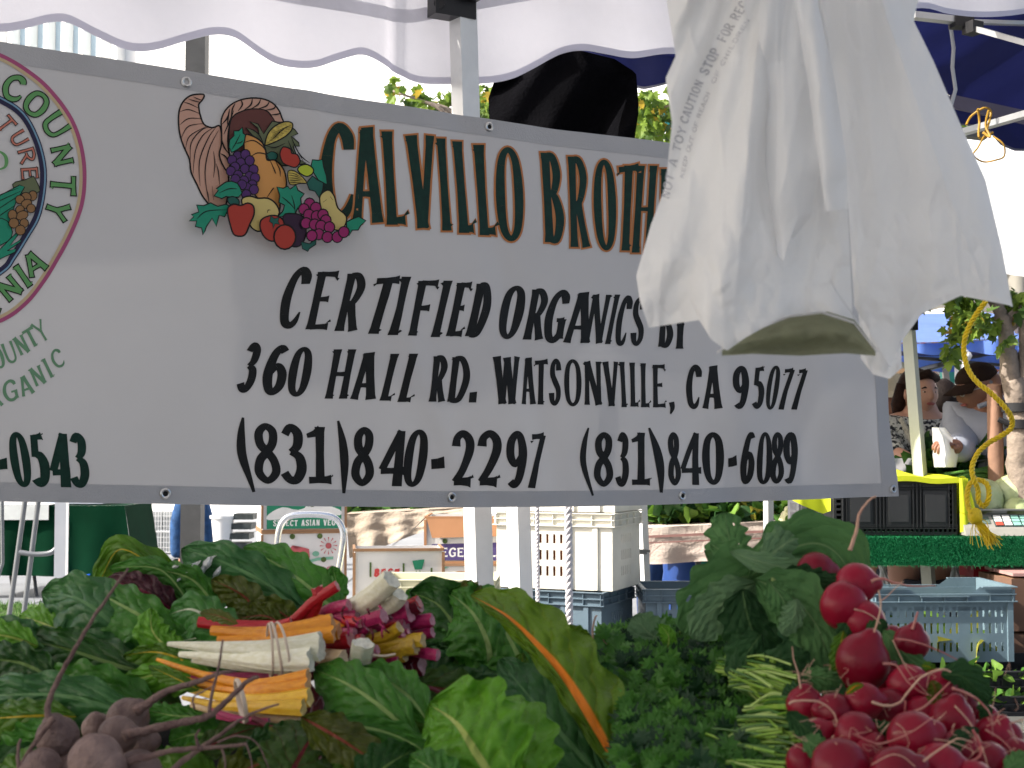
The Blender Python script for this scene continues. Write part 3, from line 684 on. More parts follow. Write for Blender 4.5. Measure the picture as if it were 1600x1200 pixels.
def vfold(u, z):
    return .009*sin(u*7.5+1)+.003*sin(u*16+z*4)+.006*nz(u*4, z*5, 8)+.002*sin(z*23+sin(u*3)*2.0)+.010*exp(-((u-1.01)/.015)**2)
def vs_(u, z, off=0): return BA+BD*u-BN*(.32+vfold(u, z)-off)+Vector((0, 0, z))
m_canvas = mat('white_canopy_cloth', (.70, .69, .73), rough=.65, var=.05, vscale=7, bump=.3, bscale=30, transl=.34, tcol=(.74, .73, .80))
m_bind = mat('lavender_binding', (.62, .61, .70), rough=.6, var=.03, transl=.3)
ua, ub = SCu[0][0], SCu[-1][0]; ZT = 2.50
def ztop(u): return ZT+max(0, u-1.05)*.32
mb = MB(); mb.grid(lambda s, t: (lambda u: vs_(u, lerp(interp(SCu, u), ztop(u), t)))(lerp(ua, ub, s)), 320, 24)
obj('valance', mb, m_canvas, tent, angle=180)
mb = MB(); mb.grid(lambda s, t: (lambda u: vs_(u, interp(SCu, u)+.019*t-.002, .0015))(lerp(ua, ub, s)), 320, 1)
obj('valance_binding', mb, m_bind, tent, angle=180)
mb = MB(); mb.grid(lambda s, t: (lambda u: vs_(u, ztop(u)-.115+.035*t, .002))(lerp(ua, ub, s)), 160, 1)
obj('valance_seam', mb, mat('valance_seam_cloth', (.66, .65, .70), rough=.65, transl=.3), tent, angle=180)
# roof: two slopes over the stall
def roof(s, t):
    u = lerp(-4.2, 2.6, s); p = .322+(vfold(u, ztop(u)) if t < .01 else .03)-t*5.2
    z = ztop(u)+.5*(1-abs(t-.5)*2)**.8*(1-abs(s-.5)*.7)+.02*nz(u*2, p*2)
    return VP(u, p, z)
mb = MB(); mb.grid(roof, 40, 30)
m_roof = mat('white_roof_cloth', (.62, .62, .66), rough=.7, var=.04, vscale=4, transl=.16, tcol=(.72, .72, .74))
obj('roof', mb, m_roof, tent, angle=180)
# posts of the tent in front of the valance
def post_px(name, x0, y0, x1, y1, d0, d1, w, ang, m, parent, zlow=0.0):
    a = P(x0, y0, d0); b = P(x1, y1, d1); k = (zlow-a.z)/(b.z-a.z); c = a+(b-a)*k
    mb = MB(); prism_post(mb, c, a, w, ang); return obj(name, mb, m, parent, smooth=False)
post_px('leg', 721, -60, 748, 870, 3.62, 3.62, .052, .62, m_alu, tent)
post_px('leg', 796, 330, 812, 870, 3.78, 3.78, .045, .72, m_wpost, tent)
c = P(706, 14, 3.6)
mb = MB(); R = Matrix.Rotation(.5, 3, 'Z')
mb.box(c, (.115, .05, .05), R=R); mb.box(c+Vector((.0, .0, .035)), (.09, .06, .03), R=R); mb.box(c+Vector((.045, -.01, .045)), (.05, .04, .05), R=R)
mb.tube([c+Vector((-.03, -.045, .0)), c+Vector((-.03, -.02, .0))], .014, 12)
obj('corner_bracket', mb, m_blackp, tent, smooth=False)
mb = MB(); mb.bar(VP(-2.2, .22, ZT-.02), VP(2.2, .22, ZT+.06), .03, .02)
obj('truss_bar', mb, m_alu, tent, smooth=False)
# dark cloth hung behind the banner
OUT = [(770, 106), (762, 135), (764, 160), (768, 200), (790, 240), (900, 250), (984, 245), (984, 212), (990, 170), (997, 130), (996, 98), (990, 88), (960, 84), (900, 74), (860, 76), (815, 90), (790, 102)]
mb = MB()
def cloth(s, t):
    l = interp([(0, 800), (.12, 772), (.3, 763), (.6, 767), (1, 786)], t); r = interp([(0, 960), (.12, 994), (.4, 998), (.7, 990), (1, 978)], t)
    top = interp([(0, 108), (.12, 104), (.28, 88), (.42, 77), (.62, 77), (.8, 84), (1, 92)], s); y = lerp(top, 262+s*10, t)
    d = 3.86+.03*sin(s*9+t*3)+.02*sin(t*7+s*14)+.25*t*(1-s)*.2
    return P(lerp(l, r, s), y, d)
mb.grid(cloth, 40, 30)
mb.grid(lambda s, t: cloth(s, t)+Vector((0, .16*sin(pi*s)+.01, -.02)), 40, 30)
o = obj('dark_jacket', mb, mat('black_cloth', (.003, .003, .004), rough=1.0, var=.3, bump=.4, bscale=120, spec=.03), loc=P(880, 262, 3.9), angle=180)
tag(o, 'black cloth jacket hung up behind the top edge of the banner', 'jacket')

# ------------------------------------------------------------------ people
m_skin = mat('skin', (.42, .23, .165), rough=.5, var=.08, vscale=12)
m_skin2 = mat('tanned_skin', (.26, .125, .08), rough=.5, var=.1, vscale=12)
m_lips = mat('lips', (.25, .07, .06), rough=.45); m_eye = mat('eye_white', (.5, .48, .45), rough=.3); m_iris = mat('dark_eye', (.01, .008, .006), rough=.2)
m_hair = mat('dark_hair', (.012, .008, .007), spec=.1, rough=.6, var=.5, vscale=60, bump=.5, bscale=200)
m_hairb = mat('brown_hair', (.020, .009, .006), spec=.1, rough=.6, var=.5, vscale=60, bump=.5, bscale=200)
def skin_mesh(pts, edges, rad, sub=2):
    """continuous skinned surface grown over a skeleton; returns verts, faces"""
    me = bpy.data.meshes.new('tmp'); me.from_pydata([Vector(p) for p in pts], edges, []); o = bpy.data.objects.new('tmp', me)
    sc.collection.objects.link(o)
    o.modifiers.new('s', 'SKIN'); sv = me.skin_vertices[0].data
    for i, r in enumerate(rad): sv[i].radius = (r if isinstance(r, tuple) else (r, r))
    sv[0].use_root = True
    m = o.modifiers.new('b', 'SUBSURF'); m.levels = sub; m.render_levels = sub
    dg = bpy.context.evaluated_depsgraph_get(); dg.update(); ev = o.evaluated_get(dg); em = ev.to_mesh()
    vs = [v.co.copy() for v in em.vertices]; fs = [tuple(p.vertices) for p in em.polygons]
    ev.to_mesh_clear(); bpy.data.objects.remove(o); bpy.data.meshes.remove(me)
    return vs, fs
def chain(*pts): return [(i, i+1) for i in range(len(pts)-1)]
def head(mb, c, h, yaw, tilt=0.0, w=.78, dp=.92, face=True, mats=(0, 1, 2, 3)):
    """face looks along -Y turned by yaw; h is the head height"""
    R = Matrix.Rotation(yaw, 3, 'Z') @ Matrix.Rotation(tilt, 3, 'X'); r = h/2
    def fn(d):
        k = 1.0
        x, y, z = d.x, d.y, d.z
        f = max(0, -y)
        g = lambda cx, cz, sx, sz: exp(-((x-cx)/sx)**2-((z-cz)/sz)**2)*f
        k += .20*g(0, -.12, .10, .16)+.10*g(0, .06, .07, .2)      # nose
        k -= .09*(g(.34, .08, .17, .10)+g(-.34, .08, .17, .10))   # sockets
        k += .04*(g(.35, .26, .25, .09)+g(-.35, .26, .25, .09))   # brow
        k += .05*(g(.5, -.2, .2, .2)+g(-.5, -.2, .2, .2))         # cheeks
        k += .06*g(0, -.42, .2, .06)+.05*g(0, -.52, .18, .05)-.04*g(0, -.47, .2, .025)-.05*g(0, -.62, .2, .06)
        k += .10*g(0, -.82, .3, .14)
        if z < -.1: k *= 1-.16*min(1, (-.1-z)/.9)*(abs(x))
        return k
    mb.ball(c, (r*w, r*dp, r), 40, mats[0], R, fn)
    c = Vector(c)
    if face:
        for s in (-1, 1):
            mb.ball(c+R @ Vector((s*r*w*.36, -r*dp*.80, r*.09)), (r*.14, r*.08, r*.075), 10, mats[2], R)
            mb.ball(c+R @ Vector((s*r*w*.36, -r*dp*.865, r*.085)), (r*.07, r*.035, r*.066), 8, mats[3], R)
            mb.tube([c+R @ Vector((s*r*w*q, -r*dp*(.90-.22*max(0, q-.3)), r*z)) for q, z in ((.16, .24), (.36, .31), (.58, .25))], [r*.03, r*.045, r*.02], 6, mats[3])
            mb.ball(c+R @ Vector((s*r*w*.98, r*.08, 0)), (r*.08, r*.16, r*.26), 10, mats[0], R)
        mb.ball(c+R @ Vector((0, -r*dp*.93, -r*.46)), (r*.24, r*.09, r*.07), 12, mats[1], R)
    return R
def hand(mb, c, d, up, size=.17, mi=0, curl=.6):
    """palm plus four fingers and a thumb; d points from wrist to fingertips"""
    c = Vector(c); d = Vector(d).normalized(); up = Vector(up); up = (up-d*up.dot(d)).normalized(); s = d.cross(up)
    R = Matrix((d, s, up)).transposed(); k = size
    mb.ball(c+d*k*.25, (k*.30, k*.22, k*.10), 12, mi, R)
    for i, (o, l) in enumerate(((-.16, .40), (-.055, .46), (.05, .44), (.15, .34))):
        p = c+d*k*.48+s*o*k; pts = [p-d*k*.15]; a = .15
        for j in range(4): pts.append(p); p = p+(d*cos(a)-up*sin(a))*l*k*.33; a += curl
        mb.tube(pts, [k*.05, k*.052, k*.048, k*.045, k*.034], 7, mi)
    p = c+d*k*.1-s*.17*k; mb.tube([p, p+(d*.6-s*.7)*k*.17, p+(d*.95-s*.5-up*.2)*k*.32], [k*.065, k*.056, k*.04], 7, mi)
def person(label, loc, name='person', group=None): return thing(name, label, 'person', loc, group)
def torso_body(mb, base, H, yaw, armL, armR, mi=0, girth=1.0, legs=True, neck=None):
    """one continuous figure: pelvis root, spine, neck, arms (lists of world points: elbow, wrist), legs"""
    B = Vector(base); R = Matrix.Rotation(yaw, 3, 'Z')
    q = lambda x, y, z: B+R @ Vector((x*H, y*H, z*H))
    pts = [q(0, 0, .53), q(0, 0, .62), q(0, -.005, .72), q(0, 0, .80), q(0, -.005, .855), q(0, -.012, .90)]
    rad = [(.098*girth*H, .07*girth*H), (.09*girth*H, .062*girth*H), (.105*girth*H, .068*girth*H), (.07*H, .05*H), .034*H, .034*H]
    ed = [(0, 1), (1, 2), (2, 3), (3, 4), (4, 5)]
    for sgn, arm in ((-1, armL), (1, armR)):
        k = len(pts); pts += [q(sgn*.105, 0, .795)]+[Vector(a) for a in arm]; rad += [.036*H, .026*H, .017*H]
        ed += [(3, k), (k, k+1), (k+1, k+2)]
    if legs:
        for sgn in (-1, 1):
            k = len(pts); pts += [q(sgn*.055, 0, .47), q(sgn*.06, -.01, .28), q(sgn*.06, .01, .05), q(sgn*.07, -.08, .02)]
            rad += [.052*H, .035*H, .024*H, .02*H]; ed += [(0, k), (k, k+1), (k+1, k+2), (k+2, k+3)]
    vs, fs = skin_mesh(pts, ed, rad); mb.add(vs, fs, mi)
    return q
def garment(base, H, yaw, arms, girth=1.0, z0=.5, grow=1.14, sleeve=1.0, top=.80):
    """shirt over the torso; sleeves follow the given elbow/wrist points as far as sleeve (0..1)"""
    B = Vector(base); R = Matrix.Rotation(yaw, 3, 'Z'); q = lambda x, y, z: B+R @ Vector((x*H, y*H, z*H)); g = grow*girth
    pts = [q(0, 0, z0), q(0, 0, .60), q(0, -.005, .72), q(0, 0, top)]
    rad = [(.108*g*H, .078*g*H), (.097*g*H, .07*g*H), (.112*g*H, .076*g*H), (.072*grow*H, .055*grow*H)]
    ed = [(0, 1), (1, 2), (2, 3)]
    for sgn, arm in zip((-1, 1), arms):
        k = len(pts); el, wr = Vector(arm[0]), Vector(arm[1])
        pts += [q(sgn*.108, 0, .79), el, el+(wr-el)*sleeve]; rad += [.045*grow*H, .036*grow*H, .029*grow*H]; ed += [(3, k), (k, k+1), (k+1, k+2)]
    mb = MB(); vs, fs = skin_mesh(pts, ed, rad)
    for v in vs:
        n = nz(v.x*9, v.y*9, v.z*7); v += Vector((0, -1, 0))*n*.012+Vector((1, 0, 0))*nz(v.x*14, v.y*9, v.z*12+5)*.008
    mb.add(vs, fs); return mb
# -- woman in a patterned blouse
wd = 6.9
wb = P(1437, 700, wd); wb.z = 0; Hw = 1.79
wy = .25
la, lw = P(1392, 706, wd-.12), P(1420, 716, wd-.34)
ra, rw = P(1478, 718, wd-.08), P(1440, 722, wd-.36)
la.z = P(0, 700, wd).z-.02
Wm = person('woman in a black and white patterned blouse holding paper, half behind the pole', wb)
hc = P(1437, 616, wd-.02)
mb = MB(); torso_body(mb, wb, Hw*.985, wy, (la, lw), (ra, rw), 0, .98)
head(mb, hc, .205, .35, .02); hand(mb, lw, Vector((.4, -.5, -.5)), Vector((-.1, -.6, .6)), .16); hand(mb, rw, Vector((-.8, -.4, -.2)), Vector((0, -.3, 1)), .15)
mb.tube([hc+Vector((0, .015, -.06)), hc+Vector((0, .03, -.2))], [.05, .06], 14)
obj('body', mb, [m_skin, m_lips, m_eye, m_iris], Wm, angle=180)
mb = MB()
def hairfn(d): return 1+.05*nz(d.x*5, d.y*5, d.z*5)
R = Matrix.Rotation(.35, 3, 'Z')
mb.ball(hc+R @ Vector((0, .035, .028)), (.088, .090, .102), 28, 0, R, hairfn)
mb.tube([hc+R @ Vector((-.075, .03, .05)), hc+R @ Vector((-.09, .05, -.05)), hc+R @ Vector((-.08, .06, -.13))], [.03, .036, .022], 12)
mb.tube([hc+R @ Vector((.075, .04, .05)), hc+R @ Vector((.085, .055, -.03)), hc+R @ Vector((.07, .07, -.10))], [.035, .035, .02], 12)
mb.tube([hc+R @ Vector((-.07, -.04, .075)), hc+R @ Vector((0, -.07, .098)), hc+R @ Vector((.07, -.04, .075))], [.02, .022, .02], 10)
obj('hair', mb, m_hairb, Wm, angle=180)
def pattern_mat():
    m = mat('patterned_cloth', (.015, .016, .022), col2=(.42, .42, .40), rough=.8, vscale=55, detail=3)
    cr = [n for n in m.node_tree.nodes if n.type == 'VALTORGB'][0]; cr.color_ramp.elements[0].position = .46; cr.color_ramp.elements[1].position = .53
    return m
mb = garment(wb, Hw*.985, wy, ((la, lw), (ra, rw)), 1.05, .5, 1.16, .55, .785)
obj('blouse', mb, pattern_mat(), Wm, angle=180)
mb = MB()     # lace neckline: ring of small scallops in a V
neckc = P(1437, 648, wd-.03)
for s in (-1, 1):
    for i in range(15):
        t = i/14; c = Vector((neckc.x+s*lerp(.11, .012, t), neckc.y-.085-.062*sin(t*1.5), lerp(1.43, 1.17, t)))
        mb.ball(c, (.016, .006, .017), 8)
obj('lace_collar', mb, mat('cream_lace', (.5, .47, .40), rough=.9, bump=1, bscale=200), Wm)
mb = MB()
mb.grid(lambda s, t: P(1394+s*34-t*3, 716+t*34, wd-.42+.03*sin(s*5+t*3)), 10, 10)
mb.grid(lambda s, t: P(1394+s*34-t*3, 716+t*34, wd-.415+.03*sin(s*5+t*3)), 10, 10)
o = obj('paper', mb, mat('white_paper', (.72, .74, .80), rough=.6, var=.03), loc=P(1420, 745, wd-.4), angle=180)
tag(o, 'white sheet of paper held by the woman in the patterned blouse', 'paper')
# -- man in a cap
md = 6.5
mbs = P(1548, 700, md); mbs.z = 0; Hm = 1.93
el = P(1505, 700, md-.15); wr = P(1489, 697, md-.36); el2 = P(1590, 715, md+.1); wr2 = P(1580, 745, md-.1)
Mm = person('older man in a brown cap and pale blue shirt looking down', mbs)
hm = P(1528, 608, md)
mb = MB(); torso_body(mb, mbs+Vector((.02, 0, 0)), Hm*.95, -.9, (el, wr), (el2, wr2), 0, .98)
Rm = head(mb, hm, .21, -1.3, .30, .74, .95)
hand(mb, wr, Vector((-.6, -.5, .1)), Vector((0, -.2, 1)), .16, 0, .8)
mb.tube([hm+Vector((.03, .01, -.05)), hm+Vector((.09, .03, -.19))], [.056, .066], 14)
obj('body', mb, [m_skin2, m_lips, m_eye, m_iris], Mm, angle=180)
mb = MB(); mb.ball(hm+Rm @ Vector((0, .03, .0)), (.081, .09, .085), 24, 0, Rm, lambda d: .9 if d.z > .3 else 1.0)
obj('hair', mb, mat('grey_hair', (.22, .22, .23), rough=.7, bump=.6, bscale=200), Mm)
mb = MB(); mb.ball(hm+Rm @ Vector((0, .008, .052)), (.084, .102, .070), 28, 0, Rm, lambda d: 1 if d.z > -.1 else .9)
def brim(s, t):
    a = lerp(-1.1, 1.1, s); r = lerp(.07, .165, t); return hm+Rm @ Vector((sin(a)*min(r, .09)*1.0, -.01-cos(a)*r, .047-.02*t-abs(sin(a))*.02*t))
mb.grid(brim, 14, 6); mb.grid(lambda s, t: brim(s, t)-Vector((0, 0, .006)), 14, 6)
obj('cap', mb, mat('brown_cap_cloth', (.030, .018, .014), spec=.05, rough=.95, bump=.4, bscale=150), Mm, angle=60)
mb = MB()
for s in (-1, 1):
    pts = [hm+Rm @ Vector((s*.031+.021*cos(q), -.107, .012+.016*sin(q))) for q in [i*pi/6 for i in range(13)]]
    mb.tube(pts, .0025, 6)
    mb.tube([hm+Rm @ Vector((s*.052, -.104, .015)), hm+Rm @ Vector((s*.079, -.02, .012))], .0025, 6)
obj('spectacles', mb, m_galv, Mm)
mb = garment(mbs+Vector((.02, 0, 0)), Hm*.95, -.9, ((el, wr), (el2, wr2)), 1.15, .47, 1.2, .82, .805)
obj('shirt', mb, mat('pale_blue_cotton', (.30, .32, .38), rough=.85, var=.08, bump=.35, bscale=25), Mm, angle=180)
mb = MB(); sh = mbs+Vector((-.02, -.02, Hm*.95*.80))
mb.tube([sh+Vector((-.07, -.09, .02)), sh+Vector((.02, -.10, .05)), sh+Vector((.10, -.04, .08)), sh+Vector((.10, .06, .08))], .022, 10, squash=.5)
obj('collar', mb, MATS['pale_blue_cotton'], Mm)
mb = MB(); mb.add(*skin_mesh([mbs+Vector((0, 0, .84)), mbs+Vector((-.1, 0, .45)), mbs+Vector((-.1, 0, .08)), mbs+Vector((.12, .02, .45)), mbs+Vector((.12, .02, .08))], [(0, 1), (1, 2), (0, 3), (3, 4)], [(.16, .13), .09, .07, .09, .07]))
obj('trousers', mb, mat('dark_trousers', (.03, .035, .05), rough=.9), Mm, angle=180)
mb = MB(); mb.add(*skin_mesh([wb+Vector((0, 0, .82)), wb+Vector((-.1, 0, .45)), wb+Vector((-.1, 0, .08)), wb+Vector((.12, .02, .45)), wb+Vector((.12, .02, .08))], [(0, 1), (1, 2), (0, 3), (3, 4)], [(.17, .13), .09, .07, .09, .07]))
obj('trousers', mb, MATS['dark_trousers'], Wm, angle=180)
m_bag = mat('thin_white_plastic', (.72, .73, .76), rough=.35, var=.05, vscale=6, bump=.8, bscale=14, transl=.40, tcol=(.75, .75, .75))
mb = MB()
def carry(s, t):
    w = interp([(0, 10), (.3, 17), (.7, 20), (1, 17)], t); return P(1466+t*14+(s-.5)*w*2+4*sin(t*4), 668+t*62, md-.42+.10*cos(s*2*pi)+.01*nz(s*6, t*6))
mb.grid(carry, 24, 16); o = obj('carrier_bag', mb, m_bag, loc=P(1484, 735, md-.4), angle=180)
tag(o, 'white plastic carrier bag in the hand of the man in the cap', 'bag')
# -- person in black seen from behind
bd = 8.3; bb = P(1471, 700, bd); bb.z = 0
Bk = person('person with black hair and black top, back turned, between the two talking', bb)
hb = P(1472, 626, bd)
arms = ((P(1440, 690, bd), P(1445, 730, bd)), (P(1504, 690, bd), P(1500, 735, bd)))
mb = MB(); torso_body(mb, bb, 1.78, pi, *arms, 0, .9); head(mb, hb, .22, pi, 0, face=True); obj('body', mb, [m_skin2, m_lips, m_eye, m_iris], Bk, angle=180)
mb = MB(); mb.ball(hb+Vector((0, -.01, .01)), (.098, .10, .12), 28, 0, None, hairfn); mb.ball(hb+Vector((0, -.03, -.08)), (.08, .05, .08), 18); obj('hair', mb, m_hair, Bk, angle=180)
mb = garment(bb, 1.78, pi, arms, .95, .5, 1.15, 1.0, .80); obj('top', mb, mat('black_knit', (.010, .010, .012), spec=.05, rough=.9), Bk, angle=180)
mb = MB(); mb.add(*skin_mesh([bb+Vector((0, 0, .82)), bb+Vector((-.1, 0, .45)), bb+Vector((-.1, 0, .08)), bb+Vector((.12, .02, .45)), bb+Vector((.12, .02, .08))], [(0, 1), (1, 2), (0, 3), (3, 4)], [(.16, .12), .09, .07, .09, .07]))
obj('trousers', mb, MATS['dark_trousers'], Bk, angle=180)
# -- person in a straw hat
hd = 7.6; hb_ = P(1388, 700, hd); hb_.z = 0
Hp = person('person in a pale straw hat and magenta scarf at the edge of the banner', hb_)
hh = P(1388, 632, hd)
arms = ((P(1355, 700, hd), P(1360, 740, hd)), (P(1418, 700, hd), P(1410, 740, hd)))
mb = MB(); torso_body(mb, hb_, 1.74, .3, *arms, 0, .9); head(mb, hh, .215, .6, .1); obj('body', mb, [m_skin2, m_lips, m_eye, m_iris], Hp, angle=180)
mb = MB(); mb.lathe([(.0, .13), (.06, .125), (.085, .10), (.092, .03), (.13, .022), (.175, -.002), (.178, -.008), (.12, .014), (.0, .014)], hh+Vector((0, .01, .04)), 28); obj('straw_hat', mb, mat('straw', (.50, .44, .33), rough=.8, bump=.6, bscale=90), Hp)
mb = garment(hb_, 1.74, .3, arms, .95, .5, 1.15, 1.0, .80); obj('top', mb, MATS['black_knit'], Hp, angle=180)
mb = MB(); mb.tube([hh+Vector((-.09, -.03, -.12)), hh+Vector((0, -.10, -.15)), hh+Vector((.10, -.03, -.11)), hh+Vector((.06, .08, -.10)), hh+Vector((-.07, .07, -.1)), hh+Vector((-.09, -.03, -.12))], .03, 10)
mb.tube([hh+Vector((.03, -.1, -.14)), hh+Vector((.05, -.12, -.25)), hh+Vector((.04, -.12, -.36))], [.03, .035, .03], 10)
obj('scarf', mb, mat('magenta_scarf', (.45, .03, .30), rough=.8), Hp)
mb = MB(); mb.add(*skin_mesh([hb_+Vector((0, 0, .80)), hb_+Vector((-.1, 0, .45)), hb_+Vector((-.1, 0, .08)), hb_+Vector((.12, .02, .45)), hb_+Vector((.12, .02, .08))], [(0, 1), (1, 2), (0, 3), (3, 4)], [(.16, .12), .09, .07, .09, .07]))
obj('trousers', mb, MATS['dark_trousers'], Hp, angle=180)
# -- person in jeans behind the grey column, far left
jd = 15.6; jb = P(301, 700, jd); jb.z = 0
Jn = person('person in blue jeans standing behind the dark column, only legs showing', jb)
arms = ((jb+Vector((-.32, 0, 1.1)), jb+Vector((-.3, -.05, .85))), (jb+Vector((.32, 0, 1.1)), jb+Vector((.3, -.05, .85))))
mb = MB(); torso_body(mb, jb, 1.7, 0, *arms); head(mb, jb+Vector((0, 0, 1.6)), .23, 0); obj('body', mb, [m_skin, m_lips, m_eye, m_iris], Jn, angle=180)
m_denim = mat('blue_denim', (.025, .075, .19), rough=.9, var=.35, vscale=14, bump=.6, bscale=30)
mb = MB(); mb.add(*skin_mesh([jb+Vector((0, 0, .88)), jb+Vector((-.15, 0, .5)), jb+Vector((-.155, 0, .09)), jb+Vector((.15, .02, .5)), jb+Vector((.15, .02, .09))], [(0, 1), (1, 2), (0, 3), (3, 4)], [(.17, .13), .10, .08, .10, .08])); obj('jeans', mb, m_denim, Jn, angle=180)
mb = garment(jb, 1.7, 0, arms); obj('shirt', mb, MATS['pale_blue_cotton'], Jn, angle=180)
mb = MB()
for s in (-1, 1): mb.ball(jb+Vector((s*.155, -.06, .05)), (.05, .13, .05), 12)
obj('shoes', mb, MATS['black_plastic'], Jn)
# ------------------------------------------------------------------ trees
random.seed(21)
m_leafA = mat('maple_leaf', (.13, .22, .03), col2=(.24, .34, .05), rough=.5, vscale=9, transl=.45)
m_leafB = mat('maple_leaf_dark', (.05, .11, .02), col2=(.11, .18, .035), rough=.5, vscale=9, transl=.35)
m_leafC = mat('maple_leaf_turning', (.42, .30, .04), rough=.55, var=.3, transl=.45)
m_bark = mat('pale_bark', (.26, .21, .17), rough=.9, var=.25, vscale=20, bump=.7, bscale=45)
LOBE = [(0, 0), (.18, -.08), (.5, .02), (.34, .2), (.62, .5), (.3, .48), (.22, .72), (0, 1.0), (-.22, .72), (-.3, .48), (-.62, .5), (-.34, .2), (-.5, .02), (-.18, -.08)]
def maple(mb, c, size, droop=.6, mi=0):
    d = Vector((random.gauss(0, 1), random.gauss(0, 1), random.gauss(-droop*1.6, .8))).normalized()
    n = Vector((random.gauss(0, 1), random.gauss(-.6, 1), random.gauss(.4, .8))); n = (n-d*n.dot(d)).normalized(); s = d.cross(n)
    fo = random.uniform(.1, .45)
    vs = [c+(s*x+d*y-n*(abs(x)*fo+y*y*.25))*size for x, y in LOBE]
    vs.append(c+(d*.35-n*.03)*size); k = len(vs)-1
    mb.add(vs, [(k, i, (i+1) % (k)) for i in range(k)], mi)
def leaves(mb, c, r, n, size, mix=(.55, .37, .08)):
    c = Vector(c)
    for i in range(n):
        while True:
            v = Vector((random.uniform(-1, 1), random.uniform(-1, 1), random.uniform(-1, 1)))
            if v.length < 1: break
        q = random.random(); mi = 0 if q < mix[0] else (1 if q < mix[0]+mix[1] else 2)
        maple(mb, c+Vector((v.x*r[0], v.y*r[1], v.z*r[2])), size*random.uniform(.7, 1.2), mi=mi)
def limb(mb, pts, r0, r1):
    q = catmull([tuple(p) for p in pts], 5); k = len(q)
    mb.tube([Vector(p)+Vector((nz(i*.7, 3), nz(i*.7, 9), 0))*r0*.25 for i, p in enumerate(q)], [lerp(r0, r1, i/(k-1))*(1+.12*nz(i*.8)) for i in range(k)], 12)
LM = [m_leafA, m_leafB, m_leafC]
# near street tree on the right
td = 6.15
tb = P(1596, 700, td); tb.z = 0
tr = thing('street_tree', 'young forked street tree with mottled trunk beside the wooden stake', 'tree', tb, 'street trees')
mb = MB()
limb(mb, [tb, P(1596, 800, td), P(1594, 700, td), P(1592, 640, td), P(1582, 592, td)], .062, .05)
limb(mb, [P(1588, 625, td), P(1576, 570, td), P(1573, 530, td), P(1566, 495, td), P(1552, 470, td+.05), P(1530, 430, td+.1)], .047, .018)
limb(mb, [P(1590, 632, td), P(1602, 590, td), P(1606, 540, td), P(1604, 490, td), P(1620, 440, td)], .045, .03)
limb(mb, [P(1570, 510, td), P(1583, 490, td), P(1600, 478, td), P(1630, 450, td)], .02, .01)
limb(mb, [P(1572, 525, td), P(1585, 512, td), P(1598, 500, td+.05)], .012, .006)
obj('trunk', mb, m_bark, tr, angle=180)
mb = MB()
for px, py, rx, ry, n in ((1425, 472, 9, 9, 12), (1446, 470, 12, 9, 16), (1500, 478, 22, 18, 44), (1520, 500, 24, 24, 55), (1545, 515, 16, 14, 18), (1495, 520, 12, 26, 26), (1489, 552, 6, 14, 10), (1470, 455, 30, 10, 25), (1590, 470, 20, 18, 46), (1582, 490, 12, 8, 12), (1562, 535, 5, 12, 6), (1535, 455, 18, 14, 30), (1530, 395, 30, 22, 40), (1480, 420, 50, 20, 30)):
    leaves(mb, P(px, py, td+random.uniform(-.15, .2)), (rx/360, .16, ry/360), n, .055)
obj('crown', mb, LM, tr, smooth=False, kind='stuff')
for y, w in ((637, .066), (663, .060)):
    mb = MB(); c = P(1592, y, td); mb.lathe([(w, -.02), (w+.006, -.018), (w+.006, .018), (w, .02)], c, 20); mb.tube([c+Vector((-.05, -.03, 0)), P(1560, y-8, td-.02)], .012, 8)
    obj('rubber_tie', mb, mat('black_rubber', (.02, .02, .022), rough=.7), tr)
sd = 6.2
mb = MB(); sb = P(1556, 700, sd); sb.z = 0
mb.tube([sb, P(1556, 720, sd), P(1554, 602, sd), P(1554, 600, sd)], [.033, .034, .033, .028], 14)
o = obj('tree_stake', mb, mat('reddish_timber', (.29, .165, .11), rough=.8, var=.25, vscale=5, bump=.3), loc=sb); tag(o, 'round reddish wooden stake supporting the forked street tree', 'stake')
# trees far behind the banner
def far_tree(base, top, clus, label, size, seed):
    random.seed(seed)
    t = thing('street_tree', label, 'tree', base, 'street trees'); mb = MB()
    limb(mb, [base, Vector(base)+(top-Vector(base))*.55, top], .09, .03)
    for c, r, n in clus:
        if random.random() < .8: limb(mb, [Vector(base)+(top-Vector(base))*.6, (Vector(c)+top)/2+Vector((0, 0, -.1)), Vector(c)], .03, .006)
    obj('trunk', mb, m_bark, t, angle=180); mb = MB()
    for c, r, n in clus: leaves(mb, c, r, n, size)
    obj('crown', mb, LM, t, smooth=False, kind='stuff')
dT = 10.5
cl = []
random.seed(5)
for px, py, rx, ry, n in ((614, 142, 13, 14, 16), (640, 150, 12, 10, 12), (660, 155, 16, 13, 20), (690, 158, 18, 12, 26), (655, 172, 10, 8, 8), (690, 180, 14, 7, 14), (752, 158, 20, 30, 50), (748, 185, 16, 14, 34), (730, 215, 60, 20, 60), (820, 190, 60, 50, 130), (900, 190, 60, 50, 120), (1008, 165, 22, 22, 70), (1034, 178, 16, 20, 32), (1005, 205, 24, 20, 70), (1040, 210, 16, 14, 30), (960, 230, 60, 30, 90), (1060, 160, 30, 30, 40)):
    cl.append((P(px, py, dT+random.uniform(-.4, .4)), (rx/210, .3, ry/210), n))
b0 = P(850, 700, dT); b0.z = 0
far_tree(b0, P(852, 250, dT), cl, 'yellowing maple behind the banner, leaves showing above its top edge', .078, 31)
cl = [(P(px, py, 11.6), (rx/192, .3, ry/192), n) for px, py, rx, ry, n in ((1535, 222, 26, 16, 60), (1560, 205, 30, 20, 60), (1325, 250, 20, 16, 30), (1480, 200, 40, 26, 90), (1400, 220, 50, 26, 90))]
b1 = P(1600, 700, 11.6); b1.z = 0
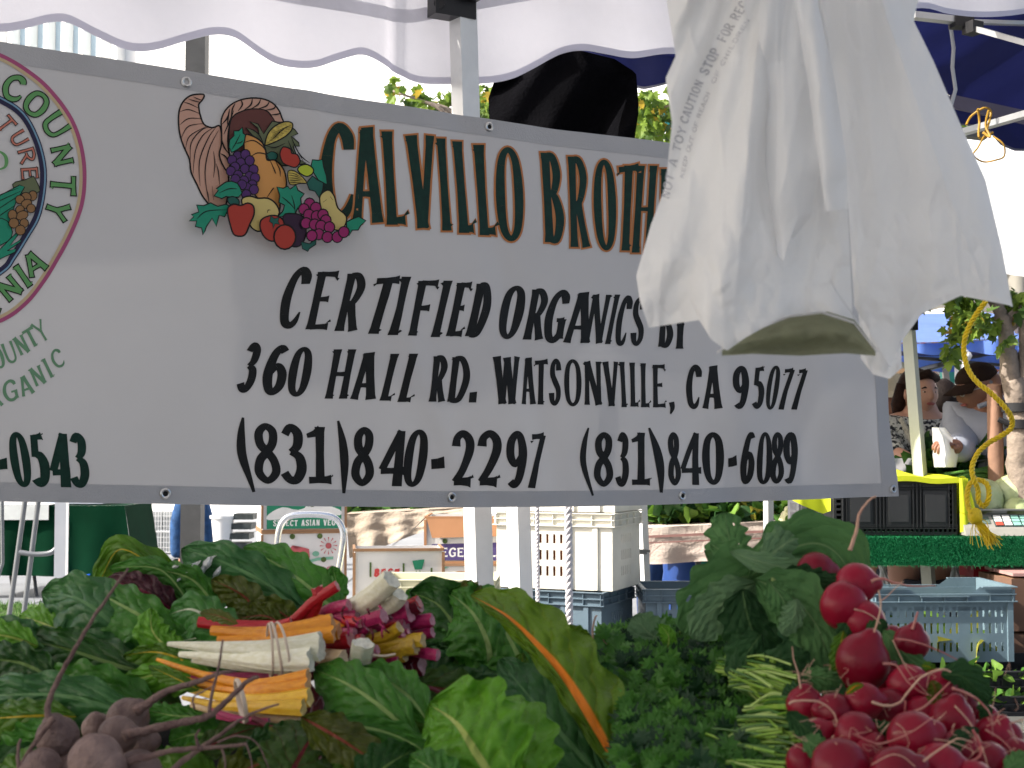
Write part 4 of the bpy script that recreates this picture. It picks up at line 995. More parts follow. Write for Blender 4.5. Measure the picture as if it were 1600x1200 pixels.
far_tree(b1, P(1600, 270, 11.6), cl, 'green tree showing just under the navy tent at right', .07, 32)
# teal box seen through the leaves
o = obj('teal_sign_box', MB().box(P(1030, 188, 13), (.36, .3, .16)), mat('teal_paint', (.02, .22, .22), rough=.5), loc=P(1030, 188, 13), smooth=False)
tag(o, 'small teal box seen through the maple leaves above the banner', 'sign')
mb = MB(); q = P(1030, 195, 13.1); mb.tube([q, Vector((q.x, q.y, 0))], .04, 8); obj('post', mb, m_grey, o)

# ------------------------------------------------------------------ other tents
m_navyc = mat('navy_canvas', (.012, .016, .075), rough=.7, var=.15, vscale=3, bump=.3, bscale=20, transl=.35, tcol=(.008, .01, .06))
nt_ = thing('navy_tent', 'navy blue canopy tent with silver truss at upper right', 'tent', (2.2, 5.2, 0))
SB = [(900, 120), (960, 128), (985, 134), (1005, 140), (1025, 136), (1047, 130), (1075, 128), (1100, 140), (1160, 145), (1200, 138), (1260, 150), (1320, 160), (1400, 180), (1450, 178), (1490, 195), (1530, 198), (1548, 208), (1562, 226), (1585, 236), (1610, 236), (1650, 220), (1720, 240), (1800, 236)]
def nd(px): return interp([(900, 5.2), (1800, 5.6)], px)
mb = MB()
def nval(s, t):
    px = lerp(900, 1800, s); yb = interp(SB, px); yt = interp([(900, 70), (1440, 128), (1500, 158), (1600, 186), (1800, 230)], px)
    return P(px, lerp(yb, min(yt, yb-20), t), nd(px)+.012*sin(px/14)+.02*sin(px/37+t*2))
mb.grid(nval, 160, 8); obj('valance', mb, m_navyc, nt_, angle=180)
mb = MB(); mb.grid(lambda s, t: nval(s, .0+t*.06)-Vector((0, .006, 0)), 160, 1); obj('valance_binding', mb, mat('grey_binding', (.12, .12, .15), rough=.7), nt_, angle=180)
a0 = nval(0, 1); a1 = nval(1, 1); 
def nroof(s, t):
    a = nval(s, 1); pk = Vector((lerp(1.4, 3.2, s), 4.6, 3.35)); return a+(pk-a)*t+Vector((0, 0, -.05*sin(pi*t)+.015*nz(s*9, t*9)))
mb = MB(); mb.grid(nroof, 60, 20); obj('roof', mb, m_navyc, nt_, angle=180)
m_sil = mat('silver_bar', (.42, .43, .44), rough=.35, metal=.5)
def pbar(parent, name, a, b, d0, d1, w, m=None):
    mb = MB(); mb.bar(P(a[0], a[1], d0), P(b[0], b[1], d1), w, w*.6); return obj(name, mb, m or m_sil, parent, smooth=False)
pbar(nt_, 'truss_bar', (1425, 24), (1512, 34), 4.7, 4.8, .035); pbar(nt_, 'truss_bar', (1512, 34), (1720, 40), 4.8, 5.0, .022)
pbar(nt_, 'truss_bar', (1525, 45), (1720, 100), 4.75, 4.3, .03); pbar(nt_, 'truss_bar', (1500, 208), (1640, 168), 5.2, 4.6, .035)
pbar(nt_, 'truss_bar', (1490, 206), (1540, 212), 5.3, 5.3, .05, m_grey)
mb = MB(); mb.box(P(1502, 36, 4.78), (.07, .05, .035), rz=.2); mb.box(P(1520, 44, 4.76), (.05, .05, .04), rz=.5); obj('hinge', mb, m_blackp, nt_, smooth=False)
mb = MB(); pts = [P(x, y, 5.15) for x, y in ((1485, 40), (1490, 75), (1488, 105), (1493, 140), (1486, 165))]; mb.tube(pts, .008, 6, squash=.4); obj('seam_tape', mb, m_sil, nt_)
mb = MB(); mb.bar(P(1484, 158, 5.28), P(1640, 192, 5.3), .012, .05); obj('seam_tape', mb, mat('mauve_tape', (.10, .09, .13), rough=.7), nt_, smooth=False)
mb = MB(); b_ = P(1800, 240, 5.6); mb.bar((b_.x+.2, b_.y, 0), (b_.x+.2, b_.y, 2.4), .04, .04); obj('leg', mb, m_sil, nt_, smooth=False)
def twist(name, pts, r, m, parent=None, loc=None, pitch=.02, n=3, seg=6):
    """laid rope: n strands wound round a path"""
    q = [Vector(p) for p in catmull([tuple(p) for p in pts], 14)]
    # resample evenly
    L_ = [0]
    for a, b in zip(q, q[1:]): L_.append(L_[-1]+(b-a).length)
    st = pitch/9; N = max(8, int(L_[-1]/st)); out = []; j = 0
    for i in range(N+1):
        x = L_[-1]*i/N
        while j < len(L_)-2 and L_[j+1] < x: j += 1
        out.append(q[j].lerp(q[j+1], (x-L_[j])/max(1e-9, L_[j+1]-L_[j])))
    mb = MB(); fr = []; prev = Vector((0, 1, 0))
    for i in range(N+1):
        t = (out[min(i+1, N)]-out[max(i-1, 0)]).normalized(); x = (prev-t*prev.dot(t)).normalized(); prev = x; fr.append((x, t.cross(x)))
    for k in range(n):
        pp = [out[i]+(fr[i][0]*cos(2*pi*(i*st/pitch+k/n))+fr[i][1]*sin(2*pi*(i*st/pitch+k/n)))*r*.58 for i in range(N+1)]
        mb.tube(pp, r*.50, seg)
    return obj(name, mb, m, parent, loc=loc, angle=180)
m_yrope = mat('yellow_rope', (.74, .53, .012), rough=.45, var=.2, vscale=90, spec=.4)
m_oc = mat('ochre_cord', (.34, .19, .02), rough=.55, var=.3, vscale=60)
kn = thing('knotted_cord', 'ochre cord knotted round the navy tent bar, looped below', 'cord', P(1538, 250, 4.9))
for i, pp in enumerate((((1510, 195), (1520, 178), (1535, 168), (1548, 175), (1542, 200), (1535, 212)), ((1528, 170), (1532, 190), (1528, 212), (1540, 215), (1552, 205)), ((1545, 172), (1540, 195), (1548, 215), (1536, 208)), ((1538, 212), (1528, 232), (1522, 243), (1535, 253), (1555, 252), (1568, 243), (1566, 226), (1552, 212)))):
    mb = MB(); mb.tube([Vector(p) for p in catmull([tuple(P(x+5*nz(j*1.7, i*3), y+7*nz(i*2, j*1.3), 4.88-.02*i+.02*(j % 2))) for j, (x, y) in enumerate(pp)], 5)], .0042 if i < 3 else .003, 7); obj('cord_loop', mb, m_oc, kn)
# white sunlit canopy at the far right
wt = thing('white_tent', 'bright white canopy with grey shaded skirt at the right edge', 'tent', (4.0, 9.3, 0))
def wroof(s, t): return P(lerp(1480, 1900, s), lerp(415+s*60, 215-20*s, t), 9.0+1.6*t)
mb = MB(); mb.grid(wroof, 20, 12); obj('roof', mb, mat('white_canopy', (.85, .85, .84), rough=.6, var=.02, transl=.3), wt, angle=180)
mb = MB(); mb.grid(lambda s, t: P(lerp(1480, 1900, s), lerp(457+s*60, 415+s*60, t), 9.0+.03*sin(s*40)), 60, 4); obj('valance', mb, mat('shaded_skirt_canvas', (.36, .34, .29), rough=.8, transl=.2), wt, angle=180)  # skirt's shade painted in as a greyer cloth colour than the roof
mb = MB(); mb.bar(P(1900, 500, 9.1), Vector((P(1900, 500, 9.1).x, 9.1, 0)), .05, .05); obj('leg', mb, m_wpost, wt, smooth=False)
# beige tent whose leg stands in front of the woman
bt = thing('beige_tent', 'beige canopy tent on a leaning white leg in front of the woman', 'tent', (1.85, 6.3, 0))
def broof(s, t): return P(lerp(820, 1570, s), lerp(497-interp([(0, 0), (.77, -2), (.88, 18), (1, 4)], s)*1.0, 440, t), lerp(7.9, 6.4, t)+.02*sin(s*20))
mb = MB(); mb.grid(lambda s, t: broof(s, t*1.25), 30, 10); obj('roof', mb, mat('beige_canvas', (.34, .32, .28), rough=.85, var=.08, transl=.35), bt, angle=180)  # roof carried out of view, left and forward, to shade the people
pbar(bt, 'truss_bar', (1420, 500), (1478, 462), 6.6, 7.2, .02)
post_px('leg', 1417, 480, 1438, 745, 6.25, 6.25, .046, .9, mat('cream_painted_steel', (.46, .48, .43), rough=.45, var=.05), bt)
mb = MB(); mb.box(P(1420, 500, 6.22), (.056, .056, .09), rz=.5); obj('leg_joint', mb, m_blackp, bt, smooth=False)
# blue tents
m_bluec = mat('blue_canvas', (.12, .22, .60), rough=.65, var=.15, vscale=2.5, bump=.3, bscale=8, transl=.35, tcol=(.10, .2, .6))
ut = thing('blue_tent', 'bright blue canopy tents beyond the couple', 'tent', (3.6, 12.0, 0))
def uroof(s, t): return P(lerp(1340, 1800, s), lerp(532+3*sin(s*9), 494-6*sin(s*3), t), lerp(11.2, 13.4, t)+.05*sin(s*17+t*4))
mb = MB(); mb.grid(uroof, 40, 12); obj('roof', mb, m_bluec, ut, angle=180)
mb = MB(); mb.grid(lambda s, t: P(lerp(1340, 1800, s), lerp(552+3*sin(s*30), 534+3*sin(s*9), t), 11.2+.04*sin(s*50)+.02), 60, 4); obj('valance', mb, m_bluec, ut, angle=180)
mb = MB(); mb.grid(lambda s, t: P(lerp(1340, 1800, s), lerp(578+4*sin(s*26), 554, t), 12.6+.05*sin(s*44)), 60, 4); obj('valance', mb, m_bluec, ut, angle=180)
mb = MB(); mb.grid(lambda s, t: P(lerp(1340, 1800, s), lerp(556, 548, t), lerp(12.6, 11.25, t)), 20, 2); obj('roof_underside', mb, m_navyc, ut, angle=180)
for a, b in (((1424, 558), (1495, 565)), ((1495, 565), (1440, 580)), ((1425, 580), (1495, 562)), ((1500, 565), (1580, 572)), ((1500, 562), (1545, 553)), ((1425, 552), (1450, 538))):
    pbar(ut, 'truss_bar', a, b, 11.6, 11.8, .04, m_sil if a[0] == 1425 else m_grey)
mb = MB(); q = P(1498, 552, 11.5); mb.bar((q.x, q.y, 0), q, .055, .055); obj('leg', mb, m_wpost, ut, smooth=False)
mb = MB(); mb.box(P(1498, 560, 11.45), (.09, .09, .1)); obj('leg_joint', mb, m_blackp, ut, smooth=False)
mb = MB(); q = P(1482, 560, 12.8); mb.box((q.x, q.y, 1.1), (.13, .1, 2.0)); o = obj('teal_board', mb, mat('mint_paint', (.06, .36, .26), rough=.6), loc=(q.x, q.y, 0), smooth=False); tag(o, 'mint green upright board in front of the wire fence', 'board')
mb = MB(); mb.bar(P(1474, 562, 12.6), P(1486, 640, 12.6), .05, .04); o = obj('leaning_pole', mb, m_galv, loc=P(1486, 660, 12.6), smooth=False); tag(o, 'pale leaning pole in front of the mint green board', 'pole')
# white flower bucket-like bright bundle behind the man
mb = MB(); random.seed(3)
for i in range(30): mb.ball(P(1504+random.gauss(0, 7), random.uniform(612, 665), 9.3+random.uniform(-.05, .05)), random.uniform(.02, .05), 8)
for i in range(9): mb.ball(P(1508+random.gauss(0, 4), random.uniform(548, 562), 9.3), random.uniform(.02, .035), 8)
mb.tube([P(1506, 560, 9.3), P(1505, 620, 9.3)], .012, 6)
o = obj('white_bag_bundle', mb, m_bag, loc=P(1504, 665, 9.3)); tag(o, 'bundle of crumpled white plastic bags hung on a line behind the man', 'bags')
mb = MB(); mb.box(P(1396, 592, 9.5), (.20, .1, .22)); o = obj('picture_panel', mb, mat('dark_green_panel', (.05, .06, .045), rough=.8, col2=(.22, .22, .2), vscale=14), loc=P(1396, 592, 9.5), smooth=False); tag(o, 'small dark mottled panel above the straw hat', 'panel')
mb = MB()
for x in (1384, 1402, 1422): mb.bar(P(x, 578, 9.45), Vector((P(x, 578, 9.45).x, 9.45, 0)), .03, .03)
mb.bar(P(1378, 582, 9.44), P(1430, 578, 9.44), .03, .03); o = obj('wooden_frame', mb, mat('tan_timber', (.35, .22, .12), rough=.8), loc=(P(1402, 700, 9.45).x, 9.45, 0), smooth=False); tag(o, 'thin tan wooden stand behind the straw hat', 'stand')
mb = MB(); mb.box(P(1395, 625, 9.7), (.3, .02, .5)); mb.box(P(1433, 586, 9.7), (.14, .05, .05)); o = obj('white_board', mb, m_wpost, loc=P(1395, 660, 9.7), smooth=False); tag(o, 'white board behind the straw hat', 'board')

# ------------------------------------------------------------------ left background
post = MB(); q = P(307, 700, 15.2); post.box((q.x, q.y, 2.6), (.115, .20, 5.2)); post.box((q.x-.1, q.y-.02, 2.6), (.09, .16, 5.2), mi=1)
q2 = P(302, 700, 15.0)
o = obj('grey_column', MB().box((q2.x, q2.y, 4.7), (.21, .2, 9.4)), mat('grey_column_paint', (.07, .07, .07), rough=.6), loc=(q2.x, q2.y, 0), smooth=False); tag(o, 'dark grey square column rising above and below the banner at left', 'column')
mb = MB(); mb.box((q2.x-.03, q2.y-.02, .02), (.5, .4, .04)); obj('base_plate', mb, m_grey, o, smooth=False)
# neighbouring tent leg (white) at far left
mb = MB(); q = P(96, 700, 8.2); prism_post(mb, (q.x, q.y, 0), (q.x, q.y, 2.1), .062, .3); q = P(107, 700, 8.3); mb.bar((q.x, q.y, 0), (q.x, q.y, 2.1), .012, .012)
o = obj('tent_leg', mb, m_wpost, loc=(q.x, q.y, 0), smooth=False); tag(o, 'white square tent leg at the left beside the dark green table', 'post')
# grey tube stand
st_ = thing('tube_stand', 'pair of slanting grey metal tubes with a curved crossbar, far left', 'stand', (P(20, 700, 9.6).x, 9.6, 0))
for a, b in (((52, 690), (9, 1000)), ((72, 690), (32, 1000))):
    a_ = P(*a, 9.6); b_ = P(*b, 9.6); k = -b_.z/(a_.z-b_.z); c = b_+(a_-b_)*k
    mb = MB(); mb.tube([c, a_], .017, 10); obj('leg', mb, mat('dull_tube', (.20, .21, .22), rough=.4, metal=.5), st_)
mb = MB(); mb.tube([Vector(p) for p in catmull([tuple(P(x, y, 9.55)) for x, y in ((30, 863), (55, 866), (78, 864), (88, 856), (90, 845))], 4)], .017, 10); obj('crossbar', mb, MATS['dull_tube'], st_)
mb = MB(); mb.tube([P(3, 760, 10), P(4, 880, 10), P(-6, 910, 10)], .014, 8); obj('side_tube', mb, MATS['dull_tube'], st_)
# dark green table
m_dgc = mat('dark_green_cloth', (.001, .026, .011), spec=.08, rough=.95, var=.12, vscale=5, bump=.2, bscale=12)
tt = thing('green_cloth_table', 'trestle table under a dark green cloth at the far left', 'table', (P(60, 700, 12.8).x, 12.8, 0))
zt = .80
def tc(s, t):
    px = lerp(-160, 205, s); dd = lerp(12.4, 13.3, t); return P(px, 700, dd)*Vector((1, 1, 0)) if False else Vector((P(px, 700, 12.6).x, dd, zt))
mb = MB(); mb.grid(tc, 20, 4); obj('table_top', mb, m_dgc, tt, angle=180)
def sk(s, t):
    px = lerp(-160, 206, s); x = P(px, 700, 12.6).x; px2 = px+(16*t if s > .9 else 0)
    x += .10*t*max(0, (s-.85)/.15); return Vector((x, 12.39-.03*t+.025*t*sin(s*34), zt-.58*t-.04*t*s))
mb = MB(); mb.grid(sk, 60, 8); mb.grid(lambda s, t: Vector((sk(1, t).x, lerp(12.39, 13.3, s), sk(1, t).z)), 6, 8); obj('cloth_skirt', mb, m_dgc, tt, angle=180)
mb = MB(); mb.grid(lambda s, t: Vector((P(lerp(-160, 92, s), 700, 12.6).x, 12.36-.012, zt+.008-.13*t)), 10, 2); mb.grid(lambda s, t: Vector((P(lerp(-160, 92, s), 700, 12.6).x, lerp(12.35, 13.3, t), zt+.01)), 10, 2)
obj('white_overlay', mb, mat('white_tablecloth', (.66, .67, .66), rough=.8), tt, angle=180)
for x0, x1 in ((38, 58), (-40, -20), (0, 22)):
    mb = MB(); a = P(x0, 700, 12.7); b = P(x1, 700, 12.5); mb.tube([(a.x, 12.75, zt-.02), (b.x, 12.55, 0)], .016, 8); obj('leg', mb, m_grey, tt)
def carton(name, label, c, dim, rz, top=False, mats=None, edge=True, cat='carton', group=None):
    t = thing(name, label, cat, Vector(c)-Vector((0, 0, dim[2]/2)), group); t.rotation_euler = (0, 0, 0)
    w, d, h = dim; R = Matrix.Rotation(rz, 3, 'Z'); c = Vector(c)
    mb = MB(); k = .004
    L_ = lambda x, y, z: c+R @ Vector((x, y, z))
    mb.box(L_(0, -d/2+k/2, 0), (w, k, h), R=R); obj('front_panel', mb, mats[0], t, smooth=False)
    mb = MB(); mb.box(L_(0, d/2-k/2, 0), (w, k, h), R=R); obj('rear_panel', mb, mats[0], t, smooth=False)
    for s in (-1, 1):
        mb = MB(); mb.box(L_(s*(w/2-k/2), 0, 0), (k, d-2*k, h), R=R); obj('side_panel', mb, mats[0], t, smooth=False)
    mb = MB(); mb.box(L_(0, 0, -h/2+.01), (w-2*k-.002, d-2*k-.002, .02), R=R)
    obj('base', mb, mats[1], t, smooth=False)
    if top: mb = MB(); mb.box(L_(0, 0, h/2-.012), (w-2*k-.002, d-2*k-.002, .02), R=R); obj('lid', mb, mats[1], t, smooth=False)
    if edge:
        mb = MB(); e = .012
        for z in (-h/2, h/2):
            mb.box(L_(0, -d/2-.002, z), (w+.008, .010, e), R=R); mb.box(L_(-w/2-.002, 0, z), (.010, d, e), R=R); mb.box(L_(w/2+.002, 0, z), (.010, d, e), R=R)
        mb.box(L_(-w/2-.003, -d/2-.003, 0), (.012, .012, h-.02), R=R); mb.box(L_(w/2+.003, -d/2-.003, 0), (.012, .012, h-.02), R=R)
        obj('brown_edging', mb, mats[1], t, smooth=False)
    mp = flatmap(L_(-w/2, -d/2-.0045, h/2), R @ Vector((1, 0, 0)), Vector((0, 0, -1)), R @ Vector((0, -1, 0)))   # x right, y down from upper left
    return t, mp, L_
m_cwhite = mat('white_cardboard', (.62, .61, .60), rough=.75, var=.06, vscale=8)
m_card = mat('brown_cardboard', (.27, .155, .085), rough=.8, var=.12, vscale=8)
m_pgreen = mat('carton_green', (.02, .20, .11), rough=.7, var=.1); m_pred = mat('carton_red', (.45, .05, .05), rough=.7, var=.1); m_ppurple = mat('carton_purple', (.07, .05, .16), rough=.7, var=.1)
m_pwhite = mat('white_ink', (.7, .7, .68), rough=.7); m_hole2 = mat('dark_opening', (.03, .05, .02), rough=.9, col2=(.10, .16, .04), vscale=60)
def tp(*a, **k): return text_polys(*a, **k)
# carton on the left table
t, mp, _ = carton('produce_carton', 'small white box lettered in black on the dark green table', (P(44, 700, 12.7).x, 12.75, zt+.055+.012), (.46, .3, .11), 0, True, [m_cwhite, m_cwhite], edge=False)
decal('lettering', [(0, tp('CAL', .05, .19, .02, .075, .008)), (0, tp('ME', .33, .42, .02, .07, .007)), (1, tp('OK', .20, .32, .02, .07, .008))], [m_ink, m_pred], mp, t)
mb = MB(); mb.box((P(125, 700, 12.7).x, 12.7, zt+.05), (.5, .3, .08)); o = obj('folded_papers', mb, mat('pale_blue_paper', (.55, .6, .68), rough=.7), loc=(P(125, 700, 12.7).x, 12.7, zt), smooth=False); tag(o, 'stack of pale papers on the dark green table beside the white box', 'papers')
# blue tarp lump
mb = MB(); c = P(122, 700, 12.2); mb.ball((c.x, 12.2, .09), (.14, .12, .12), 20, 0, None, lambda d: 1+.5*nz(d.x*3, d.y*3, d.z*3)); o = obj('blue_bag', mb, mat('blue_plastic', (.02, .10, .62), rough=.3, bump=1, bscale=12), loc=(c.x, 12.2, 0)); tag(o, 'crumpled bright blue plastic bag on the ground by the white leg', 'bag')
# wire baskets against the hall
def basket(x, y, z, w, h, first=[None]):
    if first[0] is None:
        r = thing('wire_basket', '', 'basket', (x, y, z)); mb = MB()
        for i in range(7): mb.bar((x-w/2+w*i/6, y, z), (x-w/2+w*i/6, y, z+h), .008, .008)
        for i in range(5): mb.bar((x-w/2, y, z+h*i/4), (x+w/2, y, z+h*i/4), .008, .008)
        mb.box((x, y+.15, z+h/2), (w-.02, .25, h*.9), mi=1)
        obj('wire_mesh', mb, [m_wpost, mat('pale_stock', (.42, .44, .44), rough=.8, var=.3, vscale=18)], r, smooth=False); first[0] = r
    else: r = copy_tree(first[0]); r.location = (x, y, z)
    r['group'] = 'white wire baskets stacked against the hall'; return r
n = 0
for i, px in enumerate((214, 240, 266)):
    for j in range(2):
        r = basket(P(px, 700, 17.5).x, 17.5, .02+j*.26, .2, .25)
        r['label'] = ['left', 'middle', 'right'][i]+' white wire basket, '+['bottom', 'top'][j]+' row, stacked by the hall behind the jeans'
mb = MB(); a = P(206, 782, 16.5); b = P(230, 700, 16.5); mb.tube([P(205, 780, 16.5), Vector((P(228, 700, 16.5).x, 16.5, 0))], .012, 6); mb.tube([P(236, 780, 16.5), Vector((P(238, 700, 16.5).x, 16.5, 0))], .012, 6)
o = obj('folding_easel', mb, m_grey, loc=(P(228, 700, 16.5).x, 16.5, 0)); tag(o, 'thin dark folding easel legs in front of the wire baskets', 'easel')
mb = MB(); q = P(349, 700, 14.6); mb.lathe([(0, 0), (.085, 0), (.115, .30), (.13, .30), (.13, .33), (.105, .33), (.08, .02)], (q.x, 14.6, .28), 24); o = obj('white_bucket', mb, m_wpost, loc=(q.x, 14.6, .28)); tag(o, 'white plastic bucket on a dark crate beside the jeans', 'bucket')
mb = MB(); q = P(370, 700, 14.8); mb.box((q.x-.02, 14.8, .14), (.55, .4, .26)); 
for i in range(4): mb.box((q.x+.06+.02*i, 14.7, .30+.1*i), (.2, .3, .06))
o = obj('dark_crate', mb, mat('grey_black_plastic', (.05, .06, .06), rough=.6, var=.5, vscale=12), loc=(q.x, 14.8, 0), smooth=False); tag(o, 'dark grey crate with stacked trays under the white bucket', 'crate')

# ------------------------------------------------------------------ centre background: cartons, crates, tables
cd = 7.5; cx = P(470, 700, cd).x; rz = .25
random.seed(12)
def dots(pts, r=.014): return [circ(x, y, r, r, 12) for x, y in pts]
for i, (zc, lab) in enumerate(((1.3-(816-700)/296-.0, ''),)): pass
def zat(py, d): return CAMZ-(py-700)/2222.0*d
h1 = .305
zA = zat(825, cd)       # bottom of the green carton
t, mp, L_ = carton('produce_carton', 'green and white printed vegetable carton on top of the stack behind the hand truck', (cx, cd, zA+h1/2), (.42, .38, h1), rz, True, [m_cwhite, m_card])
W_ = .42
decal('carton_print', [(0, [[(.02, .02), (.40, .02), (.40, .295), (.02, .295)]]), (1, [[(x, y) for x, y in catmull([(.03, .22), (.10, .185), (.18, .20), (.28, .17), (.39, .20), (.39, .23), (.28, .21), (.18, .235), (.03, .25)], 3, True)]]), (1, [[(.03, .03), (.39, .03), (.39, .14), (.25, .12), (.12, .14), (.03, .12)]]), (2, [circ(.17, .155, .05, .02, 14)]), (1, tp('SELECT ASIAN VEG', .05, .37, .25, .282, .006)), (1, tp('CA', .21, .25, .18, .21, .006)), (3, dots([(.09, .16), (.25, .17)], .016))], [m_pgreen, m_pwhite, m_pred, m_hole2], mp, t)
t, mp, L_ = carton('produce_carton', 'white carton with a red barn print and red lettering, under the green carton', (cx, cd, zA-.006-h1/2), (.42, .38, h1-.008), rz, True, [m_cwhite, m_card])
barn = [(.135, .13), (.135, .085), (.15, .065), (.165, .085), (.20, .075), (.235, .085), (.24, .13)]
hills = [(.06, .15), (.12, .135), (.2, .15), (.28, .13), (.36, .125), (.36, .14), (.28, .145), (.2, .165), (.12, .155), (.06, .165)]
trees_ = [circ(.09, .12, .022, .014, 12), circ(.27, .11, .018, .014, 12), circ(.055, .11, .012, .016, 10), circ(.11, .105, .014, .012, 10)]
suns = [circ(.335, .07, .016, .016, 14)]+[[(.335+.02*cos(a), .07+.02*sin(a)), (.335+.045*cos(a+.07), .07+.045*sin(a+.07)), (.335+.045*cos(a-.07), .07+.045*sin(a-.07))] for a in [i*pi/6 for i in range(12)]]
decal('carton_print', [(0, [hills]+trees_), (1, [barn]+suns), (1, tp('CALVINS', .04, .37, .175, .225, .006)), (0, tp('FARM', .12, .22, .245, .265, .003)), (2, dots([(.07, .15), (.2, .15), (.31, .14), (.15, .02), (.29, .02)], .014))], [mat('faded_green_ink', (.16, .36, .26), rough=.7), mat('faded_red_ink', (.42, .09, .10), rough=.7), m_hole2], mp, t)
for j in range(2):
    t, mp, L_ = carton('produce_carton', ('plain white carton third down in the stack behind the hand truck', 'plain white carton at the foot of the stack behind the hand truck')[j], (cx+.01*j, cd, zA-.006-h1*(1.5+j)), (.42, .38, h1-.008), rz-.03*j, True, [m_cwhite, m_card])
    if j == 0: decal('carton_print', [(0, tp('B', .3, .34, .10, .15, .008))], [m_pred], mp, t)
# side of the lit cartons: little floral prints
# hand truck
ht = thing('hand_truck', 'chrome tubular hand truck handle standing before the carton stack', 'hand truck', (P(487, 700, 5.6).x, 5.6, 0))
m_chrome = mat('chrome_tube', (.72, .74, .76), rough=.18, metal=.9, var=.05)
hp = [P(x, y, 5.5) for x, y in ((431, 900), (432, 860), (437, 825), (450, 808), (475, 804), (505, 805), (525, 811), (536, 830), (534, 860), (527, 900))]
mb = MB(); pts = [Vector(p) for p in catmull([tuple(p) for p in hp], 6)]
mb.tube([Vector((pts[0].x, 5.75, .12))]+pts+[Vector((pts[-1].x, 5.75, .12))], .0125, 12); obj('frame', mb, m_chrome, ht)
for z in (.3, .6):
    mb = MB(); mb.tube([(hp[0].x, 5.68, z), (hp[-1].x, 5.68, z)], .011, 10); obj('crossbar', mb, m_chrome, ht)
mb = MB(); mb.box(((hp[0].x+hp[-1].x)/2, 5.62, .03), (.3, .2, .008)); obj('toe_plate', mb, m_chrome, ht, smooth=False)
for x in (hp[0].x-.03, hp[-1].x+.03):
    mb = MB(); mb.lathe([(0, -.02), (.05, -.02), (.10, -.028), (.115, 0), (.10, .028), (.05, .02), (0, .02)], (x, 5.8, .115), 24, 0, Matrix.Rotation(pi/2, 3, 'Y')); obj('wheel', mb, m_blackp, ht)

# burlap covered tables
m_burlap = mat('burlap', (.40, .33, .26), rough=.9, var=.10, vscale=5, bump=.6, bscale=60)
m_burl2 = mat('striped_burlap', (.43, .33, .29), col2=(.58, .52, .46), rough=.9, vscale=4, bump=.5, bscale=70)
def drape(parent, name, tl, tr_, bl, br, d0, d1, m, wav=.03, nu=50, nv=14, freq=22):
    mb = MB()
    def f(s, t):
        x0 = lerp(tl[0], tr_[0], s); y0 = lerp(tl[1], tr_[1], s); x1 = lerp(bl[0], br[0], s); y1 = lerp(bl[1], br[1], s)+2*sin(s*freq*.6)
        return P(lerp(x0, x1, t), lerp(y0, y1, t), lerp(d0, d1, s)-.02*t+wav*t*sin(s*freq+2*sin(s*5))+.012*nz(s*9, t*6))
    mb.grid(f, nu, nv); return obj(name, mb, m, parent, angle=180)
ct = thing('burlap_table', 'long stall table with pinkish striped burlap skirt and leafy greens behind', 'table', (P(1100, 700, 8).x, 8, 0))
drape(ct, 'burlap_skirt', (985, 826), (1330, 808), (985, 880), (1330, 876), 8.0, 8.0, m_burl2, .02)
mb = MB(); mb.grid(lambda s, t: P(lerp(985, 1330, s), 700, 8).__class__((P(lerp(985, 1330, s), 700, 8).x, lerp(8.0, 9.0, t), zat(lerp(826, 808, s), 8))), 10, 4); obj('table_top', mb, m_burl2, ct, angle=180)
mb = MB(); mb.grid(lambda s, t: drape_pt(s, t) if False else P(lerp(985, 1330, s), lerp(838, 822, s)+t*4, 7.985), 40, 1); obj('stripe', mb, mat('pink_stripe', (.36, .20, .18), rough=.9), ct, angle=180)
mb = MB(); mb.grid(lambda s, t: P(lerp(985, 1330, s), lerp(848, 834, s)+t*2.5, 7.975), 40, 1); obj('stripe', mb, MATS['pink_stripe'], ct, angle=180)
for px in (1000, 1090, 1180, 1300):
    mb = MB(); x = P(px, 700, 8.2).x; mb.bar((x, 8.2, 0), (x, 8.2, .8), .03, .03); obj('leg', mb, m_grey, ct, smooth=False)
lt = thing('burlap_table', 'table with sagging beige burlap cloth behind the cartons', 'table', (P(620, 700, 8.3).x, 8.3, 0))
mb = MB()
def sag(s, t):
    x = lerp(540, 735, s); yt = interp([(0, 803), (.5, 798), (1, 792)], s); yb = interp([(0, 872), (.1, 868), (.35, 848), (.65, 826), (1, 800)], s)
    return P(x+lerp(0, 6, t), lerp(yt, yb, t), 8.0-.06*t+.03*t*sin(s*26)+.02*nz(s*7, t*5))
mb.grid(sag, 60, 16); obj('burlap_skirt', mb, m_burlap, lt, angle=180)
mb = MB(); mb.grid(lambda s, t: Vector((P(lerp(540, 735, s), 700, 8).x, lerp(8.0, 8.9, t), zat(interp([(0, 803), (1, 792)], s), 8))), 10, 4); obj('table_top', mb, m_burlap, lt, angle=180)
for px in (560, 720):
    mb = MB(); x = P(px, 700, 8.3).x; mb.bar((x, 8.3, 0), (x, 8.3, .85), .03, .03); obj('leg', mb, m_grey, lt, smooth=False)
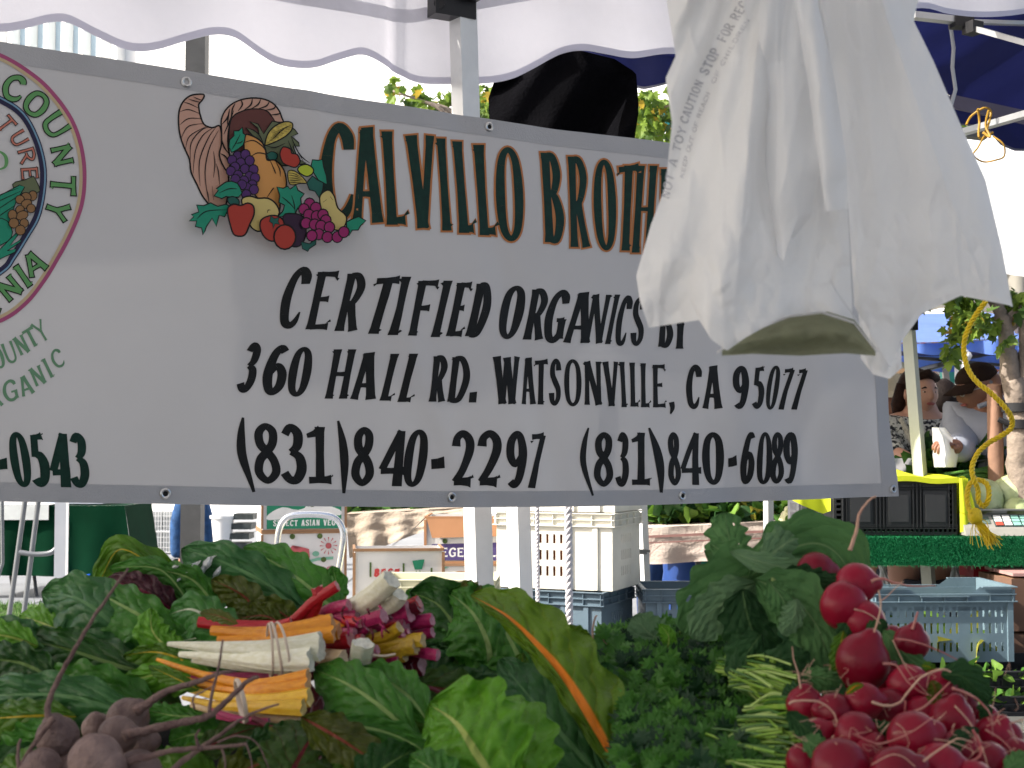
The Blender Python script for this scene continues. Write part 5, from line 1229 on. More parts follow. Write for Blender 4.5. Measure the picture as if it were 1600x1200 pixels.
def leafy(mb, c, r, n, size, cols=(0, 1, 2)):
    """heap of crinkled salad leaves"""
    c = Vector(c)
    for i in range(n):
        a = random.uniform(0, 2*pi); q = sqrt(random.random()); p = c+Vector((cos(a)*r[0]*q, sin(a)*r[1]*q, r[2]*(1-q*q)*random.uniform(.3, 1)))
        d = Vector((random.gauss(0, 1), random.gauss(-.4, 1), random.gauss(.5, .6))).normalized(); s_ = d.orthogonal().normalized(); n_ = d.cross(s_); z = size*random.uniform(.6, 1.3); mi = random.choice(cols)
        K_ = 4; vs = []
        for j in range(K_+1):
            t = j/K_; w = sin(pi*(t*.85+.1))*.42*z
            for s2 in (-1, 0, 1): vs.append(p+d*t*z+s_*s2*w*random.uniform(.8, 1.2)+n_*(abs(s2)*w*.5+random.uniform(-.1, .1)*z-t*t*z*.4))
        mb.add(vs, [(j*3+k, j*3+k+1, j*3+k+4, j*3+k+3) for j in range(K_) for k in range(2)], mi)
m_sal = [mat('salad_green', (.06, .15, .025), rough=.5, var=.3, vscale=20, transl=.3), mat('salad_dark', (.025, .075, .02), rough=.5, var=.3, vscale=20, transl=.2), mat('salad_bright', (.14, .26, .04), rough=.5, var=.3, vscale=20, transl=.3), mat('salad_yellow', (.34, .33, .05), rough=.6, var=.3, transl=.3)]
random.seed(77)
mb = MB()
for px in range(1000, 1330, 14): leafy(mb, P(px, 815-(px-1000)*.03, 8.3+random.uniform(0, .3)), (.12, .2, .16), 34, .11, (0, 1, 1, 2) if px < 1170 or px > 1225 else (0, 3, 3, 2))
o = obj('leafy_greens', mb, m_sal, loc=P(1100, 815, 8.3)); tag(o, 'heap of leafy salad greens along the pinkish burlap table', 'greens', kind='stuff')
mb = MB()
for px in range(540, 735, 14): leafy(mb, P(px, 800, 8.4+random.uniform(0, .3)), (.12, .2, .10), 30, .10, (0, 2, 2, 1))
o = obj('leafy_greens', mb, m_sal, loc=P(640, 800, 8.4)); tag(o, 'bright green leafy heap on the table with sagging beige burlap', 'greens', kind='stuff')
mb = MB(); mb.ball(P(1242, 812, 7.8), (.085, .08, .06), 24, 0, None, lambda d: 1+.10*nz(d.x*5, d.y*5, d.z*5)+.06*nz(d.x*14, d.y*14, d.z*14))
for i in range(26):
    a = random.uniform(0, 2*pi); q = random.uniform(0, .06); mb.ball(P(1245, 803, 7.78)+Vector((cos(a)*q, sin(a)*q*.5, .05*(1-q/.08)*random.uniform(.6, 1.3))), random.uniform(.012, .024), 8)
o = obj('cauliflower', mb, mat('cauliflower_curd', (.62, .62, .38), rough=.8, var=.12, vscale=50, bump=.6, bscale=150), loc=P(1242, 825, 7.8)); tag(o, 'pale cauliflower at the edge of the pinkish burlap table', 'cauliflower')
mb = MB(); leafy(mb, P(1238, 822, 7.78), (.09, .07, .03), 16, .09, (0, 0, 2)); obj('leaf', mb, m_sal, o, kind='stuff')
# slender white legs in front of the burlap
for px, y0, d_, w, lab in ((1200, 780, 7.2, .036, 'slim white pole in front of the pinkish burlap'), (993, 790, 6.9, .034, 'white pole with a dark clip right of the white crates')):
    mb = MB(); a = P(px, 700, d_); prism_post(mb, (a.x+(.07 if px == 993 else 0), a.y, 0), (a.x, a.y, 1.9), w, .5); o = obj('tent_leg', mb, m_wpost, loc=(a.x, a.y, 0), smooth=False); tag(o, lab, 'post')
    if px == 993:
        mb = MB(); mb.box(P(1002, 862, 6.85), (.05, .04, .022)); mb.box(P(1010, 861, 6.84), (.035, .02, .014)); obj('clip', mb, m_grey, o, smooth=False)
# shopper in jeans under the far table, barrels
jb = P(1036, 700, 9.6); jb.z = 0
J2 = person('person in dark blue jeans behind the pinkish burlap table, only legs showing', jb)
arms = ((jb+Vector((-.3, 0, 1.1)), jb+Vector((-.3, -.05, .85))), (jb+Vector((.3, 0, 1.1)), jb+Vector((.3, -.05, .85))))
mb = MB(); torso_body(mb, jb, 1.6, 0, *arms); head(mb, jb+Vector((0, 0, 1.5)), .22, 0); obj('body', mb, [m_skin, m_lips, m_eye, m_iris], J2, angle=180)
mb = MB(); mb.add(*skin_mesh([jb+Vector((0, 0, .84)), jb+Vector((-.1, 0, .48)), jb+Vector((-.1, 0, .08)), jb+Vector((.1, .02, .48)), jb+Vector((.1, .02, .08))], [(0, 1), (1, 2), (0, 3), (3, 4)], [(.16, .13), .10, .08, .10, .08])); obj('jeans', mb, mat('dark_denim', (.012, .035, .11), rough=.9, var=.3, vscale=10), J2, angle=180)
mb = garment(jb, 1.6, 0, arms); obj('shirt', mb, MATS['black_knit'], J2, angle=180)
for px, col, lab in ((1070, 'navy_barrel', 'dark blue plastic barrel under the pinkish burlap table'), (1105, 'green_barrel', 'ribbed dark green tub under the pinkish burlap table'), (610, 'navy_barrel', 'blue plastic barrel under the sagging burlap'), (645, 'green_barrel', 'teal green tub under the sagging burlap')):
    m = mat(col, (.015, .05, .20) if col[0] == 'n' else (.01, .16, .11), rough=.5); q = P(px, 700, 8.7)
    prof = []
    for i in range(13): prof.append((.13+.006*(i % 2)+.01*sin(i/12*pi), i*.055))
    mb = MB(); mb.lathe([(0, 0)]+prof+[(0, .66)], (q.x, 8.7, 0), 24); o = obj('barrel', mb, m, loc=(q.x, 8.7, 0)); tag(o, lab, 'barrel')
# vegetable cartons under the burlap
m_card2 = mat('warm_cardboard', (.36, .18, .09), rough=.8, var=.1, vscale=5)
vb = P(735, 700, 6.9); zc = zat(873, 6.9)
t, mp, L_ = carton('open_carton', 'brown open carton with purple band reading vegetables, left of the white crates', (vb.x+.01, 6.9, zc+.105), (.42, .36, .21), -.02, False, [m_cwhite, m_card2])
decal('carton_print', [(0, [[(.03, .125), (.39, .115), (.39, .2), (.03, .2), (.0, .16)]]), (1, tp('VEGETABLES', .03, .41, .14, .185, .008)), (2, dots([(.09, .11)], .012))], [m_ppurple, m_pwhite, m_hole2], mp, t)
mb = MB(); mb.add([L_(-.21, -.185, .11), L_(.21, -.185, .11), L_(.20, -.20, .02), L_(-.18, -.20, .01)], [(0, 1, 2, 3)]); mb.add([L_(-.21, -.181, .11), L_(.21, -.181, .11), L_(.20, -.196, .02), L_(-.18, -.196, .01)], [(3, 2, 1, 0)]); obj('flap', mb, m_card2, t, smooth=False)
mb = MB(); mb.add([L_(-.21, -.18, .11), L_(-.21, .18, .11), L_(-.30, .16, .03), L_(-.30, -.14, .02)], [(0, 1, 2, 3)]); mb.add([L_(-.214, -.18, .108), L_(-.214, .18, .108), L_(-.304, .16, .028), L_(-.304, -.14, .018)], [(3, 2, 1, 0)]); obj('flap', mb, m_cwhite, t, smooth=False)
t, mp, L_ = carton('open_carton', 'white carton holding brown squash beneath the purple banded carton', (vb.x+.0, 6.9, zc-.006-.11), (.42, .36, .21), -.02, True, [m_cwhite, m_card])
decal('carton_print', [(0, [[(.1, .05), (.16, .03), (.3, .03), (.36, .07), (.36, .12), (.1, .12)]]), (1, [[(.02, .01), (.12, .012), (.06, .03)]])], [m_card2, m_pgreen], mp, t)
t, mp, L_ = carton('produce_carton', 'lowest carton of the pile left of the white crates', (vb.x, 6.9, (zc-.22)/2), (.42, .36, zc-.232), 0, True, [m_cwhite, m_card])
# BEST carton, tilted
bb_ = P(622, 700, 6.0)
t, mp, L_ = carton('tilted_carton', 'white tilted carton with brown edges and red BEST lettering', (bb_.x, 6.0, zat(903, 6.0)), (.36, .25, .26), .12, False, [m_cwhite, m_card])
decal('carton_print', [(0, tp('BEST', .075, .185, .075, .11, .012, .12)), (1, [[(.235, .045), (.285, .04), (.275, .08), (.245, .082)]]+stroke_quads([(.25, .085, .003), (.27, .16, .003)])+stroke_quads([(.265, .085, .003), (.29, .15, .003)])), (2, [[(.06, .05), (.068, .05), (.068, .11), (.06, .11)], [(.195, .055), (.203, .055), (.203, .12), (.195, .12)], [(.31, .075), (.318, .075), (.318, .125), (.31, .125)]]), (1, stroke_quads(catmull([(.06, .19, .003), (.1, .175, .003), (.15, .18, .003)], 3)))], [m_pred, m_pgreen, m_hole2], mp, t)
mb = MB(); mb.box((bb_.x, 6.05, zat(903, 6)-.14-.18), (.4, .3, .34)); mb.box((bb_.x, 6.05, (zat(903, 6)-.50)/2), (.42, .32, zat(903, 6)-.52)); o = obj('support_cartons', mb, m_card, loc=(bb_.x, 6.05, 0), smooth=False); tag(o, 'brown carton pile carrying the tilted BEST carton', 'carton')
t['label'] = 'white tilted carton with brown edges and red BEST lettering'
# ------------------------------------------------------------------ slotted crates
def panel(mb, o, ux, uz, n, W, H, t, slots, mi=0):
    """slab with real rectangular openings; slots: (x0, x1, z0, z1)"""
    o, ux, uz, n = Vector(o), Vector(ux), Vector(uz), Vector(n)
    zs = sorted(set([0, H]+[s[2] for s in slots]+[s[3] for s in slots]))
    for z0, z1 in zip(zs, zs[1:]):
        if z1-z0 < 1e-5: continue
        hs = sorted([(s[0], s[1]) for s in slots if s[2] <= z0+1e-6 and s[3] >= z1-1e-6]); x = 0; runs = []
        for a, b in hs: runs.append((x, a)); x = b
        runs.append((x, W))
        for a, b in runs:
            if b-a < 1e-5: continue
            q = [o+ux*x_+uz*z_+n*y_ for y_ in (0, t) for x_, z_ in ((a, z0), (b, z0), (b, z1), (a, z1))]
            mb.add(q, [(0, 1, 2, 3), (7, 6, 5, 4), (0, 4, 5, 1), (1, 5, 6, 2), (2, 6, 7, 3), (3, 7, 4, 0)], mi)
def slotted_crate(name, label, c, dim, rz, m, rows=((.25, .40), (.45, .60), (.66, .8)), groups=((.22, .55, 4),), side=((.2, .8, 7),), cat='crate', group=None, rib=None, inner=None, dip=0.0):
    """c: centre of the base; x axis of the crate turned by rz. parts: four walls, base, rim, ribs"""
    w, d, h = dim; R = Matrix.Rotation(rz, 3, 'Z'); c = Vector(c); X, Y, Z = R @ Vector((1, 0, 0)), R @ Vector((0, 1, 0)), Vector((0, 0, 1))
    t = thing(name, label, cat, c, group); th = .005; rim = .055
    def mk(W, gs): 
        out = []
        for z0, z1 in rows:
            for a, b, n in gs:
                pw = (b-a)*W/n
                for k in range(n): out.append((a*W+pw*(k+.25), a*W+pw*(k+.62), z0*h, z1*h))
        return out
    for s, W, o, ux, n, gs in ((0, w, c-X*w/2-Y*d/2, X, Y, groups), (1, w, c-X*w/2+Y*(d/2-th), X, Y, groups), (2, d-2*th, c-X*w/2-Y*(d/2-th), Y, X, side), (3, d-2*th, c+X*(w/2-th)-Y*(d/2-th), Y, X, side)):
        mb = MB(); panel(mb, o, ux, Z, n, W, h-rim-dip*(s < 2), th, mk(W, gs)); obj('wall', mb, m, t, smooth=False)
    mb = MB(); mb.box(c+Z*.004, (w-.012, d-.012, .008), R=R); obj('base', mb, m, t, smooth=False)
    mb = MB(); e = .016; z1 = h-rim; z2 = h
    def ring_(z, ex, tz):
        for sx in (-1, 1): mb.box(c+X*sx*(w/2+ex/2)+Z*z, (ex, d+2*ex, tz), R=R)
        for sy in (-1, 1): mb.box(c+Y*sy*(d/2+ex/2)+Z*z, (w, ex, tz), R=R)
    ring_(z1, e, .004); ring_(z1+rim*.5, e*.8, .0035)
    if not dip: ring_(z2, e, .004)
    else:
        for sx in (-1, 1): mb.box(c+X*sx*(w/2+e/2)+Z*z2, (e, d+2*e, .004), R=R)
        for sy in (-1, 1):
            for a in (-1, 1): mb.box(c+Y*sy*(d/2+e/2)+X*a*(w/2-.06)+Z*z2, (.12, e, .004), R=R)
            mb.box(c+Y*sy*(d/2+e/2)+Z*(z1+rim-dip), (w-.34, e, .004), R=R)
    obj('rim', mb, m, t, smooth=False)
    mb = MB()
    for sy in (-1, 1):
        if not dip: mb.box(c+Y*sy*(d/2-th/2)+Z*(z1+rim/2), (w, th, rim), R=R)
        else:
            mb.box(c+Y*sy*(d/2-th/2)+Z*(z1+rim/2-dip), (w, th, rim), R=R)
            for a in (-1, 1):
                p0 = c+Y*sy*(d/2-th/2); x0, x1, x2 = a*w/2, a*(w/2-.12), a*(w/2-.17); zz = h-dip
                mb.add([p0+X*x0+Z*zz, p0+X*x2+Z*zz, p0+X*x1+Z*h, p0+X*x0+Z*h], [(0, 1, 2, 3)]); mb.add([p0+X*x0+Z*zz+Y*.003, p0+X*x2+Z*zz+Y*.003, p0+X*x1+Z*h+Y*.003, p0+X*x0+Z*h+Y*.003], [(3, 2, 1, 0)])
    for sx in (-1, 1): mb.box(c+X*sx*(w/2-th/2)+Z*(z1+rim/2), (th, d-2*th, rim), R=R)
    n = 6
    for k in range(n+1):
        x = -w/2+w*k/n
        for sy in (-1, 1): mb.box(c+X*x+Y*sy*(d/2+e*.35)+Z*(z1+rim*.45-dip*.5), (.003, e*.7, rim*.8-dip*.5), R=R)
    for k in range(5):
        for sx in (-1, 1): mb.box(c+X*sx*(w/2+e*.35)+Y*(-d/2+d*k/4)+Z*(z1+rim*.45), (e*.7, .003, rim*.8), R=R)
    for fx in (rib or (.14, .64, .86)):
        for sy in (-1, 1): mb.box(c+X*(-w/2+w*fx)+Y*sy*(d/2+.005)+Z*(z1/2), (.022, .010, z1-.004), R=R)
    obj('upper_band', mb, m, t, smooth=False)
    return t
m_pw = mat('white_crate_plastic', (.72, .70, .62), rough=.45, var=.08, vscale=7, bump=.1, bscale=30)
m_pb = mat('blue_grey_crate_plastic', (.115, .165, .205), rough=.5, var=.10, vscale=6, bump=.1, bscale=30)
m_pk = mat('black_crate_plastic', (.022, .023, .025), rough=.45, var=.2)
m_fill = mat('orange_contents', (.35, .12, .05), rough=.8, var=.3, vscale=20)
sd_ = 6.35; q = P(905, 700, sd_); hh_ = .335
zb = zat(915, sd_)
cr_rz = .60
def centre(pxl, pxr, d, y0=None): return P((pxl+pxr)/2, 700, d)
for i, (zz, m, lab) in enumerate(((zb-hh_*2, m_pb, 'blue grey slotted crate on the ground at the bottom of the crate stack'), (zb-hh_, m_pb, 'blue grey slotted crate holding up the dirty white crate'), (zb, m_pw, 'dirty white slotted crate above the blue grey one, behind the ropes'), (zb+hh_, m_pw, 'white slotted crate at the top of the stack, its lower edge below the banner'))):
    slotted_crate('slotted_crate', lab, (q.x-.045+.03*(i-2)*.4, sd_+.02*i, zz+.002), (.48, .40, hh_-.005) if m is m_pb else (.54, .38, hh_-.005), -.42 if m is m_pb else -.40, m, rows=((.17, .30), (.38, .51), (.60, .72)), groups=((.36, .60, 4),) if m is m_pw else ((.28, .72, 8),), side=((.3, .7, 6),), group='slotted crates stacked behind the ropes')
mb = MB(); mb.box((q.x, sd_+.03, zb+.13), (.30, .30, .24), rz=-.4); o = obj('crate_contents', mb, m_fill, loc=(q.x, sd_, zb), smooth=False); tag(o, 'orange contents showing through the slots of the dirty white crate', 'produce')
# second blue crate right of it, and black one below
slotted_crate('slotted_crate', 'blue grey crate with dipped rim partly behind the radish leaves, mid distance', (P(1075, 700, 6.4).x, 6.4, zat(955, 6.4)-.14), (.42, .36, .26), 0, m_pb, dip=.0)
slotted_crate('slotted_crate', 'black slotted crate under the half hidden blue grey crate', (P(1080, 700, 6.4).x, 6.4, zat(955, 6.4)-.14-.262), (.44, .38, .25), 0, m_pk, groups=((.1, .9, 14),))
mb = MB(); mb.box((P(1078, 700, 6.4).x, 6.45, (zat(955, 6.4)-.405)/2), (.45, .38, zat(955, 6.4)-.41)); o = obj('carton', mb, m_card, loc=(P(1078, 700, 6.4).x, 6.45, 0), smooth=False); tag(o, 'brown carton on the ground below the black crate in the middle', 'carton')
# cream low basket left of the posts
slotted_crate('slotted_crate', 'long cream plastic tray lying left of the white posts', (P(690, 700, 5.6).x, 5.6, zat(945, 5.6)), (.42, .30, .115), -.05, mat('cream_plastic', (.70, .68, .50), rough=.5, var=.05), rows=((.1, .4),), groups=((.05, .95, 16),))
mb = MB(); mb.box((P(690, 700, 5.6).x, 5.62, zat(945, 5.6)/2-.003), (.46, .34, zat(945, 5.6)-.006)); o = obj('carton', mb, m_cwhite, loc=(P(690, 700, 5.6).x, 5.62, 0), smooth=False); tag(o, 'white carton carrying the long cream tray', 'carton')
# big blue crate in front of the right table
fd = 5.45
fz = zat(1032, fd)
slotted_crate('slotted_crate', 'large pale blue grey crate with dipped rim in front of the green turf table', (P(1468, 700, fd).x, fd+.18, fz), (.53, .36, .285), .05, mat('pale_blue_crate_plastic', (.135, .20, .24), rough=.5, var=.08, bump=.1, bscale=30), rows=((.14, .26), (.38, .52), (.60, .74)), groups=((.04, .30, 5), (.34, .62, 6), (.68, .95, 6)), rib=(.02, .98), dip=.035)
mb = MB(); leafy(mb, (P(1468, 700, fd).x, fd+.18, fz+.02), (.22, .14, .10), 60, .12, (2, 3, 2)); o = obj('crate_greens', mb, m_sal, loc=(P(1468, 700, fd).x, fd+.18, fz+.02)); tag(o, 'yellow green leaves inside the large pale blue grey crate', 'greens', kind='stuff')
for i, (z_, lab) in enumerate(((fz-.075, 'upper shallow black crate with greens under the large pale blue crate'), (fz-.155, 'lower shallow black crate under the large pale blue crate'))):
    slotted_crate('shallow_crate', lab, (P(1530, 700, fd).x+.03*i, fd+.02-.06*i, z_), (.64, .44, .072), .02, m_pk, rows=((.2, .5),), groups=((.03, .97, 26),), rib=(.02, .98), group='shallow black crates')
    mb = MB(); leafy(mb, (P(1500, 700, fd).x, fd-.18-.06*i, z_+.05), (.16, .03, .03), 26, .05, (2, 0, 2)); o = obj('loose_greens', mb, m_sal, loc=(P(1500, 700, fd).x, fd-.1, z_+.05)); tag(o, ('loose greens lying along the rim of the upper shallow black crate', 'loose greens in the lower shallow black crate')[i], 'greens', kind='stuff')
for i in range(2): slotted_crate('slotted_crate', ('white crate beneath the shallow black crates at right', 'white crate at ground level beneath the shallow black crates')[i], (P(1560, 700, fd).x, fd+.0, fz-.160-(i+1)*((fz-.165)/2)+.0), (.60, .40, (fz-.165)/2-.004), .02, m_pw, groups=((.1, .9, 9),))
for i, (z0, z1) in enumerate(((.05, .32), (.325, .56), (.565, .78))):
    carton('brown_carton', ('brown carton at the foot of the pile at the right edge', 'middle brown carton of the pile at the right edge', 'top brown carton at the right edge beside the pale blue crate')[i], (P(1635, 700, 5.75).x-.01*i, 5.9, (z0+z1)/2), (.30, .34, z1-z0-.006), .03*i, True, [mat('dark_brown_card', (.16, .09, .06), rough=.85), m_card], edge=False)
mb = MB(); mb.box((P(1635, 700, 5.75).x, 5.9, .792), (.30, .34, .012)); o = obj('pink_lid', mb, mat('pinkish_card', (.42, .24, .22), rough=.8), loc=(P(1635, 700, 5.75).x, 5.9, .786), smooth=False); tag(o, 'pinkish lid on the topmost brown carton at the right edge', 'lid')

# ------------------------------------------------------------------ right stall table with artificial turf
rt = thing('turf_table', 'stall table skirted with bright green artificial turf', 'table', (P(1500, 700, 6).x, 6.2, 0))
rd = 5.9
xl, xr = P(1270, 700, rd).x, P(1760, 700, rd).x
ztb = zat(838, rd)
mb = MB(); mb.box(((xl+xr)/2, rd+.55, ztb-.02), (xr-xl, 1.05, .03)); obj('table_top', mb, mat('turf_green', (.008, .16, .06), rough=.85, var=.3, vscale=60, bump=1, bscale=300), rt, smooth=False)
mb = MB(); mb.box(((xl+xr)/2, rd+.005, ztb-.06), (xr-xl, .02, .115)); obj('turf_backing', mb, MATS['turf_green'], rt, smooth=False)
mb = MB(); random.seed(9)
for i in range(30000):
    x = random.uniform(xl, xr); z = random.uniform(ztb-.118, ztb+.004); l = .012; dx, dz = random.gauss(0, .004), random.gauss(0, .006)
    w = .0016; mb.add([(x-w, rd-.006, z), (x+w, rd-.006, z), (x+dx, rd-.006-l, z+dz)], [(0, 1, 2)], random.choice((0, 0, 1)))
obj('turf_blades', mb, [mat('turf_blade', (.015, .22, .08), rough=.5), mat('turf_blade_light', (.05, .36, .15), rough=.4)], rt, smooth=False, kind='stuff')
for x0, x1 in ((1385, 1365), (1360, 1395), (1480, 1500), (1500, 1470), (1575, 1555), (1560, 1588)):
    mb = MB(); a, b = P(x0, 700, 6.3), P(x1, 700, 6.3); mb.tube([(a.x, 6.3, ztb-.04), (a.x+(b.x-a.x)*3, 6.2, 0)], .013, 8); obj('leg', mb, m_sil, rt)
mb = MB(); q = P(1545, 892, 6.4); mb.box(q, (.20, .2, .06), R=Matrix.Rotation(.06, 3, 'Y')); o = obj('red_tray', mb, mat('red_plastic', (.25, .01, .02), rough=.5), loc=q, smooth=False); tag(o, 'dark red tray under the turf table', 'tray')
# black folding crate draped with a neon cloth
bd_ = 6.0; bl, br_ = P(1302, 700, bd_).x, P(1494, 700, bd_).x; z0, z1 = ztb, zat(752, bd_)
fc = thing('folding_crate', 'black folding crate with panelled side under the neon yellow cloth', 'crate', ((bl+br_)/2, bd_+.15, z0))
W_ = br_-bl; H_ = z1-z0
mb = MB(); sl = []
for i in range(26): sl.append((W_*(i+.2)/26, W_*(i+.75)/26, H_*.06, H_*.12))
for x0 in (.02, .93):
    for j in range(7): sl.append((W_*x0, W_*(x0+.04), H_*(.2+j*.1), H_*(.26+j*.1)))
panel(mb, (bl, bd_, z0), (1, 0, 0), (0, 0, 1), (0, 1, 0), W_, H_, .006, sl); obj('wall', mb, m_pk, fc, smooth=False)
mb = MB(); mb.box(((bl+br_)/2, bd_+.30, z0+H_/2), (W_, .006, H_)); mb.box((bl+.003, bd_+.15, z0+H_/2), (.006, .29, H_)); mb.box((br_-.003, bd_+.15, z0+H_/2), (.006, .29, H_)); mb.box(((bl+br_)/2, bd_+.15, z1-.003), (W_-.02, .28, .006)); obj('body', mb, m_pk, fc, smooth=False)
for k, fx in enumerate((.21, .52, .82)):
    mb = MB(); mb.box((bl+W_*fx, bd_-.004, z0+H_*.5), (W_*.2, .008, H_*.66)); mb.box((bl+W_*fx, bd_-.0105, z0+H_*.5), (W_*.16, .005, H_*.5)); obj('raised_panel', mb, mat('dark_grey_plastic', (.035, .036, .038), rough=.4), fc, smooth=False)
mb = MB()
for k, fx in enumerate((.07, .10, .34, .37, .40, .64, .67, .70, .93, .96)): mb.box((bl+W_*fx, bd_-.006, z0+H_*.55), (.004, .012, H_*.8))
for fz_ in (.13, .17, .86, .91, .2): mb.box(((bl+br_)/2, bd_-.005, z0+H_*fz_), (W_, .010, .004))
obj('rib', mb, m_pk, fc, smooth=False)
t2 = slotted_crate('slotted_crate', 'dark grey crate just left of the black folding crate', (P(1276, 700, 6.2).x, 6.35, ztb), (.15, .25, H_*.9), 0, mat('dark_grey_plastic2', (.10, .10, .11), rough=.6), groups=((.1, .9, 6),))
m_neon = mat('neon_cloth', (.66, .72, .03), rough=.75, var=.05, bump=.1, bscale=20, transl=.25)
nc = thing('neon_cloth', 'neon yellow cloth draped over the black folding crate', 'cloth', ((bl+br_)/2, bd_+.1, z1))
mb = MB()
def ncf(s, t):
    x = lerp(bl-.02, br_+.035, s); f = .012*sin(s*15)+.006*nz(s*8, t*8)+.03*exp(-((s-.62)/.2)**2)
    return Vector((x, lerp(bd_-.02, bd_+.34, t), z1+.010+f*(.4+t)))
mb.grid(ncf, 40, 14)
mb.grid(lambda s, t: Vector((lerp(bl-.02, br_+.035, s), bd_-.022, z1+.010+(.012*sin(s*15)+.006*nz(s*8, 0)+.03*exp(-((s-.62)/.2)**2))*.4-t*.022)), 40, 3)
def hang(s, t): return Vector((br_+.036+.012*sin(t*6+s*3)+.05*t*s*.4, lerp(bd_-.02, bd_+.34, s), z1+.012-.23*t+.01*sin(s*7)))
mb.grid(hang, 16, 16)
mb.grid(lambda s, t: Vector((lerp(br_+.004, br_+.04+.045*t, s), bd_-.024-.01*sin(s*6), z1+.012-.225*t*(1-.15*s))), 8, 12)
obj('cloth_top', mb, m_neon, nc, angle=180)
mb = MB(); mb.grid(lambda s, t: P(lerp(1235, 1298, s), lerp(778, interp([(0, 780), (.3, 790), (.8, 803), (1, 798)], s), t), 6.02-.02*sin(s*6)), 20, 6); obj('cloth_corner', mb, m_neon, nc, angle=180)
# scale
scx = P(1562, 700, 5.95)
sc_ = thing('market_scale', 'grey electronic weighing scale with keypad under the cabbages', 'scale', (scx.x, 6.0, ztb))
z_ = ztb+.002
mb = MB(); w_ = .30
mb.add([(scx.x-w_/2, 5.93, z_), (scx.x+w_/2, 5.93, z_), (scx.x+w_/2, 6.22, z_), (scx.x-w_/2, 6.22, z_), (scx.x-w_/2, 5.95, z_+.03), (scx.x+w_/2, 5.95, z_+.03), (scx.x+w_/2, 6.02, z_+.085), (scx.x-w_/2, 6.02, z_+.085), (scx.x+w_/2, 6.22, z_+.085), (scx.x-w_/2, 6.22, z_+.085)],
       [(0, 1, 5, 4), (4, 5, 6, 7), (7, 6, 8, 9), (1, 2, 8, 6, 5), (0, 4, 7, 9, 3), (3, 9, 8, 2)]); obj('housing', mb, mat('warm_grey_plastic', (.30, .29, .26), rough=.5), sc_, smooth=False)
nrm = Vector((0, -.055, .07)).cross(Vector((1, 0, 0))); nrm = Vector((0, -.618, .786))*1.0; up_ = Vector((0, .786, .618))
def face_pt(x, v, o=.001): return Vector((scx.x+x, 5.95, z_+.03))+up_*v*.089+Vector((0, -.618, .786))*o
def plate(name, x0, x1, v0, v1, m, o=.001, h=.002):
    mb = MB(); a = [face_pt(x0, v0, o), face_pt(x1, v0, o), face_pt(x1, v1, o), face_pt(x0, v1, o)]; b = [face_pt(x0, v0, o+h), face_pt(x1, v0, o+h), face_pt(x1, v1, o+h), face_pt(x0, v1, o+h)]
    mb.add(a+b, [(4, 5, 6, 7), (0, 1, 5, 4), (1, 2, 6, 5), (2, 3, 7, 6), (3, 0, 4, 7)]); return obj(name, mb, m, sc_, smooth=False)
plate('display', -.13, -.035, .3, .8, mat('lcd', (.12, .16, .13), rough=.2)); plate('keypad', -.02, .135, .1, .9, mat('keypad_dark', (.05, .08, .08), rough=.5))
for i in range(4):
    for j in range(3):
        plate('key', -.015+i*.037, .015+i*.037, .15+j*.25, .35+j*.25, (mat('key_white', (.7, .7, .68), rough=.5), mat('key_mint', (.25, .5, .42), rough=.5), mat('key_red', (.5, .08, .05), rough=.5))[(0 if i < 2 else 1) if (i, j) != (0, 0) else 2], .004, .003)
mb = MB(); mb.box((scx.x+.03, 6.12, z_+.105), (.32, .26, .006)); mb.box((scx.x+.03, 6.12, z_+.093), (.1, .1, .016)); obj('weighing_plate', mb, mat('steel_plate', (.35, .35, .33), rough=.3, metal=.8), sc_, smooth=False)
# cabbages
m_cab = mat('cabbage', (.42, .50, .22), col2=(.62, .68, .40), rough=.5, vscale=14, transl=.1)
def cabbage(c, r, lab, seed):
    random.seed(seed); t = thing('cabbage', lab, 'cabbage', Vector(c)-Vector((0, 0, r)), 'pale green cabbages on the turf table'); c = Vector(c)
    mb = MB(); mb.ball(c, (r*.97, r*.97, r*.9), 28, 0, None, lambda d: 1+.02*nz(d.x*4+seed, d.y*4, d.z*4)); obj('head', mb, m_cab, t)
    for i in range(6):
        a = i*pi/3+seed; ax = Vector((cos(a)*.75, sin(a)*.75-.35, .45+.35*(i % 2))).normalized(); u = ax.orthogonal().normalized(); v = ax.cross(u)
        def lf(s, q_):
            rr = q_*1.15; an = s*2*pi; d = (ax*cos(rr)+(u*cos(an)+v*sin(an))*sin(rr)); k = 1.0+.012*i*.5+.02+.03*max(0, q_-.75)*4+.012*sin(an*7)*q_*q_+.008*sin(an*3+q_*5)
            return c+Vector((d.x*r, d.y*r, d.z*r*.93))*k
        mb = MB(); mb.grid(lf, 26, 8); obj('leaf', mb, m_cab, t, angle=180)
        mb = MB()
for x, y, r, dd, lab in ((1532, 781, .085, 6.15, 'pale cabbage behind the yellow rope loop'), (1577, 774, .085, 6.2, 'large round cabbage right of the yellow rope'), (1510, 786, .06, 6.28, 'small cabbage tucked left behind the yellow rope'), (1588, 797, .05, 6.1, 'small flat cabbage on the scale plate'), (1612, 780, .07, 6.3, 'cabbage cut by the right edge of the picture')):
    c = P(x, y, dd); cabbage(c, r*1.12, lab, int(x))
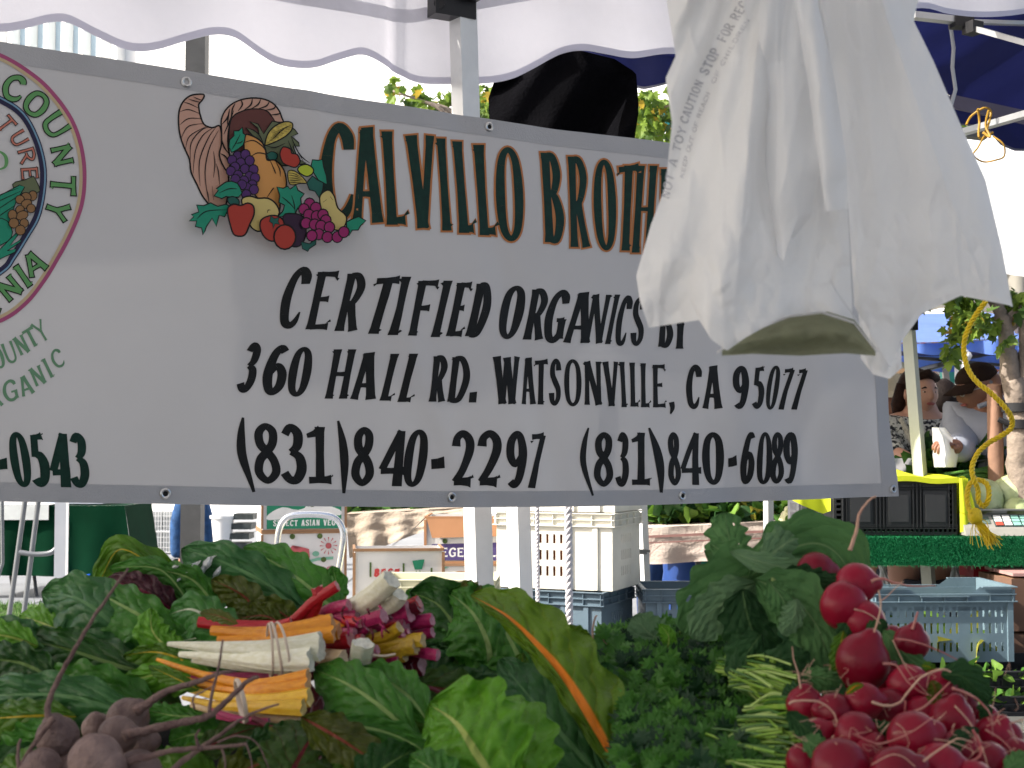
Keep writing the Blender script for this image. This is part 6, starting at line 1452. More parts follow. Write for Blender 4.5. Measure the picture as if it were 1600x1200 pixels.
# greens behind the crate: bunched leaves and scallions
random.seed(61); mb = MB()
for px in range(1452, 1600, 8): leafy(mb, P(px, 754-max(0, min(18, (px-1440)*.5)), 6.5), (.09, .14, .085), 30, .12, (0, 1, 1, 0))
o = obj('bunched_greens', mb, m_sal, loc=P(1500, 745, 6.75)); tag(o, 'dark leafy bunches piled behind the black folding crate', 'greens', kind='stuff')
so = thing('scallion_bunch', 'bunches of long green onions lying behind the cabbages', 'scallions', P(1540, 765, 6.5))
for k in range(34):
    a = P(random.uniform(1465, 1500), random.uniform(738, 768), 6.3+random.uniform(-.05, .1)); b = P(random.uniform(1570, 1640), random.uniform(732, 772), 6.25)
    mb = MB(); pts = [Vector(p) for p in catmull([tuple(a), tuple((a+b)/2+Vector((0, 0, random.uniform(0, .03)))), tuple(b)], 4)]; mb.tube(pts, [.004+.006*i/len(pts) for i in range(len(pts))], 6); obj('scallion', mb, mat('scallion_green', (.10, .24, .05), rough=.4, var=.3, vscale=8), so)
# trays under the greens (so they rest on something)
mb = MB(); mb.box((P(1520, 700, 6.7).x, 6.72, (ztb+zat(752, 6.7))/2+.0), (.62, .40, zat(752, 6.7)-ztb-.004)); o = obj('display_tray', mb, m_wpost, loc=(P(1520, 700, 6.7).x, 6.72, ztb), smooth=False); tag(o, 'white tray carrying the dark leafy bunches', 'tray')
mb = MB(); mb.box((P(1520, 700, 6.7).x, 6.9, ztb-.04), (1.2, 1.0, .03)); o = obj('back_table', mb, m_grey, loc=(P(1520, 700, 6.7).x, 6.9, 0), smooth=False); 
for sx in (-.5, .5): mb2 = MB(); mb2.tube([(o.location.x+sx, 7.2, 0), (o.location.x+sx, 7.2, ztb-.05)], .015, 8); obj('leg', mb2, m_sil, o)
tag(o, 'grey trestle table top behind the turf table', 'table')
# ------------------------------------------------------------------ ropes
yr = thing('yellow_rope', 'twisted yellow rope hanging in curls, its end frayed to a tassel', 'rope', P(1540, 860, 2.7))
YP = [(1541, 470), (1526, 490), (1511, 518), (1506, 545), (1512, 575), (1526, 596), (1548, 614), (1568, 634), (1580, 652), (1580, 668), (1566, 680), (1545, 692), (1528, 708), (1519, 730), (1522, 750), (1528, 765), (1529, 783), (1537, 791), (1545, 778), (1543, 758), (1530, 750), (1516, 756), (1511, 775), (1514, 795), (1520, 803)]
twist('rope', [P(x, y, 2.7+.02*sin(i*.7)+(.02 if i in (15, 16, 17) else 0)) for i, (x, y) in enumerate(YP)], .0052, m_yrope, yr, pitch=.026)
mb = MB(); mb.ball(P(1523, 806, 2.69), (.014, .013, .016), 14, 0, None, lambda d: 1+.2*nz(d.x*4, d.y*4, d.z*4)); obj('knot', mb, m_yrope, yr)
mb = MB(); random.seed(4)
for i in range(90):
    e = P(random.gauss(1549, 7), random.gauss(846, 6), 2.69+random.gauss(0, .008)); m_ = P(random.gauss(1534, 4), random.gauss(824, 4), 2.69)
    mb.tube([Vector(p) for p in catmull([tuple(P(1524+random.gauss(0, 3), 810, 2.69)), tuple(m_), tuple(e)], 3)], .0007, 4)
for ex, ey in ((1520, 852), (1530, 856), (1543, 856), (1500, 800), (1516, 850)):
    mb.tube([Vector(p) for p in catmull([tuple(P(1524, 808, 2.69)), tuple(P((1524+ex)/2-3, (808+ey)/2, 2.69)), tuple(P(ex, ey, 2.69))], 4)], .0006, 4)
obj('frayed_strands', mb, m_yrope, yr, kind='stuff')
m_wrope = mat('white_rope', (.62, .60, .62), rough=.6, var=.2, vscale=80)
for px, d_, r, lab in ((888, 3.5, .0095, 'thicker twisted white rope hanging below the banner'), (839, 3.9, .0062, 'thin twisted white rope hanging left of the thicker one')):
    r_ = twist('white_rope', [P(px-4, 560, d_), P(px-2, 700, d_), P(px, 790, d_), P(px+1, 900, d_), P(px+2, 1050, d_)], r, m_wrope, None, loc=P(px, 1050, d_), pitch=r*5.2); tag(r_, lab, 'rope')
# ------------------------------------------------------------------ the stall's own produce
random.seed(101)
def leaf_mat(name, g1, g2, rib, vein=.55, nv=7.0, ribw=.10, slope=.30, rough=.33, tr=.28, dull=0.0, veinc=None):
    m = bpy.data.materials.new(name); m.use_nodes = True; nt = m.node_tree; N, L = nt.nodes, nt.links; pb = N['Principled BSDF']; out = N['Material Output']
    def M(op, a, b=None, c=None):
        n = N.new('ShaderNodeMath'); n.operation = op
        for i, v in enumerate((a, b, c)):
            if v is None: continue
            if isinstance(v, (int, float)): n.inputs[i].default_value = v
            else: L.new(v, n.inputs[i])
        return n.outputs[0]
    def MR(v, a, b, c, d):
        n = N.new('ShaderNodeMapRange'); n.interpolation_type = 'SMOOTHSTEP'; L.new(v, n.inputs[0])
        for i, q in enumerate((a, b, c, d)): n.inputs[i+1].default_value = q
        return n.outputs[0]
    tc = N.new('ShaderNodeTexCoord'); sp = N.new('ShaderNodeSeparateXYZ'); L.new(tc.outputs['UV'], sp.inputs[0])
    nse = N.new('ShaderNodeTexNoise'); nse.inputs['Scale'].default_value = 34; nse.inputs['Detail'].default_value = 4; L.new(tc.outputs['Object'], nse.inputs['Vector'])
    nb = N.new('ShaderNodeTexNoise'); nb.inputs['Scale'].default_value = 11; nb.inputs['Detail'].default_value = 3; L.new(tc.outputs['Object'], nb.inputs['Vector'])
    jit = M('ADD', M('MULTIPLY', M('SUBTRACT', nse.outputs['Fac'], .5), .16), M('MULTIPLY', M('SUBTRACT', nb.outputs['Fac'], .5), .30))
    s = M('ABSOLUTE', M('SUBTRACT', M('MULTIPLY', sp.outputs[0], 2.0), 1.0)); v = sp.outputs[1]
    q = M('MULTIPLY', M('ADD', M('SUBTRACT', v, M('MULTIPLY', M('POWER', s, .85), slope)), jit), nv)
    vs_n = M('ABSOLUTE', M('SINE', M('MULTIPLY', q, pi)))
    vm = M('MULTIPLY', MR(vs_n, .0, .20, 1.0, 0.0), M('SUBTRACT', 1.0, M('MULTIPLY', s, .75)))
    q2 = M('MULTIPLY', M('ADD', M('ADD', v, M('MULTIPLY', s, .55)), M('MULTIPLY', jit, 2.0)), nv*3.1)
    vm2 = MR(M('ABSOLUTE', M('SINE', M('MULTIPLY', q2, pi))), .0, .25, .35, 0.0)
    rm = MR(M('DIVIDE', s, M('MULTIPLY', M('SUBTRACT', 1.08, v), ribw)), .75, 1.15, 1.0, 0.0)
    c = N.new('ShaderNodeValToRGB'); c.color_ramp.elements[0].position = .32; c.color_ramp.elements[1].position = .68
    c.color_ramp.elements[0].color = (*g1, 1); c.color_ramp.elements[1].color = (*g2, 1); L.new(nb.outputs['Fac'], c.inputs[0])
    def MX(f, a, b):
        n = N.new('ShaderNodeMix'); n.data_type = 'RGBA'
        if isinstance(f, (int, float)): n.inputs[0].default_value = f
        else: L.new(f, n.inputs[0])
        for i, q_ in ((6, a), (7, b)):
            if isinstance(q_, tuple): n.inputs[i].default_value = (*q_, 1)
            else: L.new(q_, n.inputs[i])
        return n.outputs[2]
    vc = veinc or tuple(lerp(a, b, .35) for a, b in zip(g2, rib))
    col = MX(M('MULTIPLY', vm, vein), c.outputs[0], vc)
    col = MX(M('MULTIPLY', vm2, vein*.5), col, vc)
    sp2 = N.new('ShaderNodeTexNoise'); sp2.inputs['Scale'].default_value = 160; L.new(tc.outputs['Object'], sp2.inputs['Vector'])
    col = MX(MR(sp2.outputs['Fac'], .60, .72, 0.0, .5), col, tuple(x*.65 for x in g1))
    col = MX(rm, col, rib)
    L.new(col, pb.inputs['Base Color'])
    rr = MR(nse.outputs['Fac'], .3, .7, rough*.8, rough*1.3); L.new(rr, pb.inputs['Roughness'])
    pb.inputs['Specular IOR Level'].default_value = .20*(1-dull)
    h = M('ADD', M('MULTIPLY', M('POWER', vs_n, .6), M('SUBTRACT', 1.0, rm)), M('MULTIPLY', M('ADD', nse.outputs['Fac'], vm2), .8))
    bp = N.new('ShaderNodeBump'); bp.inputs['Strength'].default_value = .55; bp.inputs['Distance'].default_value = .004; L.new(h, bp.inputs['Height']); L.new(bp.outputs[0], pb.inputs['Normal'])
    tr_ = N.new('ShaderNodeBsdfTranslucent'); mxc = MX(.5, col, tuple(min(1, x*2.2) for x in g2)); L.new(mxc, tr_.inputs[0])
    mx = N.new('ShaderNodeMixShader'); mx.inputs[0].default_value = tr; L.new(pb.outputs[0], mx.inputs[1]); L.new(tr_.outputs[0], mx.inputs[2]); L.new(mx.outputs[0], out.inputs[0])
    MATS[name] = m; return m
LMt = {
 'dark': leaf_mat('chard_leaf_dark', (0.0110, 0.0454, 0.0092), (0.0242, 0.0877, 0.0132), (.12, .20, .05), .5),
 'mid': leaf_mat('chard_leaf', (0.0325, 0.1219, 0.0160), (0.0592, 0.2008, 0.0230), (.22, .33, .10), .55),
 'bright': leaf_mat('chard_leaf_bright', (0.0714, 0.2070, 0.0137), (0.1214, 0.3137, 0.0239), (.35, .42, .10), .5),
 'blue': leaf_mat('chard_leaf_bluish', (0.0297, 0.1038, 0.0337), (0.0532, 0.1593, 0.0443), (.10, .22, .08), .45),
 'white': leaf_mat('white_rib_leaf', (0.0228, 0.1002, 0.0187), (0.0514, 0.1735, 0.0300), (.50, .52, .38), .85, ribw=.13, veinc=(.20, .32, .15)),
 'orange': leaf_mat('orange_rib_leaf', (0.0595, 0.1298, 0.0063), (0.1125, 0.2101, 0.0095), (.75, .20, .01), .5, ribw=.20, veinc=(.20, .19, .01)),
 'yellow': leaf_mat('yellow_rib_leaf', (0.0413, 0.1132, 0.0099), (0.0826, 0.1929, 0.0148), (.48, .34, .02), .5, ribw=.08, veinc=(.16, .19, .02)),
 'red': leaf_mat('red_vein_leaf', (0.0276, 0.0619, 0.0132), (0.0552, 0.1084, 0.0198), (.14, .008, .02), .85, nv=6, ribw=.10, veinc=(.09, .010, .018)),
 'maroon': leaf_mat('maroon_leaf', (0.0360, 0.0096, 0.0144), (0.0840, 0.0264, 0.0360), (.14, .01, .03), .5, rough=.25),
 'olive': leaf_mat('olive_leaf', (0.0455, 0.0568, 0.0060), (0.0810, 0.1088, 0.0091), (.20, .03, .02), .5),
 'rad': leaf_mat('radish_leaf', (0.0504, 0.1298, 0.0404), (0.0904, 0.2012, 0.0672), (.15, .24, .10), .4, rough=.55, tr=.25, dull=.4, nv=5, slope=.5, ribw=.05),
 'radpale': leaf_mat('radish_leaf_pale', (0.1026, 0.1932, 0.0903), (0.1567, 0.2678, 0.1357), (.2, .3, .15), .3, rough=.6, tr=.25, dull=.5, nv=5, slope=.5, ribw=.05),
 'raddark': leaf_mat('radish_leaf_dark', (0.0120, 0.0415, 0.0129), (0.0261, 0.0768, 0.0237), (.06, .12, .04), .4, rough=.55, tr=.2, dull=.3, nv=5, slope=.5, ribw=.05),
}
def vdir(p): return (p-Vector((0, 0, CAMZ))).normalized()
def leaf(parent, mid, w, kind, tiltL=.3, tiltR=-.3, cup=.0, ruf=.10, freq=5.0, quilt=.05, seed=None, base=.35, tip=.5, nu=44, nv=26, holes=0, lobes=0, label=None, name='leaf', fold=None, rnd=None):
    """mid: (px, py, d) from stalk to tip; w: (width left of the direction of travel, width right) in photo pixels"""
    sd0 = random.random()*99 if seed is None else seed
    isr = kind.startswith('rad')
    if fold is None: fold = .45 if isr else 1.0
    if rnd is None: rnd = .42 if isr else .62
    q = catmull([tuple(P(*m)) for m in mid], 8); k = len(q)-1
    Ls = [0]
    for a, b in zip(q, q[1:]): Ls.append(Ls[-1]+(Vector(b)-Vector(a)).length)
    Lt = Ls[-1]
    def at(t):
        x = t*Lt
        for i in range(k):
            if x <= Ls[i+1] or i == k-1:
                f = (x-Ls[i])/max(1e-9, Ls[i+1]-Ls[i]); a, b = Vector(q[i]), Vector(q[i+1]); 
                a0 = Vector(q[max(0, i-3)]); b0 = Vector(q[min(k, i+4)])
                return a.lerp(b, min(1, max(0, f))), (b0-a0).normalized()
    dm = sum(m[2] for m in mid)/len(mid); pxm = dm/2222.0
    def prof(t):   # width profile
        a = min(1, t/base); b = min(1, (1-t)/tip)
        return max(.02, sin(a*pi/2)**.75*sin(b*pi/2)**rnd)
    rows = []
    for j in range(nv*2+1):
        t = j/(nv*2); c, T = at(t); V = vdir(c); Sx = T.cross(V)
        if Sx.length < .2: Sx = Vector((1, 0, 0)).cross(V)
        Sx.normalize(); Sx = -Sx; rows.append((c, T, V, Sx))
    mb = MB()
    def f(a, t):
        s = a*2-1; c, T, V, Sx = rows[min(nv*2, int(round(t*nv*2)))]
        ww = (w[1] if s > 0 else w[0])*pxm*prof(t); A = abs(s)
        ed = 1+.11*sin(t*freq*6.3+sd0+(2 if s > 0 else 0)+2*nz(t*3+sd0, s))*A**3+.06*nz(t*9+sd0, s*2, 1)*A**2
        if lobes: ed += .16*A**2*(abs(sin(t*lobes*pi+(.6 if s > 0 else 0)))-.6)
        ed += .035*A**4*nz(t*40+sd0, s*2, 7)
        p = c+Sx*(s*ww*ed)
        tl = tiltR if s > 0 else tiltL
        wr = max(w)*pxm
        dep = A*ww*tl*1.0+cup*A*A*ww
        dep += ruf*wr*prof(t)**.5*(A**1.8)*(sin(t*freq*6.3+sd0+s*1.3)+.5*sin(t*freq*11+sd0*2-s*2.5))
        dep += fold*(.26*wr*nz(t*2.6+sd0, s*1.5, 3)+.10*wr*nz(t*6+sd0, s*3.2, 5))
        dep -= .07*wr*(1-abs(nz(t*7+sd0, s*4, 9)))**4*(1-.5*A)
        vv = (t-A**.85*.3+.06*nz(t*5+sd0, s*2))*7
        dep -= quilt*wr*(abs(sin(vv*pi))**.6)*(1-A*.4)*min(1, A*5)
        dep += quilt*.6*wr*nz(t*22+sd0, s*9, 2)
        return p+V*dep
    mb.grid(f, nu, nv*2)
    if holes:
        random.seed(int(sd0)+5); drop = set()
        for _ in range(holes):
            ci, cj = random.randint(6, nu-7), random.randint(10, nv*2-12)
            for di in (0, 1):
                for dj in (0, 1, 2): drop.add((cj+dj)*nu+ci+di)
        keep = [i for i in range(len(mb.f)) if i not in drop]; mb.uv = {n_: mb.uv[i] for n_, i in enumerate(keep)}; mb.f = [mb.f[i] for i in keep]; mb.m = [mb.m[i] for i in keep]
    return obj(name, mb, LMt[kind], parent, angle=180, label=label)
ZTAB = .80
table = thing('produce_table', 'stall table under the heap of chard, parsley, beets and radishes', 'table', (0, 1.5, 0))
mb = MB(); mb.box((.0, 1.52, ZTAB-.03), (2.8, 1.25, .04)); obj('table_top', mb, mat('worn_table_wood', (.2, .16, .11), rough=.8), table, smooth=False)
for x in (-1.3, 1.3):
    for y in (1.0, 2.05):
        mb = MB(); mb.tube([(x, y, 0), (x, y, ZTAB-.05)], .018, 10); obj('leg', mb, m_grey, table)
# raised dark display crate bed under the heap so that the leaves rest on something
def bed(name, label, x0, x1, y0, y1, z1):
    t = slotted_crate(name, label, ((x0+x1)/2, (y0+y1)/2, ZTAB-.008), (x1-x0, y1-y0, z1-ZTAB), 0, m_pk, groups=((.05, .95, 12),), group='black display crates under the produce'); return t
bed('display_crate', 'black crate buried under the chard at left', -1.0, -.05, 1.50, 1.95, .945)
bed('display_crate', 'black crate buried under the parsley and radish tops', .02, .62, 1.50, 1.95, .945)
def bunch(name, label, px, d, cat, group=None):
    p = P(px, 1150, d); return thing(name, label, cat, (p.x, p.y, ZTAB), group)
CG = 'bunches of rainbow chard heaped on the stall'
cb1 = bunch('chard_bunch', 'chard bunch with white and orange stems tied by two pale rubber bands', 330, 1.6, 'chard', CG)
cb2 = bunch('chard_bunch', 'chard bunch with golden orange stems tied by one band, below the white stems', 300, 1.5, 'chard', CG)
cb3 = bunch('chard_bunch', 'chard leaves piled at the top left, one turned to its maroon underside', 180, 1.8, 'chard', CG)
cb4 = bunch('chard_bunch', 'chard bunch whose cut magenta, white and yellow stem ends meet in the middle', 620, 1.6, 'chard', CG)
cb5 = bunch('chard_bunch', 'chard with one long leaf on a wide orange midrib beside the parsley', 860, 1.45, 'chard', CG)
cb6 = bunch('chard_bunch', 'smooth bright green chard leaves at the bottom centre', 700, 1.3, 'chard', CG)
cb7 = bunch('chard_bunch', 'dark puckered chard leaves at the bottom left behind the beets', 60, 1.5, 'chard', CG)
# --- cb3 top left
leaf(cb3, [(330, 985, 1.86), (262, 895, 1.86), (205, 866, 1.87), (150, 880, 1.90)], (26, 20), 'yellow', .7, .2, ruf=.16)
leaf(cb3, [(275, 975, 1.82), (250, 900, 1.84), (190, 858, 1.86), (160, 900, 1.90), (148, 940, 1.93)], (20, 22), 'yellow', .5, .5, ruf=.1)
leaf(cb3, [(300, 950, 1.80), (250, 890, 1.82), (170, 888, 1.84)], (20, 18), 'mid', .3, .7, ruf=.12)
leaf(cb3, [(285, 965, 1.79), (228, 925, 1.80), (165, 905, 1.83)], (38, 26), 'maroon', .4, .4, ruf=.18, quilt=.10)
leaf(cb3, [(345, 960, 1.80), (300, 905, 1.81), (230, 888, 1.83)], (34, 20), 'mid', .6, .3, ruf=.12)
leaf(cb3, [(500, 980, 1.78), (420, 915, 1.80), (345, 876, 1.83), (283, 858, 1.88)], (60, 34), 'blue', .15, .5, ruf=.07)
leaf(cb3, [(545, 975, 1.78), (480, 915, 1.80), (430, 880, 1.84), (380, 855, 1.88)], (40, 36), 'mid', .2, .6, ruf=.09)
leaf(cb3, [(505, 950, 1.80), (525, 915, 1.81), (518, 884, 1.82)], (26, 22), 'mid', .2, .2, ruf=.06, tip=.7)
leaf(cb3, [(420, 990, 1.74), (385, 935, 1.76), (330, 905, 1.79)], (30, 26), 'olive', .5, .7, ruf=.15)
leaf(cb3, [(475, 990, 1.72), (435, 955, 1.73), (385, 945, 1.75)], (18, 22), 'olive', .3, .3, ruf=.25)
leaf(cb3, [(440, 975, 1.71), (410, 962, 1.72), (362, 968, 1.74)], (14, 20), 'olive', .3, .3, ruf=.2)
# --- cb1 leaves
leaf(cb1, [(255, 1040, 1.66), (175, 972, 1.67), (120, 935, 1.70), (65, 925, 1.75)], (60, 46), 'blue', .15, .45, ruf=.10)
leaf(cb1, [(300, 1010, 1.63), (225, 965, 1.65), (160, 930, 1.70), (140, 925, 1.74)], (46, 34), 'mid', -.1, .6, ruf=.12)
leaf(cb1, [(300, 1020, 1.60), (262, 1010, 1.61), (238, 985, 1.62), (236, 950, 1.65)], (30, 24), 'bright', .5, .2, ruf=.12)
leaf(cb1, [(395, 1012, 1.57), (340, 975, 1.58), (300, 952, 1.60), (265, 960, 1.63)], (40, 30), 'white', .1, .5, ruf=.12)
leaf(cb1, [(380, 1005, 1.59), (330, 995, 1.60), (272, 1003, 1.62)], (20, 18), 'white', .1, .5, ruf=.12)
leaf(cb1, [(120, 1000, 1.70), (70, 975, 1.72), (30, 962, 1.76)], (30, 26), 'bright', .4, .4, ruf=.14)
leaf(cb1, [(420, 1060, 1.56), (350, 1040, 1.57), (300, 1032, 1.58)], (16, 12), 'mid', .2, .2)
# --- cb2 leaves
leaf(cb2, [(270, 1065, 1.58), (180, 1038, 1.60), (90, 1010, 1.63), (20, 1000, 1.68)], (52, 34), 'dark', .1, .5, ruf=.12)
leaf(cb2, [(345, 1062, 1.54), (285, 1030, 1.55), (240, 1018, 1.57), (192, 1025, 1.60)], (54, 14), 'yellow', .55, .3, ruf=.14)
leaf(cb2, [(350, 1075, 1.53), (290, 1048, 1.54), (215, 1060, 1.56), (190, 1060, 1.58)], (30, 22), 'bright', .5, .4, ruf=.14)
leaf(cb2, [(360, 1050, 1.55), (320, 1035, 1.56), (270, 1020, 1.57)], (16, 16), 'mid', .5, .4)
leaf(cb2, [(320, 1120, 1.49), (270, 1118, 1.50), (225, 1108, 1.52)], (18, 18), 'mid', .3, .3, ruf=.1)
leaf(cb2, [(260, 1120, 1.53), (150, 1078, 1.55), (50, 1060, 1.60)], (50, 40), 'mid', .1, .4, ruf=.10)
# --- cb7
leaf(cb7, [(100, 1030, 1.64), (40, 995, 1.66), (-40, 975, 1.70)], (34, 26), 'blue', .2, .5, ruf=.1)
leaf(cb7, [(60, 1010, 1.63), (15, 995, 1.64), (-50, 985, 1.66)], (26, 24), 'bright', .3, .5, ruf=.1)
leaf(cb7, [(100, 1070, 1.58), (30, 1035, 1.60), (-50, 1030, 1.64)], (40, 30), 'dark', .1, .4, ruf=.16, quilt=.12)
leaf(cb7, [(240, 1130, 1.50), (120, 1090, 1.52), (20, 1085, 1.55), (-60, 1095, 1.6)], (50, 34), 'blue', .1, .4, ruf=.12, quilt=.10)
leaf(cb7, [(120, 1120, 1.50), (60, 1118, 1.51), (-50, 1125, 1.54)], (40, 26), 'yellow', .2, .4, ruf=.12)
leaf(cb7, [(90, 1130, 1.47), (50, 1165, 1.47), (-20, 1215, 1.48)], (50, 40), 'mid', .2, .3, ruf=.14)
leaf(cb7, [(250, 1160, 1.50), (220, 1200, 1.47), (160, 1240, 1.45)], (60, 50), 'dark', .2, .3, ruf=.14)
# --- cb4 leaves (behind and right of the stems)
leaf(cb4, [(660, 1090, 1.66), (720, 1020, 1.68), (690, 950, 1.72), (640, 925, 1.76)], (60, 62), 'dark', .3, .2, ruf=.14, quilt=.10)
leaf(cb4, [(760, 1100, 1.62), (765, 1020, 1.64), (740, 960, 1.68), (700, 925, 1.74)], (60, 56), 'mid', .3, .3, ruf=.15, quilt=.12)
leaf(cb4, [(820, 1110, 1.60), (815, 1040, 1.62), (790, 985, 1.66), (770, 940, 1.72)], (60, 44), 'mid', .2, .4, ruf=.12, quilt=.10)
leaf(cb4, [(760, 955, 1.70), (742, 930, 1.71), (722, 908, 1.73)], (17, 17), 'olive', .3, .3, ruf=.3, freq=7)
leaf(cb4, [(640, 960, 1.76), (650, 938, 1.77), (635, 922, 1.78)], (16, 16), 'mid', .3, .3, ruf=.3)
leaf(cb4, [(700, 1120, 1.56), (740, 1080, 1.58), (790, 1060, 1.60)], (36, 44), 'dark', .2, .3, ruf=.12)
leaf(cb4, [(640, 1072, 1.50), (700, 1078, 1.50), (770, 1100, 1.52)], (34, 24), 'red', .2, .3, ruf=.08)
# --- cb5
leaf(cb5, [(978, 1225, 1.30), (930, 1140, 1.34), (880, 1058, 1.40), (835, 1005, 1.45), (790, 962, 1.50), (735, 930, 1.58)], (22, 66), 'orange', .2, .55, ruf=.20, freq=6.0, quilt=.09, base=.3, tip=.6, nu=52, nv=34, label='yellow green leaf on a wide orange midrib')
leaf(cb5, [(882, 1012, 1.46), (893, 990, 1.47), (925, 998, 1.48)], (14, 18), 'orange', .3, .3, ruf=.15)
leaf(cb5, [(950, 1230, 1.36), (880, 1150, 1.40), (820, 1080, 1.46), (780, 1030, 1.52)], (46, 50), 'blue', .2, .4, ruf=.10)
leaf(cb5, [(985, 1150, 1.40), (962, 1085, 1.43), (940, 1035, 1.46)], (36, 34), 'blue', .3, .4, ruf=.08)
leaf(cb5, [(830, 1150, 1.50), (812, 1070, 1.52), (818, 1020, 1.54)], (30, 22), 'yellow', .3, .4, ruf=.12)
leaf(cb5, [(1010, 1240, 1.28), (975, 1185, 1.31), (950, 1140, 1.35)], (18, 24), 'orange', .3, .4, ruf=.10)
# --- cb6 bottom centre
leaf(cb6, [(655, 1160, 1.34), (600, 1108, 1.36), (545, 1070, 1.40), (490, 1045, 1.46)], (50, 40), 'mid', .2, .5, ruf=.07, quilt=.03)
leaf(cb6, [(670, 1130, 1.36), (640, 1090, 1.38), (600, 1062, 1.42), (560, 1048, 1.46)], (30, 34), 'mid', .1, .6, ruf=.08, quilt=.03)
leaf(cb6, [(510, 1130, 1.34), (590, 1140, 1.33), (650, 1165, 1.32), (690, 1200, 1.31)], (22, 40), 'mid', .6, .1, ruf=.08, quilt=.03)
leaf(cb6, [(790, 1250, 1.22), (745, 1180, 1.24), (712, 1130, 1.28), (670, 1100, 1.33)], (74, 96), 'bright', .15, .35, ruf=.11, quilt=.05, nu=52, nv=32)
leaf(cb6, [(830, 1260, 1.23), (810, 1190, 1.26), (800, 1140, 1.30), (770, 1095, 1.35)], (40, 66), 'bright', .2, .3, ruf=.12, quilt=.05)
leaf(cb6, [(470, 1120, 1.34), (540, 1160, 1.31), (620, 1215, 1.28)], (34, 34), 'olive', .3, .3, ruf=.12, quilt=.07)
leaf(cb6, [(440, 1240, 1.30), (470, 1180, 1.33), (500, 1130, 1.37)], (60, 50), 'red', .2, .4, ruf=.12)
leaf(cb6, [(560, 1250, 1.25), (600, 1200, 1.27), (650, 1170, 1.29)], (40, 40), 'dark', .3, .3, ruf=.12)
leaf(cb6, [(720, 1260, 1.20), (690, 1215, 1.22), (640, 1180, 1.26)], (30, 34), 'mid', .3, .3, ruf=.12)
leaf(cb6, [(380, 1180, 1.38), (430, 1155, 1.38), (480, 1150, 1.38)], (26, 30), 'dark', .3, .3, ruf=.12)
leaf(cb6, [(300, 1180, 1.42), (360, 1150, 1.42), (420, 1130, 1.42)], (22, 24), 'red', .3, .3, ruf=.12)
leaf(cb6, [(330, 1240, 1.38), (390, 1200, 1.38), (450, 1180, 1.38)], (34, 34), 'olive', .3, .3, ruf=.12)
# filler leaves deep in the heap; dark colours stand for shaded gaps
SIL = [(-60, 1000), (0, 1000), (60, 985), (110, 955), (170, 935), (260, 930), (380, 935), (500, 960), (560, 985), (650, 985), (760, 985), (840, 1010), (900, 1045), (960, 1060), (1000, 1060), (1700, 1060)]
random.seed(303)
for i in range(64):
    px = random.uniform(-50, 960); yt = interp(SIL, px)+18; py = random.uniform(yt, 1220) if i > 14 else yt+random.uniform(0, 30)
    dd = lerp(1.86, 1.38, (py-900)/300.0)+.05; a = random.uniform(-.5, .5)+(pi if random.random() < .5 else 0); l = random.uniform(45, 75)
    par = cb7 if px < 120 else cb2 if px < 330 else cb6 if (px < 760 and py > 1100) else cb3 if px < 480 else cb4 if px < 780 else cb5
    leaf(par, [(px-cos(a)*l, py+14-sin(a)*l*.3, dd+.01), (px, py-6, dd), (px+cos(a)*l, py+10+sin(a)*l*.3, dd+.03)], (random.uniform(26, 42), random.uniform(26, 42)), random.choice(('dark', 'dark', 'mid', 'blue', 'red', 'yellow')), .3, .3, ruf=.14, nu=24, nv=16)
# --- stems
def stem_mat(name, c1, c2, rough=.35):
    m = mat(name, c1, rough=rough, col2=c2, vscale=60, detail=3, transl=.12, spec=.4, bump=.18, bscale=200); 
    nn, n2_ = [n for n in m.node_tree.nodes if n.type == 'TEX_NOISE'][:2]; tc = [n for n in m.node_tree.nodes if n.type == 'TEX_COORD'][0]
    mp = m.node_tree.nodes.new('ShaderNodeMapping'); mp.inputs['Scale'].default_value = (.15, 1, 1); m.node_tree.links.new(tc.outputs['Object'], mp.inputs[0]); m.node_tree.links.new(mp.outputs[0], nn.inputs['Vector']); m.node_tree.links.new(mp.outputs[0], n2_.inputs['Vector']); n2_.inputs['Scale'].default_value = 420; nn.inputs['Scale'].default_value = 260
    return m
SM = {'o': stem_mat('orange_stem', (.62, .20, .008), (.80, .33, .015)), 'y': stem_mat('golden_stem', (.68, .36, .012), (.80, .50, .03)), 'w': stem_mat('white_stem', (.70, .68, .48), (.86, .85, .72)),
      'm': stem_mat('magenta_stem', (.26, .006, .06), (.48, .03, .14)), 'r': stem_mat('red_stem', (.36, .006, .015), (.52, .02, .03)), 'd': stem_mat('dark_red_stem', (.075, .003, .010), (.15, .006, .02)), 'p': stem_mat('peach_stem', (.60, .40, .20), (.72, .55, .35)), 'k': stem_mat('mustard_stem', (.36, .20, .01), (.50, .33, .02))}
cutm = {k: mat('cut_end_'+k, tuple(min(.8, x*.7+.16) for x in c), rough=.6, var=.25, vscale=150) for k, c in (('o', (.6, .25, .02)), ('y', (.6, .4, .03)), ('w', (.62, .6, .48)), ('m', (.35, .05, .12)), ('r', (.4, .06, .06)), ('d', (.2, .02, .04)), ('p', (.6, .42, .25)), ('k', (.4, .25, .03)))}
